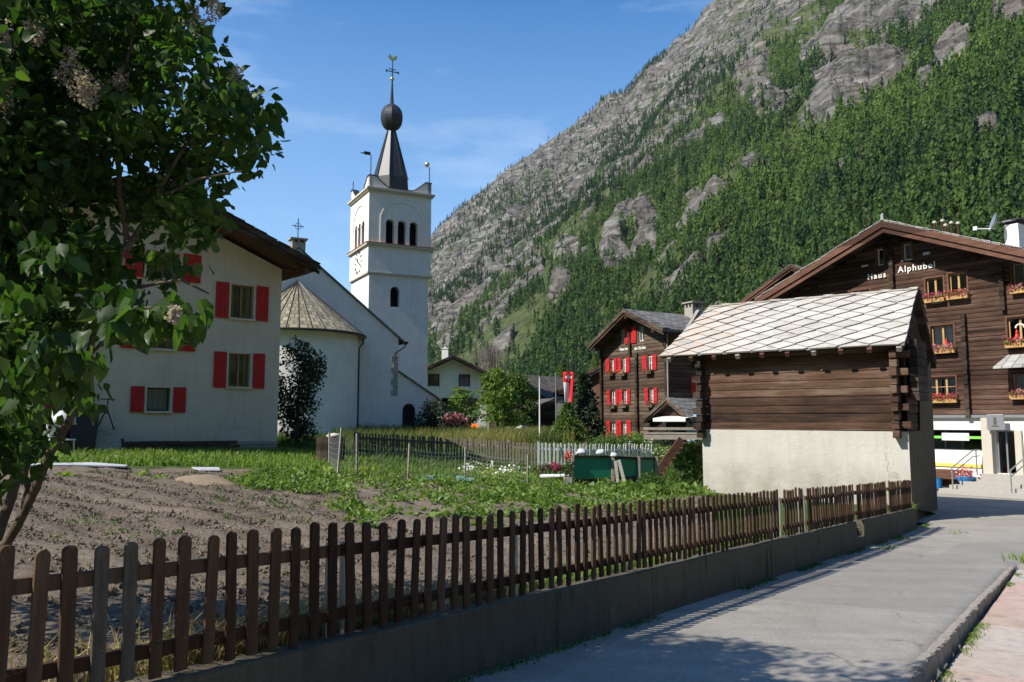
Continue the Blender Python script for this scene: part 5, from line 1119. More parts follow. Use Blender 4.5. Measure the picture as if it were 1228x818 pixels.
mb = MB(); mb.box(xd0-.42, xd0-.03, -.25, .0, floor-.3, zw-.14); mb.box(xd1+.03, xd1+.28, -.12, .0, floor-.3, zd1+.003); mb.build('pillar', M['cream_stone'], T_)
mb = MB(); zz = (zd1+zw)/2; mb.box(xd0-.1, xd0+.55, -.42, -.34, zz-.32, zz+.32); f = mb.build('hanging_sign', M['steel'], T_, bevel=.01)
mb = MB(); mb.box(xd0+.16, xd0+.28, -.428, -.422, zz-.1, zz+.2); mb.box(xd0+.08, xd0+.36, -.428, -.422, zz-.18, zz-.13); mb.build('sign_mark', M['concrete'], f)
zy = W(1150, 560)[1]; mb = MB(); mb.box(XW0, xd0-.5, -.03, .018, zy, zy+.14); mb.build('yellow_band', flat('yellow paint', (.75, .58, .12), .6), T_)
mb = MB()
for k in range(5): mb.box(xd0-.4-.26*k, xd1+3, -.55-.36*k, -.25-.36*k+(.3 if k else .2), az0-.5, floor-.15*k-.02)
mb.build('steps', M['step_stone'], T_, bevel=.012)
for sgn, xr_ in ((0, xd0-.55), (1, xd1+.9)):
    mb = MB(); pts = [(xr_, -.2, floor+.95), (xr_-.1, -.6, floor+.92), (xr_-.35, -1.9, floor+.25), (xr_-.35, -1.9, az0)]
    mb.tube(pts, .028, 8); mb.tube([(p[0], p[1], p[2]-.25) for p in pts[:3]], .022, 8); mb.tube([(xr_-.05, -.4, floor+.94), (xr_-.05, -.4, floor-.1)], .028, 8); mb.build('handrail', M['steel'], T_)
GH = fr; GH_az0, GH_floor, GH_xd0 = az0, floor, xd0
# things set out before the shop
p = fr.w(W(1133, 578)[0], -.85); t = tag(MB().lathe([(.0, 0), (.26, 0), (.31, .42), (.33, .44), (.30, .43), (.27, .36), (0, .36)], n=20).build('plant_pot', M['blue_plastic'], None, loc=(p.x, p.y, az0)), 'bright blue tub standing on the ground before the shop, left of the wooden bench', 'tub', 'blue tubs before the shop')
p = fr.w(W(1171, 566)[0], -1.0); t = tag(MB().lathe([(.0, 0), (.18, 0), (.20, .25), (.36, .5), (.38, .55), (.34, .54), (0, .46)], n=20).build('plant_pot', M['blue_plastic'], None, loc=(p.x, p.y, az0)), 'light blue footed planter of flowers standing beside the shop steps and handrail', 'planter', 'blue tubs before the shop')
n = 110; P = np.array([p.x, p.y, az0+.66])+RNG.normal(size=(n, 3))*np.array([.22, .22, .16]); V, F, k = leaves(P, .11, .09); npmesh('blossoms', V-np.array([p.x, p.y, az0]), F, M['flower_mixed'], t, np.repeat(RNG.uniform(0, 1, n), k))
x0 = W(1143, 575)[0]; p = fr.w(x0, -.6); t = thing('bench', 'plain brown wooden bench against the white shop front between the blue tubs', 'bench', (p.x, p.y, az0), ang)
mb = MB(); mb.box(-.85, .95, -.22, .2, .40, .45); mb.build('seat', M['red_wood'], t); mb = MB(); mb.box(-.85, .95, .2, .25, .05, .78); mb.build('backrest', M['red_wood'], t)
for xx in (-.8, .82): mb = MB(); mb.box(xx, xx+.07, -.2, .2, 0, .4); mb.build('leg', M['red_wood'], t)
# ================================================================== OTHER HOUSES BEHIND
def small_house(name, label, cat, px, py, depth, ang, w_, d_, hw, hr, wall, roof, ov=.6, wins=(), wmat='dark_metal', logs=False, winw=.8, winh=1.0, group=None, barge='black_wood'):
    c_ = at(px, py, depth); g = c_.z
    t = thing(name, label, cat, (c_.x, c_.y, g), R(ang), group); s_ = hr/(w_/2); top_ = lambda x: hw+hr-s_*abs(x)
    hs = [(a-winw/2, a+winw/2, b, b+winh) for a, b in wins]; mb = MB()
    if logs: log_courses(mb, lambda z: (-w_/2 if z < hw else -(hw+hr-z)/s_, w_/2 if z < hw else (hw+hr-z)/s_), -1, hw+hr-.05, .22, 0, .05, hs)
    else: wall_holes(mb, [-w_/2, 0, w_/2], lambda x: top_(x), -1.5, hs, 0, .15)
    mb.box(-w_/2, -w_/2+.1, .01, d_, -1.5, hw); mb.box(w_/2-.1, w_/2, .01, d_, -1.5, hw); mb.add([(-w_/2, d_, -1.5), (w_/2, d_, -1.5), (w_/2, d_, hw), (0, d_, hw+hr), (-w_/2, d_, hw)], [(0, 1, 2, 3, 4)]); mb.build('wall', M[wall], t)
    for h in hs: window(t, *h, 0, wmat, wmat if not logs else None, None, 1, 1, .1, None, .05)
    e = w_/2+ov; gable_roof(t, -e, hw-s_*ov+.2, e, hw-s_*ov+.2, 0, hw+hr+.2, -ov, d_+ov, roof, 'black_wood', .16, barge, .22); return t
small_house('white_farmhouse', 'white house with black framed windows and dark timber verge behind the church and young tree', 'house', 541, 523, 82, 12, 7.2, 9, 6.2, 1.7, 'white_plaster', 'slate_dark', 1.0, [(-1.8, 5.0), (1.3, 5.0), (-2.8, 2.6), (-.4, 2.6), (2.1, 2.6), (.6, .1)], 'dark_metal', winw=1.0, winh=1.15)
small_house('brown_house', 'house with reddish tiled roof and brown boards left of the tall chalet', 'house', 722, 527, 66, -30, 7.0, 9, 3.9, 1.8, 'red_wood', 'tile_red', .6, [(-1.5, 1.6)])
small_house('timber_barn', 'dark old timber barn with projecting black roof behind the young tree', 'barn', 622, 524, 74, -38, 6.4, 7, 3.6, 1.9, 'black_wood', 'slate_brown', 1.0, [], logs=True)
small_house('low_barn', 'low dark timber barn with slab roof between the flagpoles', 'barn', 664, 528, 62, 18, 4.6, 6, 1.9, 1.1, 'black_wood', 'slate_brown', .5, [], logs=True)
t = small_house('rear_house', 'brown roofed timber house half hidden behind the guest house and barn roof', 'house', 965, 500, 58, -54, 10.5, 9, 8.2, 2.5, 'dark_wood', 'slate_dark', 1.0, [], logs=True, barge='red_wood')
p = at(534, 420, 560); mb = MB(); mb.box(-2.2, 2.2, -3, 3, -8, .6); mb.prism([(-2.6, .6), (2.6, .6), (0, 2.4)], -3.3, 3.3); tag(mb.build('hillside_chapel', M['white_paint'], loc=p), 'tiny white chapel high on the green slope right of the church tower', 'chapel')
p = at(673, 489, 60); t = tag(MB().box(-.4, .4, -.4, .4, -1.5, .3).build('chimney_stack', M['steel'], loc=p), 'short pale metal chimney rising from the low roof behind the flagpoles', 'chimney')
mb = MB(); mb.lathe([(.0, .55), (.3, .4), (.3, .3), (0, .3)], n=10); mb.build('chimney_cap', M['dark_metal'], t)
M['white_bag'] = flat('dull white film', (.50, .51, .53), .45, .4, .1, 9, .5)
M['shaded_wood'] = wood('shade-toned weathered boards', [(.05, .042, .034), (.09, .076, .062), (.14, .12, .10), (.20, .18, .155)], 5, (2, 9, 9))  # weathered boards, darkened further for the shade around the grey fence
# ================================================================== GARDEN THINGS
def along(px0, py0, px1, py1, n): 
    a, b = ground_at(px0, py0), ground_at(px1, py1); return [a.lerp(b, i/(n-1)) for i in range(n)]
# back garden picket fences, one whitened for sunlight, one darkened for shade
def back_fence(name, label, pts, mat, h=1.0, step=.16, posts=()):
    t = thing(name, label, 'fence', pts[0], 0, 'picket fences at the back of the garden'); o_ = Vector(pts[0]); seg = []
    for a, b in zip(pts[:-1], pts[1:]):
        n = max(1, int((b-a).length/step))
        for i in range(n):
            p = a.lerp(b, i/n); p.z = gzf(p.x, p.y); seg.append((p-o_, (b-a).normalized()))
    mb0 = MB(); w_ = .036; mb0.prism([(-w_, 0), (w_, 0), (w_, h-.05), (0, h), (-w_, h-.05)], -.01, .01); o0 = mb0.build('picket', M[mat]); me = o0.data; bpy.data.objects.remove(o0)
    for i, (p, d) in enumerate(seg[:100]):
        o = bpy.data.objects.new('picket', me); COL.objects.link(o); o.parent = t; o.location = p+Vector((0, 0, random.uniform(-.02, .03)+.04)); o.rotation_euler = (random.uniform(-.03, .03), random.gauss(0, .02), math.atan2(d.y, d.x))
    for z_ in (.28, .80*h):
        mb = MB(); q = [p+Vector((0, 0, z_)) for p, d in seg[::4]]+[seg[-1][0]+Vector((0, 0, z_))]
        for a, b in zip(q[:-1], q[1:]):
            nn = Vector((-(b-a).y, (b-a).x, 0)).normalized()*.03; mb.beam(a+nn, b+nn, .035, .09)
        mb.build('rail', M[mat], t)
    for i in range(0, len(seg), 13):
        p, d = seg[i]; nn = Vector((-d.y, d.x, 0))*.06; mb = MB(); mb.box(p.x+nn.x-.045, p.x+nn.x+.045, p.y+nn.y-.045, p.y+nn.y+.045, p.z-.1, p.z+h+.08); mb.build('post', M['grey_wood'], t)
    return t
wf = [at(646, 566, 31.5), at(700, 562, 32), at(745, 566, 33), at(785, 568, 34)]
for p in wf: p.z = gzf(p.x, p.y)
back_fence('sunlit_picket_fence', 'pale sunlit picket fence behind the green compost panels', wf, 'white_paint', 1.05, .15)  # light wood given white paint, its sunlight put into the colour
bf_ = [at(425, 556, 34.5), at(500, 558, 34), at(570, 560, 33), at(645, 566, 31.7)]
for p in bf_: p.z = gzf(p.x, p.y)
back_fence('grey_picket_fence', 'weathered grey picket fence below the tall dry grass by the church', bf_, 'shaded_wood', 1.0, .13)
# wire mesh fence with thin posts
wp = [(395, 562, 518, 0), (404, 574, 513, .14), (428, 574, 520, 0), (489, 577, 532, .05), (558, 576, 536, 0), (633, 585, 545, 0)]
t = thing('wire_fence', 'sagging wire mesh fence on thin leaning stakes along the back of the beds', 'fence', ground_at(395, 562), 0); o_ = t.location.copy(); tops = []
for x, y, yt, ln in wp:
    b = ground_at(x, y); tp = at(x+ln*40, yt, b.y); mb = MB(); mb.tube([b-o_-Vector((0, 0, .2)), tp-o_], .03, 6); mb.build('post', M['grey_wood'], t); tops.append((b-o_, b-o_+(tp-b)*.86))
mb = MB()
for (b0, t0), (b1, t1) in zip(tops[:-1], tops[1:]):
    n = max(6, int((b1-b0).length/.16)); sag = .06
    for i in range(1, n):
        u = i/n; p, q = b0.lerp(b1, u), t0.lerp(t1, u)-Vector((0, 0, sag*math.sin(PI*u))); mb.beam(p, q, .006, .006)
    for v in np.linspace(.08, 1, 7):
        pr = None
        for i in range(9):
            u = i/8; p = b0.lerp(b1, u).lerp(t0.lerp(t1, u)-Vector((0, 0, sag*math.sin(PI*u))), v)
            if pr is not None: mb.beam(pr, p, .007, .007)
            pr = p
mb.build('mesh', M['steel'], t)
# compost bays: three green panels in grey frames, with bags on top
cb = [ground_at(686, 583), ground_at(736, 581), ground_at(767, 579), ground_at(787, 577)]
Yc = cb[0].y; cz = [at(x, y, Yc+i*.5) for i, (x, y) in enumerate(((686, 583), (735, 580), (766, 577), (787, 573)))]; ct = [at(x, y, Yc+i*.5) for i, (x, y) in enumerate(((687, 546), (735, 547), (766, 549), (787, 549)))]
t = thing('compost_bin', 'row of green compost panels framed in grey planks before the white fence', 'compost bin', cz[0], 0); o_ = t.location.copy()
for i in range(3):
    a, b, c, d = cz[i]-o_, cz[i+1]-o_, ct[i+1]-o_, ct[i]-o_
    nn = Vector((-(b-a).y, (b-a).x, 0)).normalized()
    mb = MB(); lo = .22; q = [a.lerp(d, lo), b.lerp(c, lo), b.lerp(c, .93), a.lerp(d, .93)]; mb.add([p+nn*.03 for p in q]+[p+nn*.06 for p in q], [(0, 1, 2, 3), (7, 6, 5, 4), (0, 4, 5, 1), (1, 5, 6, 2), (2, 6, 7, 3), (3, 7, 4, 0)]); mb.build('panel', M['green_board'], t)
    mb = MB(); mb.beam(a.lerp(d, .1)+nn*.02, b.lerp(c, .1)+nn*.02, .05, .2); mb.beam(a.lerp(d, .97)+nn*.02, b.lerp(c, .97)+nn*.02, .07, .07); mb.build('plank', M['black_wood'], t)
    mb = MB(); yv = Vector((.05, 1, 0)); mb.beam(a.lerp(d, .5)+yv*.14, a.lerp(d, .5)+yv*.8, .04, .8); mb.build('side_board', M['black_wood'], t)
for i in range(4):
    a, d = cz[i]-o_, ct[i]-o_; mb = MB(); mb.beam(a-Vector((0, 0, .1)), d+Vector((0, 0, .04)), .10, .08, (0, 1, 0)); mb.build('post', M['grey_wood'], t, bevel=.008)
mb = MB(); mb.beam(at(741, 580, Yc)-o_, at(738, 553, Yc+.3)-o_, .09, .05, (0, 1, 0)); mb.beam(at(749, 579, Yc)-o_, at(742, 552, Yc+.3)-o_, .1, .05, (0, 1, 0)); mb.build('leaning_board', M['grey_wood'], t)
def lumpy(name, c, r, mat, label, cat, group, seed):
    mb = MB(); mb.lathe([(max(.02, math.sin(PI*i/9))*1.0, -math.cos(PI*i/9)*.7) for i in range(10)], n=16); o = mb.build(name, M[mat], loc=c, smooth=True)
    for v in o.data.vertices:
        k = .45+1.1*float(fbm(v.co.x*2.2+seed, v.co.y*2.2+v.co.z*2.6, 4, seed)); s_ = r*k*1.05; v.co = Vector((v.co.x*s_, v.co.y*s_*.8, max(v.co.z*s_, -r*.35)))
    return tag(o, label, cat, group)
lumpy('plastic_bag', at(697, 543, Yc+.35), .16, 'white_bag', 'crumpled white plastic bag on the left end of the compost panels', 'bag', 'white bags on the compost', 3)
lumpy('plastic_bag', at(720, 543, Yc+.35), .14, 'white_bag', 'crumpled white plastic bag in the middle of the widest compost panel', 'bag', 'white bags on the compost', 8)
lumpy('plastic_bag', at(736, 546, Yc+.5), .11, 'white_bag', 'flattest small white plastic bag lying on the second compost post', 'bag', 'white bags on the compost', 15)
b = ground_at(681, 583); t = thing('flower_stand', 'red flowering plant in a little block pot left of the green compost panel', 'potted plant', b)
mb = MB(); mb.box(-.13, .13, -.13, .13, -.05, .27); mb.build('pot', M['grey_wood'], t, bevel=.01)
foliage('foliage', [(0, 0, .5, .14, .14, .3)], 160, .1, .06, M['leaf_mid'], t); foliage('blossoms', [(0, 0, .92, .11, .11, .15)], 120, .08, .07, flat('salmon petals', (.62, .20, .16), .7), t)
b = ground_at(663, 573); t = thing('flower_bed', 'low purple leaved plants with a deep pink bloom beside the little tray', 'flowers', b); foliage('foliage', [(-.35+.22*i, .2*(i % 2), .2, .28, .25, .24) for i in range(5)], 500, .12, .08, M['red_leaf'], t); foliage('blossoms', [(.12, -.1, .42, .13, .12, .15)], 70, .09, .08, M['flower_pink'], t)
b = ground_at(665, 577); mb = MB(); mb.add([(-.5, -.1, .16), (.55, -.15, .2), (.6, .25, .22), (-.45, .3, .2), (-.5, -.1, .12), (.55, -.15, .16), (.6, .25, .18), (-.45, .3, .16)], [(0, 1, 2, 3), (7, 6, 5, 4), (0, 4, 5, 1), (1, 5, 6, 2), (2, 6, 7, 3), (3, 7, 4, 0)]); mb.box(-.4, -.36, 0, .04, -.1, .14); mb.box(.45, .49, 0, .04, -.1, .16); tag(mb.build('tray', M['white_paint'], loc=b), 'low white tray on short legs under the pink bloom', 'tray')
# slate-coloured composter, sheets on the soil, tools by the house
b = ground_at(396, 556); t = thing('stone_trough', 'dark wooden tub with a pale stone on top left of the wire fence', 'tub', b)
mb = MB(); mb.lathe([(.40, -.1), (.44, .45), (.42, .8), (.34, .8), (.34, .7), (0, .7)], n=12); mb.build('barrel', M['black_wood'], t); mb = MB(); mb.lathe([(0, .12), (.15, .1), (.24, .04), (.2, -.02), (0, -.02)], (.1, 0, .80), 9); mb.build('stone', M['cream_stone'], t, smooth=True)
def sheet(name, poly, mat, label, cat, lift=.06):
    pts = [ground_at(*p) for p in poly]; c = sum(pts, Vector())/len(pts); mb = MB(); n = len(pts); vs = []
    for p in pts: vs.append(p-c+Vector((0, 0, lift+random.uniform(-.02, .03))))
    mb.add(vs+[v-Vector((0, 0, .03)) for v in vs], [tuple(range(n)), tuple(range(2*n-1, n-1, -1))]+[(i, i+n, (i+1) % n+n, (i+1) % n) for i in range(n)]); return tag(mb.build(name, M[mat], loc=c), label, cat)
M['blue_sheet'] = flat('bluish film', (.22, .36, .40), .4, .4, .25, 5, .5)
sheet('garden_sheet', [(494, 575), (520, 573), (550, 574.5), (577, 577), (560, 580), (525, 578.5), (505, 578)], 'blue_sheet', 'faded blue green plastic film lying flat on the bed in mid garden', 'plastic sheet', .07)
sheet('garden_fleece', [(16, 558), (60, 557.6), (110, 558.6), (153, 560.8), (150, 562), (90, 561), (20, 560.3)], 'white_bag', 'long white strip of fleece laid across the soil near the white house', 'fleece', .06)
sheet('garden_sheet', [(230, 562), (262, 564), (264, 566.5), (240, 565)], 'white_bag', 'short whitish strip of film by the mound of dry earth', 'plastic sheet', .05)
b = ground_at(236, 578); mb = MB(); mb.lathe([(max(.01, 1-i/7)*.7, .20*(math.sin(PI/2*i/7))) for i in range(8)], n=18); o = mb.build('earth_mound', flat('dry earth', (.26, .20, .135), .95, .1, .35, 9, .9), loc=b+Vector((0, 0, -.06)), smooth=True); tag(o, 'low mound of dry tan earth at the back of the bare plot', 'mound')
for v in o.data.vertices: v.co.z *= .6+.8*float(fbm(v.co.x*2, v.co.y*2, 3, 6)); v.co.x *= 1.1+.5*float(fbm(v.co.y*2, v.co.z, 3, 7))
# by the house wall: hand cart, bins, chair
HY = 28.2
def near_house(px, py): return at(px, py, 28.3-(330-px)*.0085*.86*1.0)
def houseward(px, off):
    fh = Fr(*at(332, 540, 29.)[:2], 0, math.atan2(.652, .758)); x, _ = fh.hit(px, 520, -off); p = fh.w(x, -off); p.z = gzf(p.x, p.y); return p
HA = math.atan2(.652, .758)
p = houseward(128, 1.0); t = thing('hand_cart', 'small upturned hand cart with pale tray and dark A shaped handle against the house wall', 'hand cart', p, HA)
mb = MB(); mb.add([(-.42, -.1, .05), (.42, -.1, .05), (.42, .2, .72), (-.42, .2, .72), (-.42, -.02, .02), (.42, -.02, .02), (.42, .28, .70), (-.42, .28, .70)], [(0, 1, 2, 3), (7, 6, 5, 4), (0, 4, 5, 1), (1, 5, 6, 2), (2, 6, 7, 3), (3, 7, 4, 0)]); mb.build('tray', M['grey_wood'], t)
mb = MB(); mb.tube([(-.25, .2, .7), (0, .1, 1.35), (.02, .1, 1.62)], .022, 6); mb.tube([(.25, .2, .7), (0, .1, 1.35)], .022, 6); mb.tube([(-.2, .1, 1.62), (.2, .1, 1.62)], .022, 6); mb.build('handle', M['dark_metal'], t)
for xx in (-.5, .5): mb = MB(); mb.tube([(xx-.03, .25, .22), (xx+.03, .25, .22)], .22, 14); mb.build('wheel', M['dark_metal'], t)
def bin_(px, off, h, w_, label, mat='navy_plastic'):
    p = houseward(px, off); t = thing('rubbish_bin', label, 'bin', p, HA+random.uniform(-.1, .1), 'dark bins by the house wall')
    mb = MB(); mb.add([(-w_*.42, -w_*.42, 0), (w_*.42, -w_*.42, 0), (w_*.42, w_*.42, 0), (-w_*.42, w_*.42, 0), (-w_/2, -w_/2, h), (w_/2, -w_/2, h), (w_/2, w_/2, h), (-w_/2, w_/2, h)], [(3, 2, 1, 0), (4, 5, 6, 7), (0, 1, 5, 4), (1, 2, 6, 5), (2, 3, 7, 6), (3, 0, 4, 7)]); mb.build('body', M[mat], t, bevel=.03)
    mb = MB(); mb.box(-w_/2-.03, w_/2+.03, -w_/2-.04, w_/2+.03, h+.003, h+.07); mb.build('lid', M[mat], t, bevel=.02)
    mb = MB(); mb.tube([(-w_*.35, w_/2+.08, h-.02), (w_*.35, w_/2+.08, h-.02)], .025, 6); mb.build('handle', M['dark_metal'], t)
bin_(97, .8, 1.25, .8, 'tall navy wheeled bin against the house wall left of the hand cart'); bin_(60, .9, 1.0, .75, 'lower navy bin half hidden by the lilac stem'); bin_(30, 1.0, 1.0, .8, 'navy bin furthest left behind the lilac leaves')
p = houseward(75, 2.4); t = thing('garden_chair', 'white garden chair with a folded red and white cloth beside the lilac stem', 'chair', p, HA+.6)
mb = MB(); mb.box(-.24, .24, -.24, .22, .42, .46); mb.build('seat', M['white_paint'], t, bevel=.01); mb = MB(); mb.add([(-.24, .20, .46), (.24, .20, .46), (.24, .34, 1.0), (-.24, .34, 1.0), (-.24, .23, .46), (.24, .23, .46), (.24, .37, 1.0), (-.24, .37, 1.0)], [(0, 1, 2, 3), (7, 6, 5, 4), (0, 4, 5, 1), (1, 5, 6, 2), (2, 6, 7, 3), (3, 7, 4, 0)]); mb.build('backrest', M['white_paint'], t)
for x, y in ((-.21, -.21), (.21, -.21), (-.21, .2), (.21, .2)): mb = MB(); mb.tube([(x, y, 0), (x*.95, y*.95, .42)], .02, 6); mb.build('leg', M['white_paint'], t)
lumpy('cloth_bundle', p+Vector((0, 0, .98)), .36, 'white_bag', 'white and pink bundle of cloth lying on the garden chair', 'cloth', None, 22)
mb = MB(); mb.tube([(0, 0, 0), (.0, 0, .35), (.04, 0, .7)], [.05, .1, .02], 8); tag(mb.build('folded_parasol', M['dull_red_paint'], loc=p+Vector((.22, .1, 1.0))), 'small folded red parasol standing up behind the cloth bundle', 'parasol')
fh_ = Fr(*at(332, 540, 29.)[:2], 0, HA)
for px, L, lab in ((175, 1.6, 'left stack of dark planks and stones along the foot of the white house'), (240, 2.2, 'longest middle stack of dark planks along the foot of the white house'), (300, 1.6, 'right stack of greyish planks by the corner of the white house')):
    p = houseward(px, .45); mb = MB()
    for k in range(6): z_ = .05+(k//2)*.12; mb.beam((-L/2+random.uniform(-.2, .2), (k % 2)*.2-.1, z_), (L/2+random.uniform(-.2, .2), (k % 2)*.2-.1+random.uniform(-.05, .05), z_), .17, .10)
    tag(mb.build('plank_stack', M['black_wood'] if px < 290 else M['grey_wood'], loc=p, rotz=HA), lab, 'planks', 'plank stacks at the house foot')
# flags and poles
b = at(682, 527, 49.); zt = at(682, 429, 49.).z; b.z = gzf(b.x, b.y)-.3
t = thing('flag_mast', 'dark mast with a wrought crossbar that carries the red and white banner', 'mast', b); H_ = zt-b.z
mb = MB(); mb.tube([(0, 0, 0), (0, 0, H_)], .05, 8); mb.build('pole', M['dark_metal'], t)
mb = MB(); mb.tube([(-.55, 0, H_-.35), (.6, 0, H_-.35)], .025, 6); mb.tube([(-.5, 0, H_-.35), (-.3, 0, H_-.05), (0, 0, H_-.3)], .018, 6); mb.tube([(.5, 0, H_-.35), (.3, 0, H_-.05), (0, 0, H_-.3)], .018, 6); mb.build('crossbar', M['dark_metal'], t)
fx0, fx1 = at(675.5, 446, 48.8).x-b.x, at(688, 446, 48.8).x-b.x; fz1 = at(682, 446, 48.8).z-b.z; fzm = at(682, 458.5, 48.8).z-b.z; fz0 = at(682, 492, 48.8).z-b.z; hw = (fx1-fx0)/2; fc = (fx0+fx1)/2
def bannermat():
    m = Mt('banner cloth', .7, .2); x, y, z = m.sep(m.obj()); h = fz1-fzm; lx = m.math('SUBTRACT', x, fc); cz_ = m.math('SUBTRACT', z, (fz1+fzm)/2)
    ab = lambda s_: m.math('ABSOLUTE', s_); lt = lambda a, b: m.math('LESS_THAN', a, b)
    a = m.math('MULTIPLY', lt(ab(lx), h*.10), lt(ab(cz_), h*.32)); b_ = m.math('MULTIPLY', lt(ab(lx), h*.30), lt(ab(cz_), h*.11))
    tail = m.math('MULTIPLY', lt(z, fzm), lt(lx, .05)); f = m.math('MAXIMUM', m.math('MAXIMUM', a, b_), tail)
    m.color(m.mix(f, (.62, .02, .03), (.80, .79, .78))); return m.m
M['banner'] = bannermat(); mb = MB(); nx, nz = 9, 24; vs = []
for i in range(nz+1):
    v = i/nz; wv = hw*(1-.42*max(0, v-.2)) 
    for k in range(nx+1): u = k/nx*2-1; vs.append((fc+u*wv, -.12+.07*math.sin(u*3.2+v*2.2)+.02*math.sin(u*7), fz1+(fz0-fz1)*v))
mb.add(vs, [(i*(nx+1)+k, i*(nx+1)+k+1, (i+1)*(nx+1)+k+1, (i+1)*(nx+1)+k) for i in range(nz) for k in range(nx)]); o = mb.build('banner', M['banner'], loc=b, smooth=True); tag(o, 'long red and white banner with a white cross hanging from the dark mast', 'flag')
s_m = o.modifiers.new('solidify', 'SOLIDIFY'); s_m.thickness = .006
for px, yt, Y, lab in ((647, 453, 47, 'taller thin white flagpole in front of the dark barns, left of its twin'), (666.5, 449, 52, 'thin pale flagpole just left of the red and white banner')):
    p = at(px, yt, Y); g = gzf(p.x, p.y)-.2; t = thing('flagpole', lab, 'flagpole', (p.x, p.y, g), 0, 'bare pale flagpoles'); mb = MB(); mb.tube([(0, 0, 0), (0, 0, p.z-g)], [.05, .03], 8); mb.build('pole', M['white_paint'] if px < 650 else M['steel'], t); mb = MB(); mb.lathe([(0, .06), (.05, .03), (.05, -.03), (0, -.05)], (0, 0, p.z-g+.04), 8); mb.build('knob', M['steel'], t)
p = at(586, 508, 50); g = gzf(p.x, p.y); tag(MB().tube([(0, 0, -.2), (0, 0, p.z-g+.05), (0, 0, p.z-g+.1)], [.07, .065, .02], 8).build('wooden_post', M['grey_wood'], loc=(p.x, p.y, g)), 'single grey wooden post standing in the grass before the young tree', 'post')
p = at(563, 520, 62); t = thing('orange_awning', 'orange canvas stretched over white garden tables behind the church bushes', 'awning', p)
mb = MB(); mb.add([(-.9, -.5, .35), (.75, -.5, .45), (.6, .7, .75), (-.7, .7, .75), (-.9, -.52, .12), (.75, -.52, .2)], [(0, 1, 2, 3), (4, 5, 1, 0)]); mb.build('canopy', M['orange'], t)
for x, y in ((-.85, -.45), (.7, -.45), (-.65, .65), (.55, .65)): mb = MB(); mb.tube([(x, y, -.7), (x, y, .45)], .03, 6); mb.build('leg', M['steel'], t)
mb = MB(); mb.box(-.8, .7, -.3, .5, -.25, -.2); mb.box(-.7, .6, -.2, .4, -.8, -.25); tag(mb.build('garden_table', M['white_paint'], loc=p), 'white covered table in the shade of the orange canvas', 'table')
p = at(621, 524, 60); tag(MB().box(-1.0, .6, -.3, .5, -1, .75).build('plank_crate', M['grey_wood'], loc=p, bevel=.02), 'pale grey plank crate at the foot of the dark barn', 'crate'); p = at(629, 524, 59); lumpy('straw_heap', p+Vector((0, 0, .25)), .75, 'cream_stone', 'upright tan heap beside the grey crate by the dark barn', 'heap', None, 33)
# ================================================================== PLANTS
def bush(name, label, cat, base, clumps, n, L, Wd, mat, group=None, stem=None, h=1.0, up=.5, extra=None, shell=.45):
    t = thing(name, label, cat, base, 0, group); foliage('crown', clumps, n, L, Wd, M[mat], t, up, shell=shell)
    mb = MB(); r_ = stem or .06
    mb.tube([(0, 0, -.2), (.02, 0, h*.35), (.05, .03, h*.7)], [r_, r_*.75, r_*.3], 7)
    for c in clumps[:9]: mb.tube([(.01, 0, h*.25), (c[0]*.5, c[1]*.5, h*.3+(c[2]-h*.3)*.55), (c[0]*.95, c[1]*.95, c[2])], [r_*.6, r_*.38, r_*.12], 5)
    mb.build('trunk', M['bark'], t, smooth=True)
    if extra: foliage('blossoms', *extra, t)
    return t
def auto_clumps(w_, h0, h1, n, r_, shape=1.0, flatten=.8):
    out = []
    for i in range(n):
        v = (i+.5)/n; z = h0+(h1-h0)*v; rad = w_*(math.sin(PI*min(1, .18+.82*v))**.6 if shape == 1 else (1-v*.9)); a = i*2.4
        k = random.uniform(.35, .85); rr = r_*random.uniform(.7, 1.25); out.append((rad*k*math.cos(a), rad*k*math.sin(a), z, rr, rr, rr*flatten))
    return out
p = at(356, 520, 30.5); g = gzf(p.x, p.y); p.z = g; zt = at(356, 402, 30.5).z-g
bush('dark_tree', 'dark rounded evergreen tree against the apse beside the white house corner', 'tree', p, [(random.uniform(-.75, .75)*math.sin(PI*v)**.5, random.uniform(-.6, .6), .5+(zt-.95)*v, .5, .5, .5) for v in [(i+.5)/22 for i in range(22)]]+[(.55, 0, zt*.6, .5, .5, .5), (-.6, 0, zt*.55, .5, .5, .5), (.45, -.2, zt*.4, .45, .45, .45)], 5600, .13, .075, 'leaf_dark', None, .09, zt)
p = at(596, 523, 56.); g = gzf(p.x, p.y); p.z = g; zt = at(590, 441, 56.).z-g
bush('young_tree', 'sunlit bright green broadleaf tree in front of the white farmhouse', 'tree', p, auto_clumps(1.9, 1.2, zt-.3, 30, .5), 3300, .22, .15, 'leaf_bright', None, .16, zt)
p = at(620, 524, 60.); g = gzf(p.x, p.y); p.z = g
bush('small_tree', 'darker broad bush right of the sunlit young tree before the dark barn', 'tree', p, auto_clumps(1.5, .6, 4.3, 13, .8), 4200, .24, .15, 'leaf_mid', None, .1, 4.2)
p = at(552, 522, 58.); g = gzf(p.x, p.y); p.z = g
bush('small_tree', 'light green shrub between the church wall and the young tree', 'tree', p, auto_clumps(1.2, .5, 3.2, 10, .7), 2400, .22, .14, 'leaf_bright', None, .07, 3)
p = at(518, 522, 52.5); g = gzf(p.x, p.y); p.z = g
bush('flowering_shrub', 'dark purple tinged shrub right of the arched church window', 'shrub', p, auto_clumps(1.0, .4, 2.3, 10, .6), 2400, .16, .10, 'leaf_dark', None, .05, 2, extra=([(0, 0, 1.6, 1.0, .8, .9)], 200, .12, .1, M['red_leaf']))
p = at(545, 522, 54); g = gzf(p.x, p.y); p.z = g
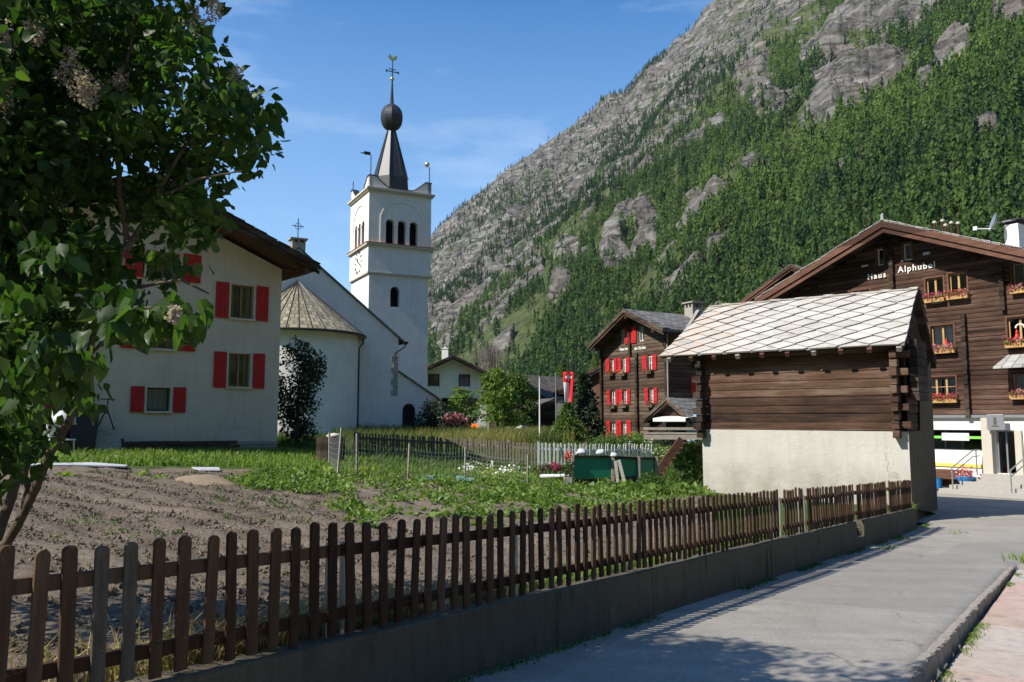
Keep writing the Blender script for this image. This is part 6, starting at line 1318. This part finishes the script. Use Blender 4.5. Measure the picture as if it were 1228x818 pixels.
bush('flowering_shrub', 'pink blossoming shrub beside the orange canvas', 'shrub', p, auto_clumps(.8, .3, 1.6, 8, .5), 1300, .15, .09, 'leaf_dark', None, .05, 1.5, extra=([(0, -.1, 1.2, .9, .6, .55)], 900, .13, .11, M['flower_pink']))
# conifers
def conifer(label, px, py, pt, Y, wid, mat, n, group='conifers by the flag', loose=.0, name='conifer'):
    p = at(px, py, Y); g = gzf(p.x, p.y); h = at(px, pt, Y).z-g; t = thing(name, label, 'conifer', (p.x, p.y, g), 0, group)
    u = RNG.uniform(0, 1, n)**.7; z = h*(.06+.94*u); whorl = np.round(u*14)/14; r_ = wid*(1.02-u)*RNG.uniform(.25, 1, n)**.5*(1+.25*np.sin(u*88)); a = RNG.uniform(0, 2*PI, n)+whorl*3
    lob = 1+.3*np.sin(a*5+whorl*20); r_ = r_*lob; P = np.stack([r_*np.cos(a), r_*np.sin(a), z-r_*.22], -1); V, F, k = leaves(P, RNG.uniform(.18, .42, n), RNG.uniform(.06, .14, n), .5, hang=.35+loose)
    npmesh('crown', V, F, M[mat], t, np.repeat(np.clip(.25+.5*r_/(wid*(1.05-u)+.01)+RNG.normal(size=n)*.15, 0, 1), k)); mb = MB(); mb.tube([(0, 0, -.3), (0, 0, h*.6), (0, 0, h*.98)], [.12, .08, .015], 7); mb.build('trunk', M['bark'], t); return t
conifer('dark pointed fir right of the banner before the tall chalet', 701, 527, 449, 50, 1.55, 'needle', 5200)
conifer('grey green bushy juniper at the foot of the banner mast', 681, 527, 483, 47.5, 1.3, 'leaf_mid', 2600, loose=.1)
for px, pt, Y, wd, lab in ((676, 432, 92, 3.2, 'bright yellow green larch standing right behind the banner'), (716, 425, 120, 3.6, 'pale green larch at the foot of the slope left of the tall chalet'), (655, 447, 100, 2.6, 'lower larch behind the two pale flagpoles')):
    conifer(lab, px, 525, pt, Y, wd, 'larch', 4200, 'larches behind the village', -.1, 'larch_tree')
# bare twiggy tree behind the young tree
p = at(590, 520, 88); g = gzf(p.x, p.y); h = at(590, 408, 88).z-g; t = thing('bare_tree', 'leafless grey twiggy tree rising behind the young green tree', 'tree', (p.x, p.y, g)); mb = MB()
mb.tube([(0, 0, 0), (.1, 0, h*.5)], [.2, .13], 7)
for i in range(46):
    a = random.uniform(0, 2*PI); z0 = h*random.uniform(.25, .5); L = h-z0; r_ = random.uniform(.1, 2.4); q = Vector((r_*math.cos(a), r_*math.sin(a), z0+L*random.uniform(.75, 1.0)-r_*.35)); m_ = Vector((.05, 0, z0)).lerp(q, .5)+Vector((r_*.25*math.cos(a), r_*.25*math.sin(a), -.2))
    mb.tube([(.05, 0, z0), m_, q], [.07, .045, .02], 5)
    for k in range(9):
        u = random.uniform(.35, 1); b = m_.lerp(q, u); d = Vector((random.gauss(0, .3), random.gauss(0, .3), random.uniform(.3, .9))); mb.tube([b, b+d*.5+Vector((random.gauss(0, .05), 0, 0)), b+d], [.022, .016, .008], 3)
mb.build('crown', M['pale_bark'], t)
# shrubs round the stair and chalet
for px, py, Y, wd, h0, n, mat, lab, gl in ((832, 572, 29.9, .8, 1.5, 2400, 'leaf_mid', 'leafy green shrub under the landing against the barn base', .11), (778, 583, 25.2, .4, .42, 800, 'leaf_mid', 'weedy green clump before the last compost panel', .10),
        (790, 545, 36, .7, .7, 1000, 'leaf_bright', 'pale flowering weeds behind the white fence near the stair', .12), (735, 540, 39, 1.2, .55, 1300, 'leaf_mid', 'tall weeds at the foot of the red shuttered chalet', .14), (765, 538, 39, .9, .7, 1200, 'leaf_bright', 'white flowering bush before the chalet annex', .14), (800, 530, 37.5, .8, 1.0, 1200, 'leaf_dark', 'dark purple bush under the scalloped awning', .14)):
    p = at(px, py, Y); p.z = gzf(p.x, p.y); bush('garden_shrub', lab, 'shrub', p, auto_clumps(wd, .2, h0, 9, wd*.55), n, gl, gl*.6, mat, 'shrubs round the stair and chalet', .03, h0, extra=([(0, 0, h0*.8, wd, wd, h0*.35)], 70, .09, .08, M['white_paint']) if 'flower' in lab else None)
# ---- ground cover (nobody could count it)
def scatter(poly, n, ymax=60., xr=(-16, 14), yr=(3.5, 46)):
    out = []; tot = 0
    while tot < n:
        X = RNG.uniform(*xr, n*4); Y = RNG.uniform(*yr, n*4); k = (X*ET[0]+Y*ET[1]) > FT+.2; X, Y = X[k], Y[k]; Z = gz(X, Y); px, py = proj(np.stack([X, Y, Z], -1)); m_ = inpoly(px, py, poly)
        out.append(np.stack([X, Y, Z], -1)[m_]); tot += m_.sum()
        if m_.sum() == 0: break
    return np.concatenate(out)[:n]
def grass(name, P, h, w_, mat, label, cat, lean=.35, tint=None):
    n = len(P); a = RNG.uniform(0, 2*PI, n); d = np.stack([np.cos(a), np.sin(a), np.zeros(n)], -1); ln = d*RNG.uniform(0, lean, n)[:, None]; hh = (h*RNG.uniform(.5, 1.2, n))[:, None]; b = np.stack([-np.sin(a+.7), np.cos(a+.7), np.zeros(n)], -1)*w_/2
    upv = np.array([0, 0, 1.]); V = np.stack([P-b, P+b, P+b*.7+(upv+ln*.6)*hh*.55, P-b*.7+(upv+ln*.6)*hh*.55, P+(upv*.95+ln*1.7)*hh], 1)
    F = (np.array([(0, 1, 2), (0, 2, 3), (3, 2, 4)])[None]+np.arange(n)[:, None, None]*5).reshape(-1, 3); tn = RNG.uniform(0, 1, n) if tint is None else tint
    return tag(npmesh(name, V.reshape(-1, 3), F, M[mat], None, np.repeat(tn, 5)), label, cat, kind='stuff')
P = scatter([(-60, 528), (340, 536), (420, 548), (470, 560), (640, 572), (640, 578), (420, 566), (330, 561), (-60, 557)], 26000); grass('lawn_grass', P, .22, .03, 'grass', 'strip of bright mown grass in front of the white house', 'grass')
P = scatter([(400, 517), (690, 524), (690, 533), (560, 538), (400, 538)], 16000, yr=(34, 56), xr=(-14, 8)); tn = np.clip(vnoise(P[:, 0]*.5, P[:, 1]*.5, 4)*1.1+RNG.normal(size=len(P))*.15, 0, 1); grass('tall_grass', P, .92, .045, 'tall_grass', 'band of tall seeding dry grass in front of the church', 'grass', .3, tn)
P = scatter([(330, 515), (420, 522), (420, 545), (335, 545)], 5000, yr=(30, 50), xr=(-14, -4)); grass('shade_grass', P, .6, .05, 'leaf_mid', 'dark rank grass in the shade by the apse', 'grass')
P = scatter([(440, 530), (660, 534), (800, 530), (840, 545), (840, 590), (690, 582), (640, 572), (440, 562)], 15000, yr=(22, 44)); grass('meadow_grass', P, .36, .04, 'leaf_mid', 'green weeds and grass among the back fences', 'grass', .5)
P = scatter([(330, 545), (400, 545), (640, 572), (860, 586), (860, 600), (690, 592), (420, 572), (330, 566)], 3800, yr=(14, 32)); grass('bed_edge_grass', P, .2, .03, 'leaf_bright', 'rough grass along the back edge of the vegetable beds', 'grass', .5)
# dry straw and weeds behind the near fence
ss = RNG.uniform(1.5, 6.2, 2600); tt = FT+.16+np.abs(RNG.normal(size=2600))*.16; X, Y = st(ss, tt); P = np.stack([X, Y, gz(X, Y)-.02], -1); P = P[fbm(ss*1.3, tt, 3, 8) > .42]; grass('straw', P, .34, .012, 'straw', 'dry straw and dead stalks behind the nearest pickets', 'straw', .9)
ss = RNG.uniform(1.5, 26, 5200); tt = FT+.14+np.abs(RNG.normal(size=5200))*.2; X, Y = st(ss, tt); P = np.stack([X, Y, gz(X, Y)-.02], -1); P = P[fbm(ss*.9, tt, 3, 18) > .52]; grass('fence_weeds', P, .22, .022, 'leaf_bright', 'weeds growing along the foot of the brown picket fence', 'weeds', .7)
# moss and weeds in the lane
ss = RNG.uniform(4, 26, 5000); tt = FT-.13-np.abs(RNG.normal(size=5000))*.05; X, Y = st(ss, tt); P = np.stack([X, Y, road_z(ss)-.01], -1); P = P[fbm(ss*1.1, tt, 3, 28) > .5]; grass('wall_foot_weeds', P, .06, .012, 'leaf_mid', 'moss and small weeds at the foot of the concrete wall', 'weeds', .9)
pts = []
for x, y, r_, k in ((1075, 647, .35, 110), (1062, 658, .25, 70), (1105, 632, .3, 60), (1008, 668, .18, 40), (1030, 655, .2, 24), (1150, 640, .3, 30)):
    c = road_at(x, y); q = RNG.normal(size=(k, 2))*np.array([r_*.9, r_*.35]); pts.append(np.stack([c.x+q[:, 0]*.7+q[:, 1]*.7, c.y+q[:, 0]*.7-q[:, 1]*.7, np.full(k, c.z-.005)], -1))
grass('road_weeds', np.concatenate(pts), .07, .018, 'grass', 'tufts of weeds sprouting from cracks in the lane', 'weeds', 1.1)
ss = RNG.uniform(3, 17.5, 3000); tt = KT-.10-np.abs(RNG.normal(size=3000))*.05; X, Y = st(ss, tt); P = np.stack([X, Y, [pave_z(s) for s in ss]], -1); P = P[fbm(ss*1.4, tt, 3, 38) > .57]; grass('kerb_weeds', P, .035, .012, 'leaf_bright', 'small weeds and dirt along the kerb and pavement', 'weeds', .9)
c = road_at(1224, 676); q = RNG.normal(size=(900, 2))*np.array([.6, .6]); P = np.stack([c.x+.8+q[:, 0]*.55, c.y+.1+q[:, 1]*.4, np.full(900, c.z)], -1); grass('verge_grass', P, .16, .02, 'grass', 'tuft of bright grass where the pavement meets the lane', 'grass', .7)
# potato rows, lettuces and flowers in the beds
def rosettes(name, P, r_, nl, L, Wd, mat, label, cat, up=.7):
    n = len(P); idx = np.repeat(np.arange(n), nl); m_ = len(idx); a = RNG.uniform(0, 2*PI, m_); rr = RNG.uniform(.1, 1, m_)**.6*r_; s_ = RNG.uniform(.6, 1.3, n)[idx]
    Q = P[idx]+np.stack([rr*np.cos(a)*s_, rr*np.sin(a)*s_, RNG.uniform(.02, 1, m_)*r_*.75*s_*(1.1-.5*rr/r_)], -1); V, F, k = leaves(Q, L*RNG.uniform(.6, 1.2, m_)*s_, Wd*RNG.uniform(.6, 1.2, m_)*s_, up); tn = np.clip(.55*RNG.uniform(0, 1, n)[idx]+.45*RNG.uniform(0, 1, m_), 0, 1)
    return tag(npmesh(name, V, F, M[mat], None, np.repeat(tn, k)), label, cat, kind='stuff')
POT = [(395, 588), (450, 582), (560, 583), (690, 590), (845, 597), (860, 612), (700, 618), (560, 640), (445, 632), (400, 606)]
P = scatter(POT, 640, yr=(8, 30)); q = np.sin((P[:, 0]*ES[0]+P[:, 1]*ES[1])*2*PI/.95+.8*np.sin(P[:, 0])); P = P[(q > -.55) & (fbm(P[:, 0]*.8, P[:, 1]*.8, 3, 4) > .43)]; rosettes('potato_plants', P, .22, 24, .12, .08, 'leaf_bright', 'leafy green potato plants in loose rows across the middle of the garden', 'potato plants')
P = scatter([(255, 578), (330, 566), (420, 570), (420, 590), (370, 592), (300, 585)], 210, yr=(12, 30)); rosettes('bean_plants', P, .18, 18, .11, .075, 'leaf_bright', 'scattered green bean plants behind the earth mound', 'bean plants')
P = scatter([(20, 546), (330, 550), (300, 560), (60, 557)], 230, yr=(14, 32)); rosettes('cabbage_plants', P, .18, 14, .12, .09, 'leaf_bright', 'row of leafy cabbages between the grass strip and the soil', 'cabbages')
P = np.concatenate([scatter([(75, 570), (195, 572), (195, 582), (75, 579)], 26, yr=(10, 30)), scatter([(150, 578), (175, 578), (175, 588), (150, 588)], 8, yr=(8, 30)), scatter([(375, 564), (440, 566), (440, 574), (380, 572)], 170, yr=(14, 34))]); rosettes('lettuce_plants', P, .16, 22, .11, .1, 'lettuce', 'yellow green lettuces dotted over the bare soil', 'lettuces')
P = scatter([(555, 561), (640, 570), (636, 579), (560, 573)], 240, yr=(18, 34)); rosettes('pale_lettuces', P[:190], .18, 20, .13, .11, 'lettuce', 'pale lettuces and flowers in the back bed before the grey fence', 'lettuces'); Q = P[222:]; V, F, k = leaves(np.repeat(Q, 9, 0)+RNG.normal(size=(len(Q)*9, 3))*np.array([.12, .12, .06])+np.array([0, 0, .22]), .08, .08, .7); tag(npmesh('white_flowers', V, F, M['white_paint'], None, np.ones(len(V))), 'small white flowers dotted among the back bed lettuces', 'flowers', kind='stuff')
P = scatter([(330, 566), (560, 572), (700, 580), (700, 590), (560, 584), (400, 580)], 190, yr=(16, 32)); rosettes('carrot_tops', P, .2, 22, .14, .05, 'leaf_bright', 'feathery green tops near the blue film and compost panels', 'vegetables')
P = scatter([(720, 586), (840, 588), (850, 597), (720, 594)], 140, yr=(16, 30)); rosettes('courgette_leaves', P, .26, 16, .2, .16, 'leaf_bright', 'broad pale leaves in front of the compost and plank stair', 'vegetables')
P = scatter([(0, 565), (400, 570), (400, 640), (60, 650), (0, 640)], 420, yr=(4, 30)); P = P[fbm(P[:, 0]*.9, P[:, 1]*.9, 3, 61) > .5]; rosettes('seedlings', P, .07, 9, .06, .03, 'leaf_mid', 'tiny green seedlings and weeds scattered over the bare soil', 'seedlings')
# clods
P = np.concatenate([scatter([(-200, 562), (400, 566), (500, 640), (450, 760), (-200, 900)], 38000, xr=(-9, 4), yr=(3.6, 26)), scatter([(380, 640), (560, 632), (900, 596), (900, 640), (500, 720)], 7000, xr=(-3, 9), yr=(5, 22))]); P[:, 2] += (fbm(P[:, 0]*2.6, P[:, 1]*2.6, 5, 3)-.5)*.10+(fbm(P[:, 0]*.7, P[:, 1]*.7, 3, 5)-.5)*.16; n = len(P); s_ = (.008+.030*RNG.uniform(0, 1, n)**6)[:, None, None]
D = np.array([(1, 0, 0), (-1, 0, 0), (0, 1, 0), (0, -1, 0), (0, 0, 1), (0, 0, -1)], float); V = P[:, None]+D[None]*s_*RNG.uniform(.5, 1.4, (n, 6, 1))+RNG.normal(size=(n, 6, 3))*s_*.25
F = (np.array([(0, 2, 4), (2, 1, 4), (1, 3, 4), (3, 0, 4), (2, 0, 5), (1, 2, 5), (3, 1, 5), (0, 3, 5)])[None]+np.arange(n)[:, None, None]*6).reshape(-1, 3); tag(npmesh('soil_clods', V.reshape(-1, 3), F, M['soil'], None, attrs={'green': np.zeros(n*6)}), 'crumbly brown clods and stones on the dug soil', 'clods', kind='stuff')
# ================================================================== THE LILAC IN THE LEFT FOREGROUND
LB = at(-22, 672, 4.85); LB.z = gzf(LB.x, LB.y)
T_ = thing('lilac_tree', 'tall dark lilac with heart shaped leaves and pale fading blossoms in the left foreground', 'tree', LB); o_ = Vector(LB)
def stem(pts, r0, r1, name='stem'):
    q = [at(x, y, d)-o_ for x, y, d in pts]; n = len(q); mb = MB(); ss = []
    for a, b in zip(q[:-1], q[1:]):
        for i in range(3): ss.append(a.lerp(b, i/3)+Vector((random.gauss(0, .008), random.gauss(0, .008), 0)))
    ss.append(q[-1]); m_ = len(ss); mb.tube(ss, [r0+(r1-r0)*(i/(m_-1))**.8 for i in range(m_)], 9); mb.build(name, M['bark'], T_, smooth=True)
stem([(-22, 690, 4.85), (22, 630, 4.8), (55, 565, 4.75), (82, 505, 4.7), (100, 440, 4.6), (125, 370, 4.55), (150, 300, 4.5), (185, 240, 4.4), (225, 170, 4.4)], .032, .011, 'trunk')
stem([(-20, 690, 4.9), (0, 640, 4.95), (18, 580, 5.0), (35, 470, 5.05), (50, 330, 5.1), (58, 200, 5.1), (65, 60, 5.1), (70, -120, 5.1)], .036, .016, 'trunk')
stem([(29, 618, 4.8), (30, 570, 4.78), (22, 540, 4.75), (5, 470, 4.7), (-20, 380, 4.7)], .022, .012)
stem([(35, 470, 5.05), (60, 380, 5.2), (66, 230, 5.3), (72, 120, 5.4), (90, -60, 5.4)], .028, .012)
stem([(150, 300, 4.5), (200, 225, 4.7), (255, 165, 4.8), (310, 125, 4.9)], .016, .006); stem([(125, 370, 4.55), (165, 345, 4.3), (215, 335, 4.0), (250, 352, 3.9)], .012, .005)
stem([(150, 300, 4.5), (140, 200, 4.4), (150, 90, 4.3), (170, -40, 4.3)], .018, .008); stem([(100, 440, 4.6), (130, 400, 4.2), (165, 370, 3.7), (225, 365, 3.4)], .012, .004); stem([(100, 440, 4.6), (75, 380, 4.3), (45, 310, 4.1), (20, 240, 4.0)], .014, .006)
stem([(50, 330, 5.1), (20, 250, 5.0), (-40, 140, 5.0)], .02, .008); stem([(185, 240, 4.4), (235, 215, 4.1), (290, 205, 4.0)], .01, .004); stem([(150, 300, 4.5), (190, 262, 4.6), (240, 240, 4.6)], .01, .004)
CROWN = [(-60, -30), (228, -30), (236, 30), (244, 62), (266, 72), (292, 98), (310, 122), (306, 150), (298, 186), (276, 212), (240, 232), (236, 290), (214, 312), (170, 330), (140, 330), (118, 372), (96, 398), (84, 448), (60, 470), (36, 510), (20, 580), (-60, 600)]
cl = []
while len(cl) < 270:
    x, y = random.uniform(-60, 345), random.uniform(-30, 640)
    if not inpoly(np.array([x]), np.array([y]), CROWN)[0]: continue
    d = random.uniform(4.0, 5.9) if x < 230 else random.uniform(4.1, 5.1)
    if len(cl) > 205 and (x > 120 or y < 120 or y > 440): continue
    if x > 105 and y > 250 and random.random() < .86: continue
    if x > 60 and y > 330 and random.random() < .5: continue
    r_ = random.uniform(.13, .25)
    p = at(x, y, d)-o_; cl.append((*p, r_, r_, r_*.85))
V0 = foliage('leaves', cl, 17500, .076, .053, M['leaf_lilac'], T_, .25, hang=.30, big=True, shell=.2)
# the crown above and left of the view
cl2 = []
for i in range(85): a = random.uniform(0, 2*PI); r_ = random.uniform(0, 2.1); cl2.append((at(60, 200, 4.9).x-o_.x+r_*math.cos(a)-.15, r_*math.sin(a)*.9+.1, random.uniform(3.3, 4.9)-r_*.25, .4, .4, .34))
for i in range(40): cl2.append((random.uniform(-2.6, -.9), random.uniform(-.8, 1.2), random.uniform(1.4, 4.2), .42, .42, .36))
for i in range(46): cl2.append((random.uniform(-3.0, -1.0)-o_.x, random.uniform(3.7, 5.9)-o_.y, random.uniform(4.5, 5.5)-o_.z, .36, .36, .3))  # extra unseen clumps added to widen the tree's shadow on the lane
cl2 = [c for c in cl2 if (lambda q: q[1] < -90 or q[0] < 130)(proj(np.array(c[:3])+np.array(o_)))]
foliage('upper_leaves', cl2, 13000, .085, .06, M['leaf_lilac'], T_, .25, hang=.3, big=True)
# hanging sprays of larger near leaves
SP = [(175, 378, 3.3), (200, 385, 3.3), (150, 362, 3.4), (218, 372, 3.3), (140, 385, 3.5), (95, 430, 3.7), (75, 455, 3.7), (60, 420, 3.8), (40, 470, 3.9), (15, 480, 3.9), (100, 470, 4.0), (20, 440, 3.6), (70, 180+230, 3.6), (300, 160, 4.3), (312, 130, 4.4), (60, 300, 3.6), (20, 350, 3.5)]
cl3 = [(*(at(x, y, d)-o_), .13, .13, .09) for x, y, d in SP]; foliage('hanging_leaves', cl3, 430, .10, .07, M['leaf_lilac'], T_, .2, hang=.6, big=True, shell=.1)
for x, y, d, r_ in ((85, 78, 4.3, .085), (100, 98, 4.25, .075), (112, 112, 4.25, .06), (236, 22, 4.6, .085), (8, 112, 4.2, .09), (44, 32, 4.2, .08), (200, 74, 4.6, .06), (88, 160, 4.4, .075), (145, 90, 4.5, .06), (282, 92, 4.6, .06), (208, 376, 3.3, .026), (255, 5, 4.6, .08), (5, 45, 4.2, .08), (90, 10, 4.4, .07)):
    p = at(x, y, d-.2)-o_; r_ *= .72; n = 260; cpos = [(p.x+random.gauss(0, r_*.35), p.y, p.z+(k-2)*r_*.55, r_*(1.05-.16*k), r_*(1.05-.16*k), r_*.7) for k in range(5)]; foliage('blossom', cpos, n, .017, .015, M['flower_lilac'], T_, .3)
# no separate tree: the added upper lilac clumps shade the fence and lane

# ================================================================== THE AIR
HZ_ = bpy.data.materials.new('haze air'); HZ_.use_nodes = True; hn = HZ_.node_tree.nodes; hn.remove(hn['Principled BSDF'])
pv = hn.new('ShaderNodeVolumePrincipled'); pv.inputs['Color'].default_value = (.72, .84, 1, 1); pv.inputs['Density'].default_value = .00003; pv.inputs['Anisotropy'].default_value = .2
HZ_.node_tree.links.new(pv.outputs[0], hn['Material Output'].inputs['Volume'])
mb = MB(); mb.box(-3400, 4200, -3100, 5100, -6, 1900); o = mb.build('haze', HZ_); o['kind'] = 'stuff'
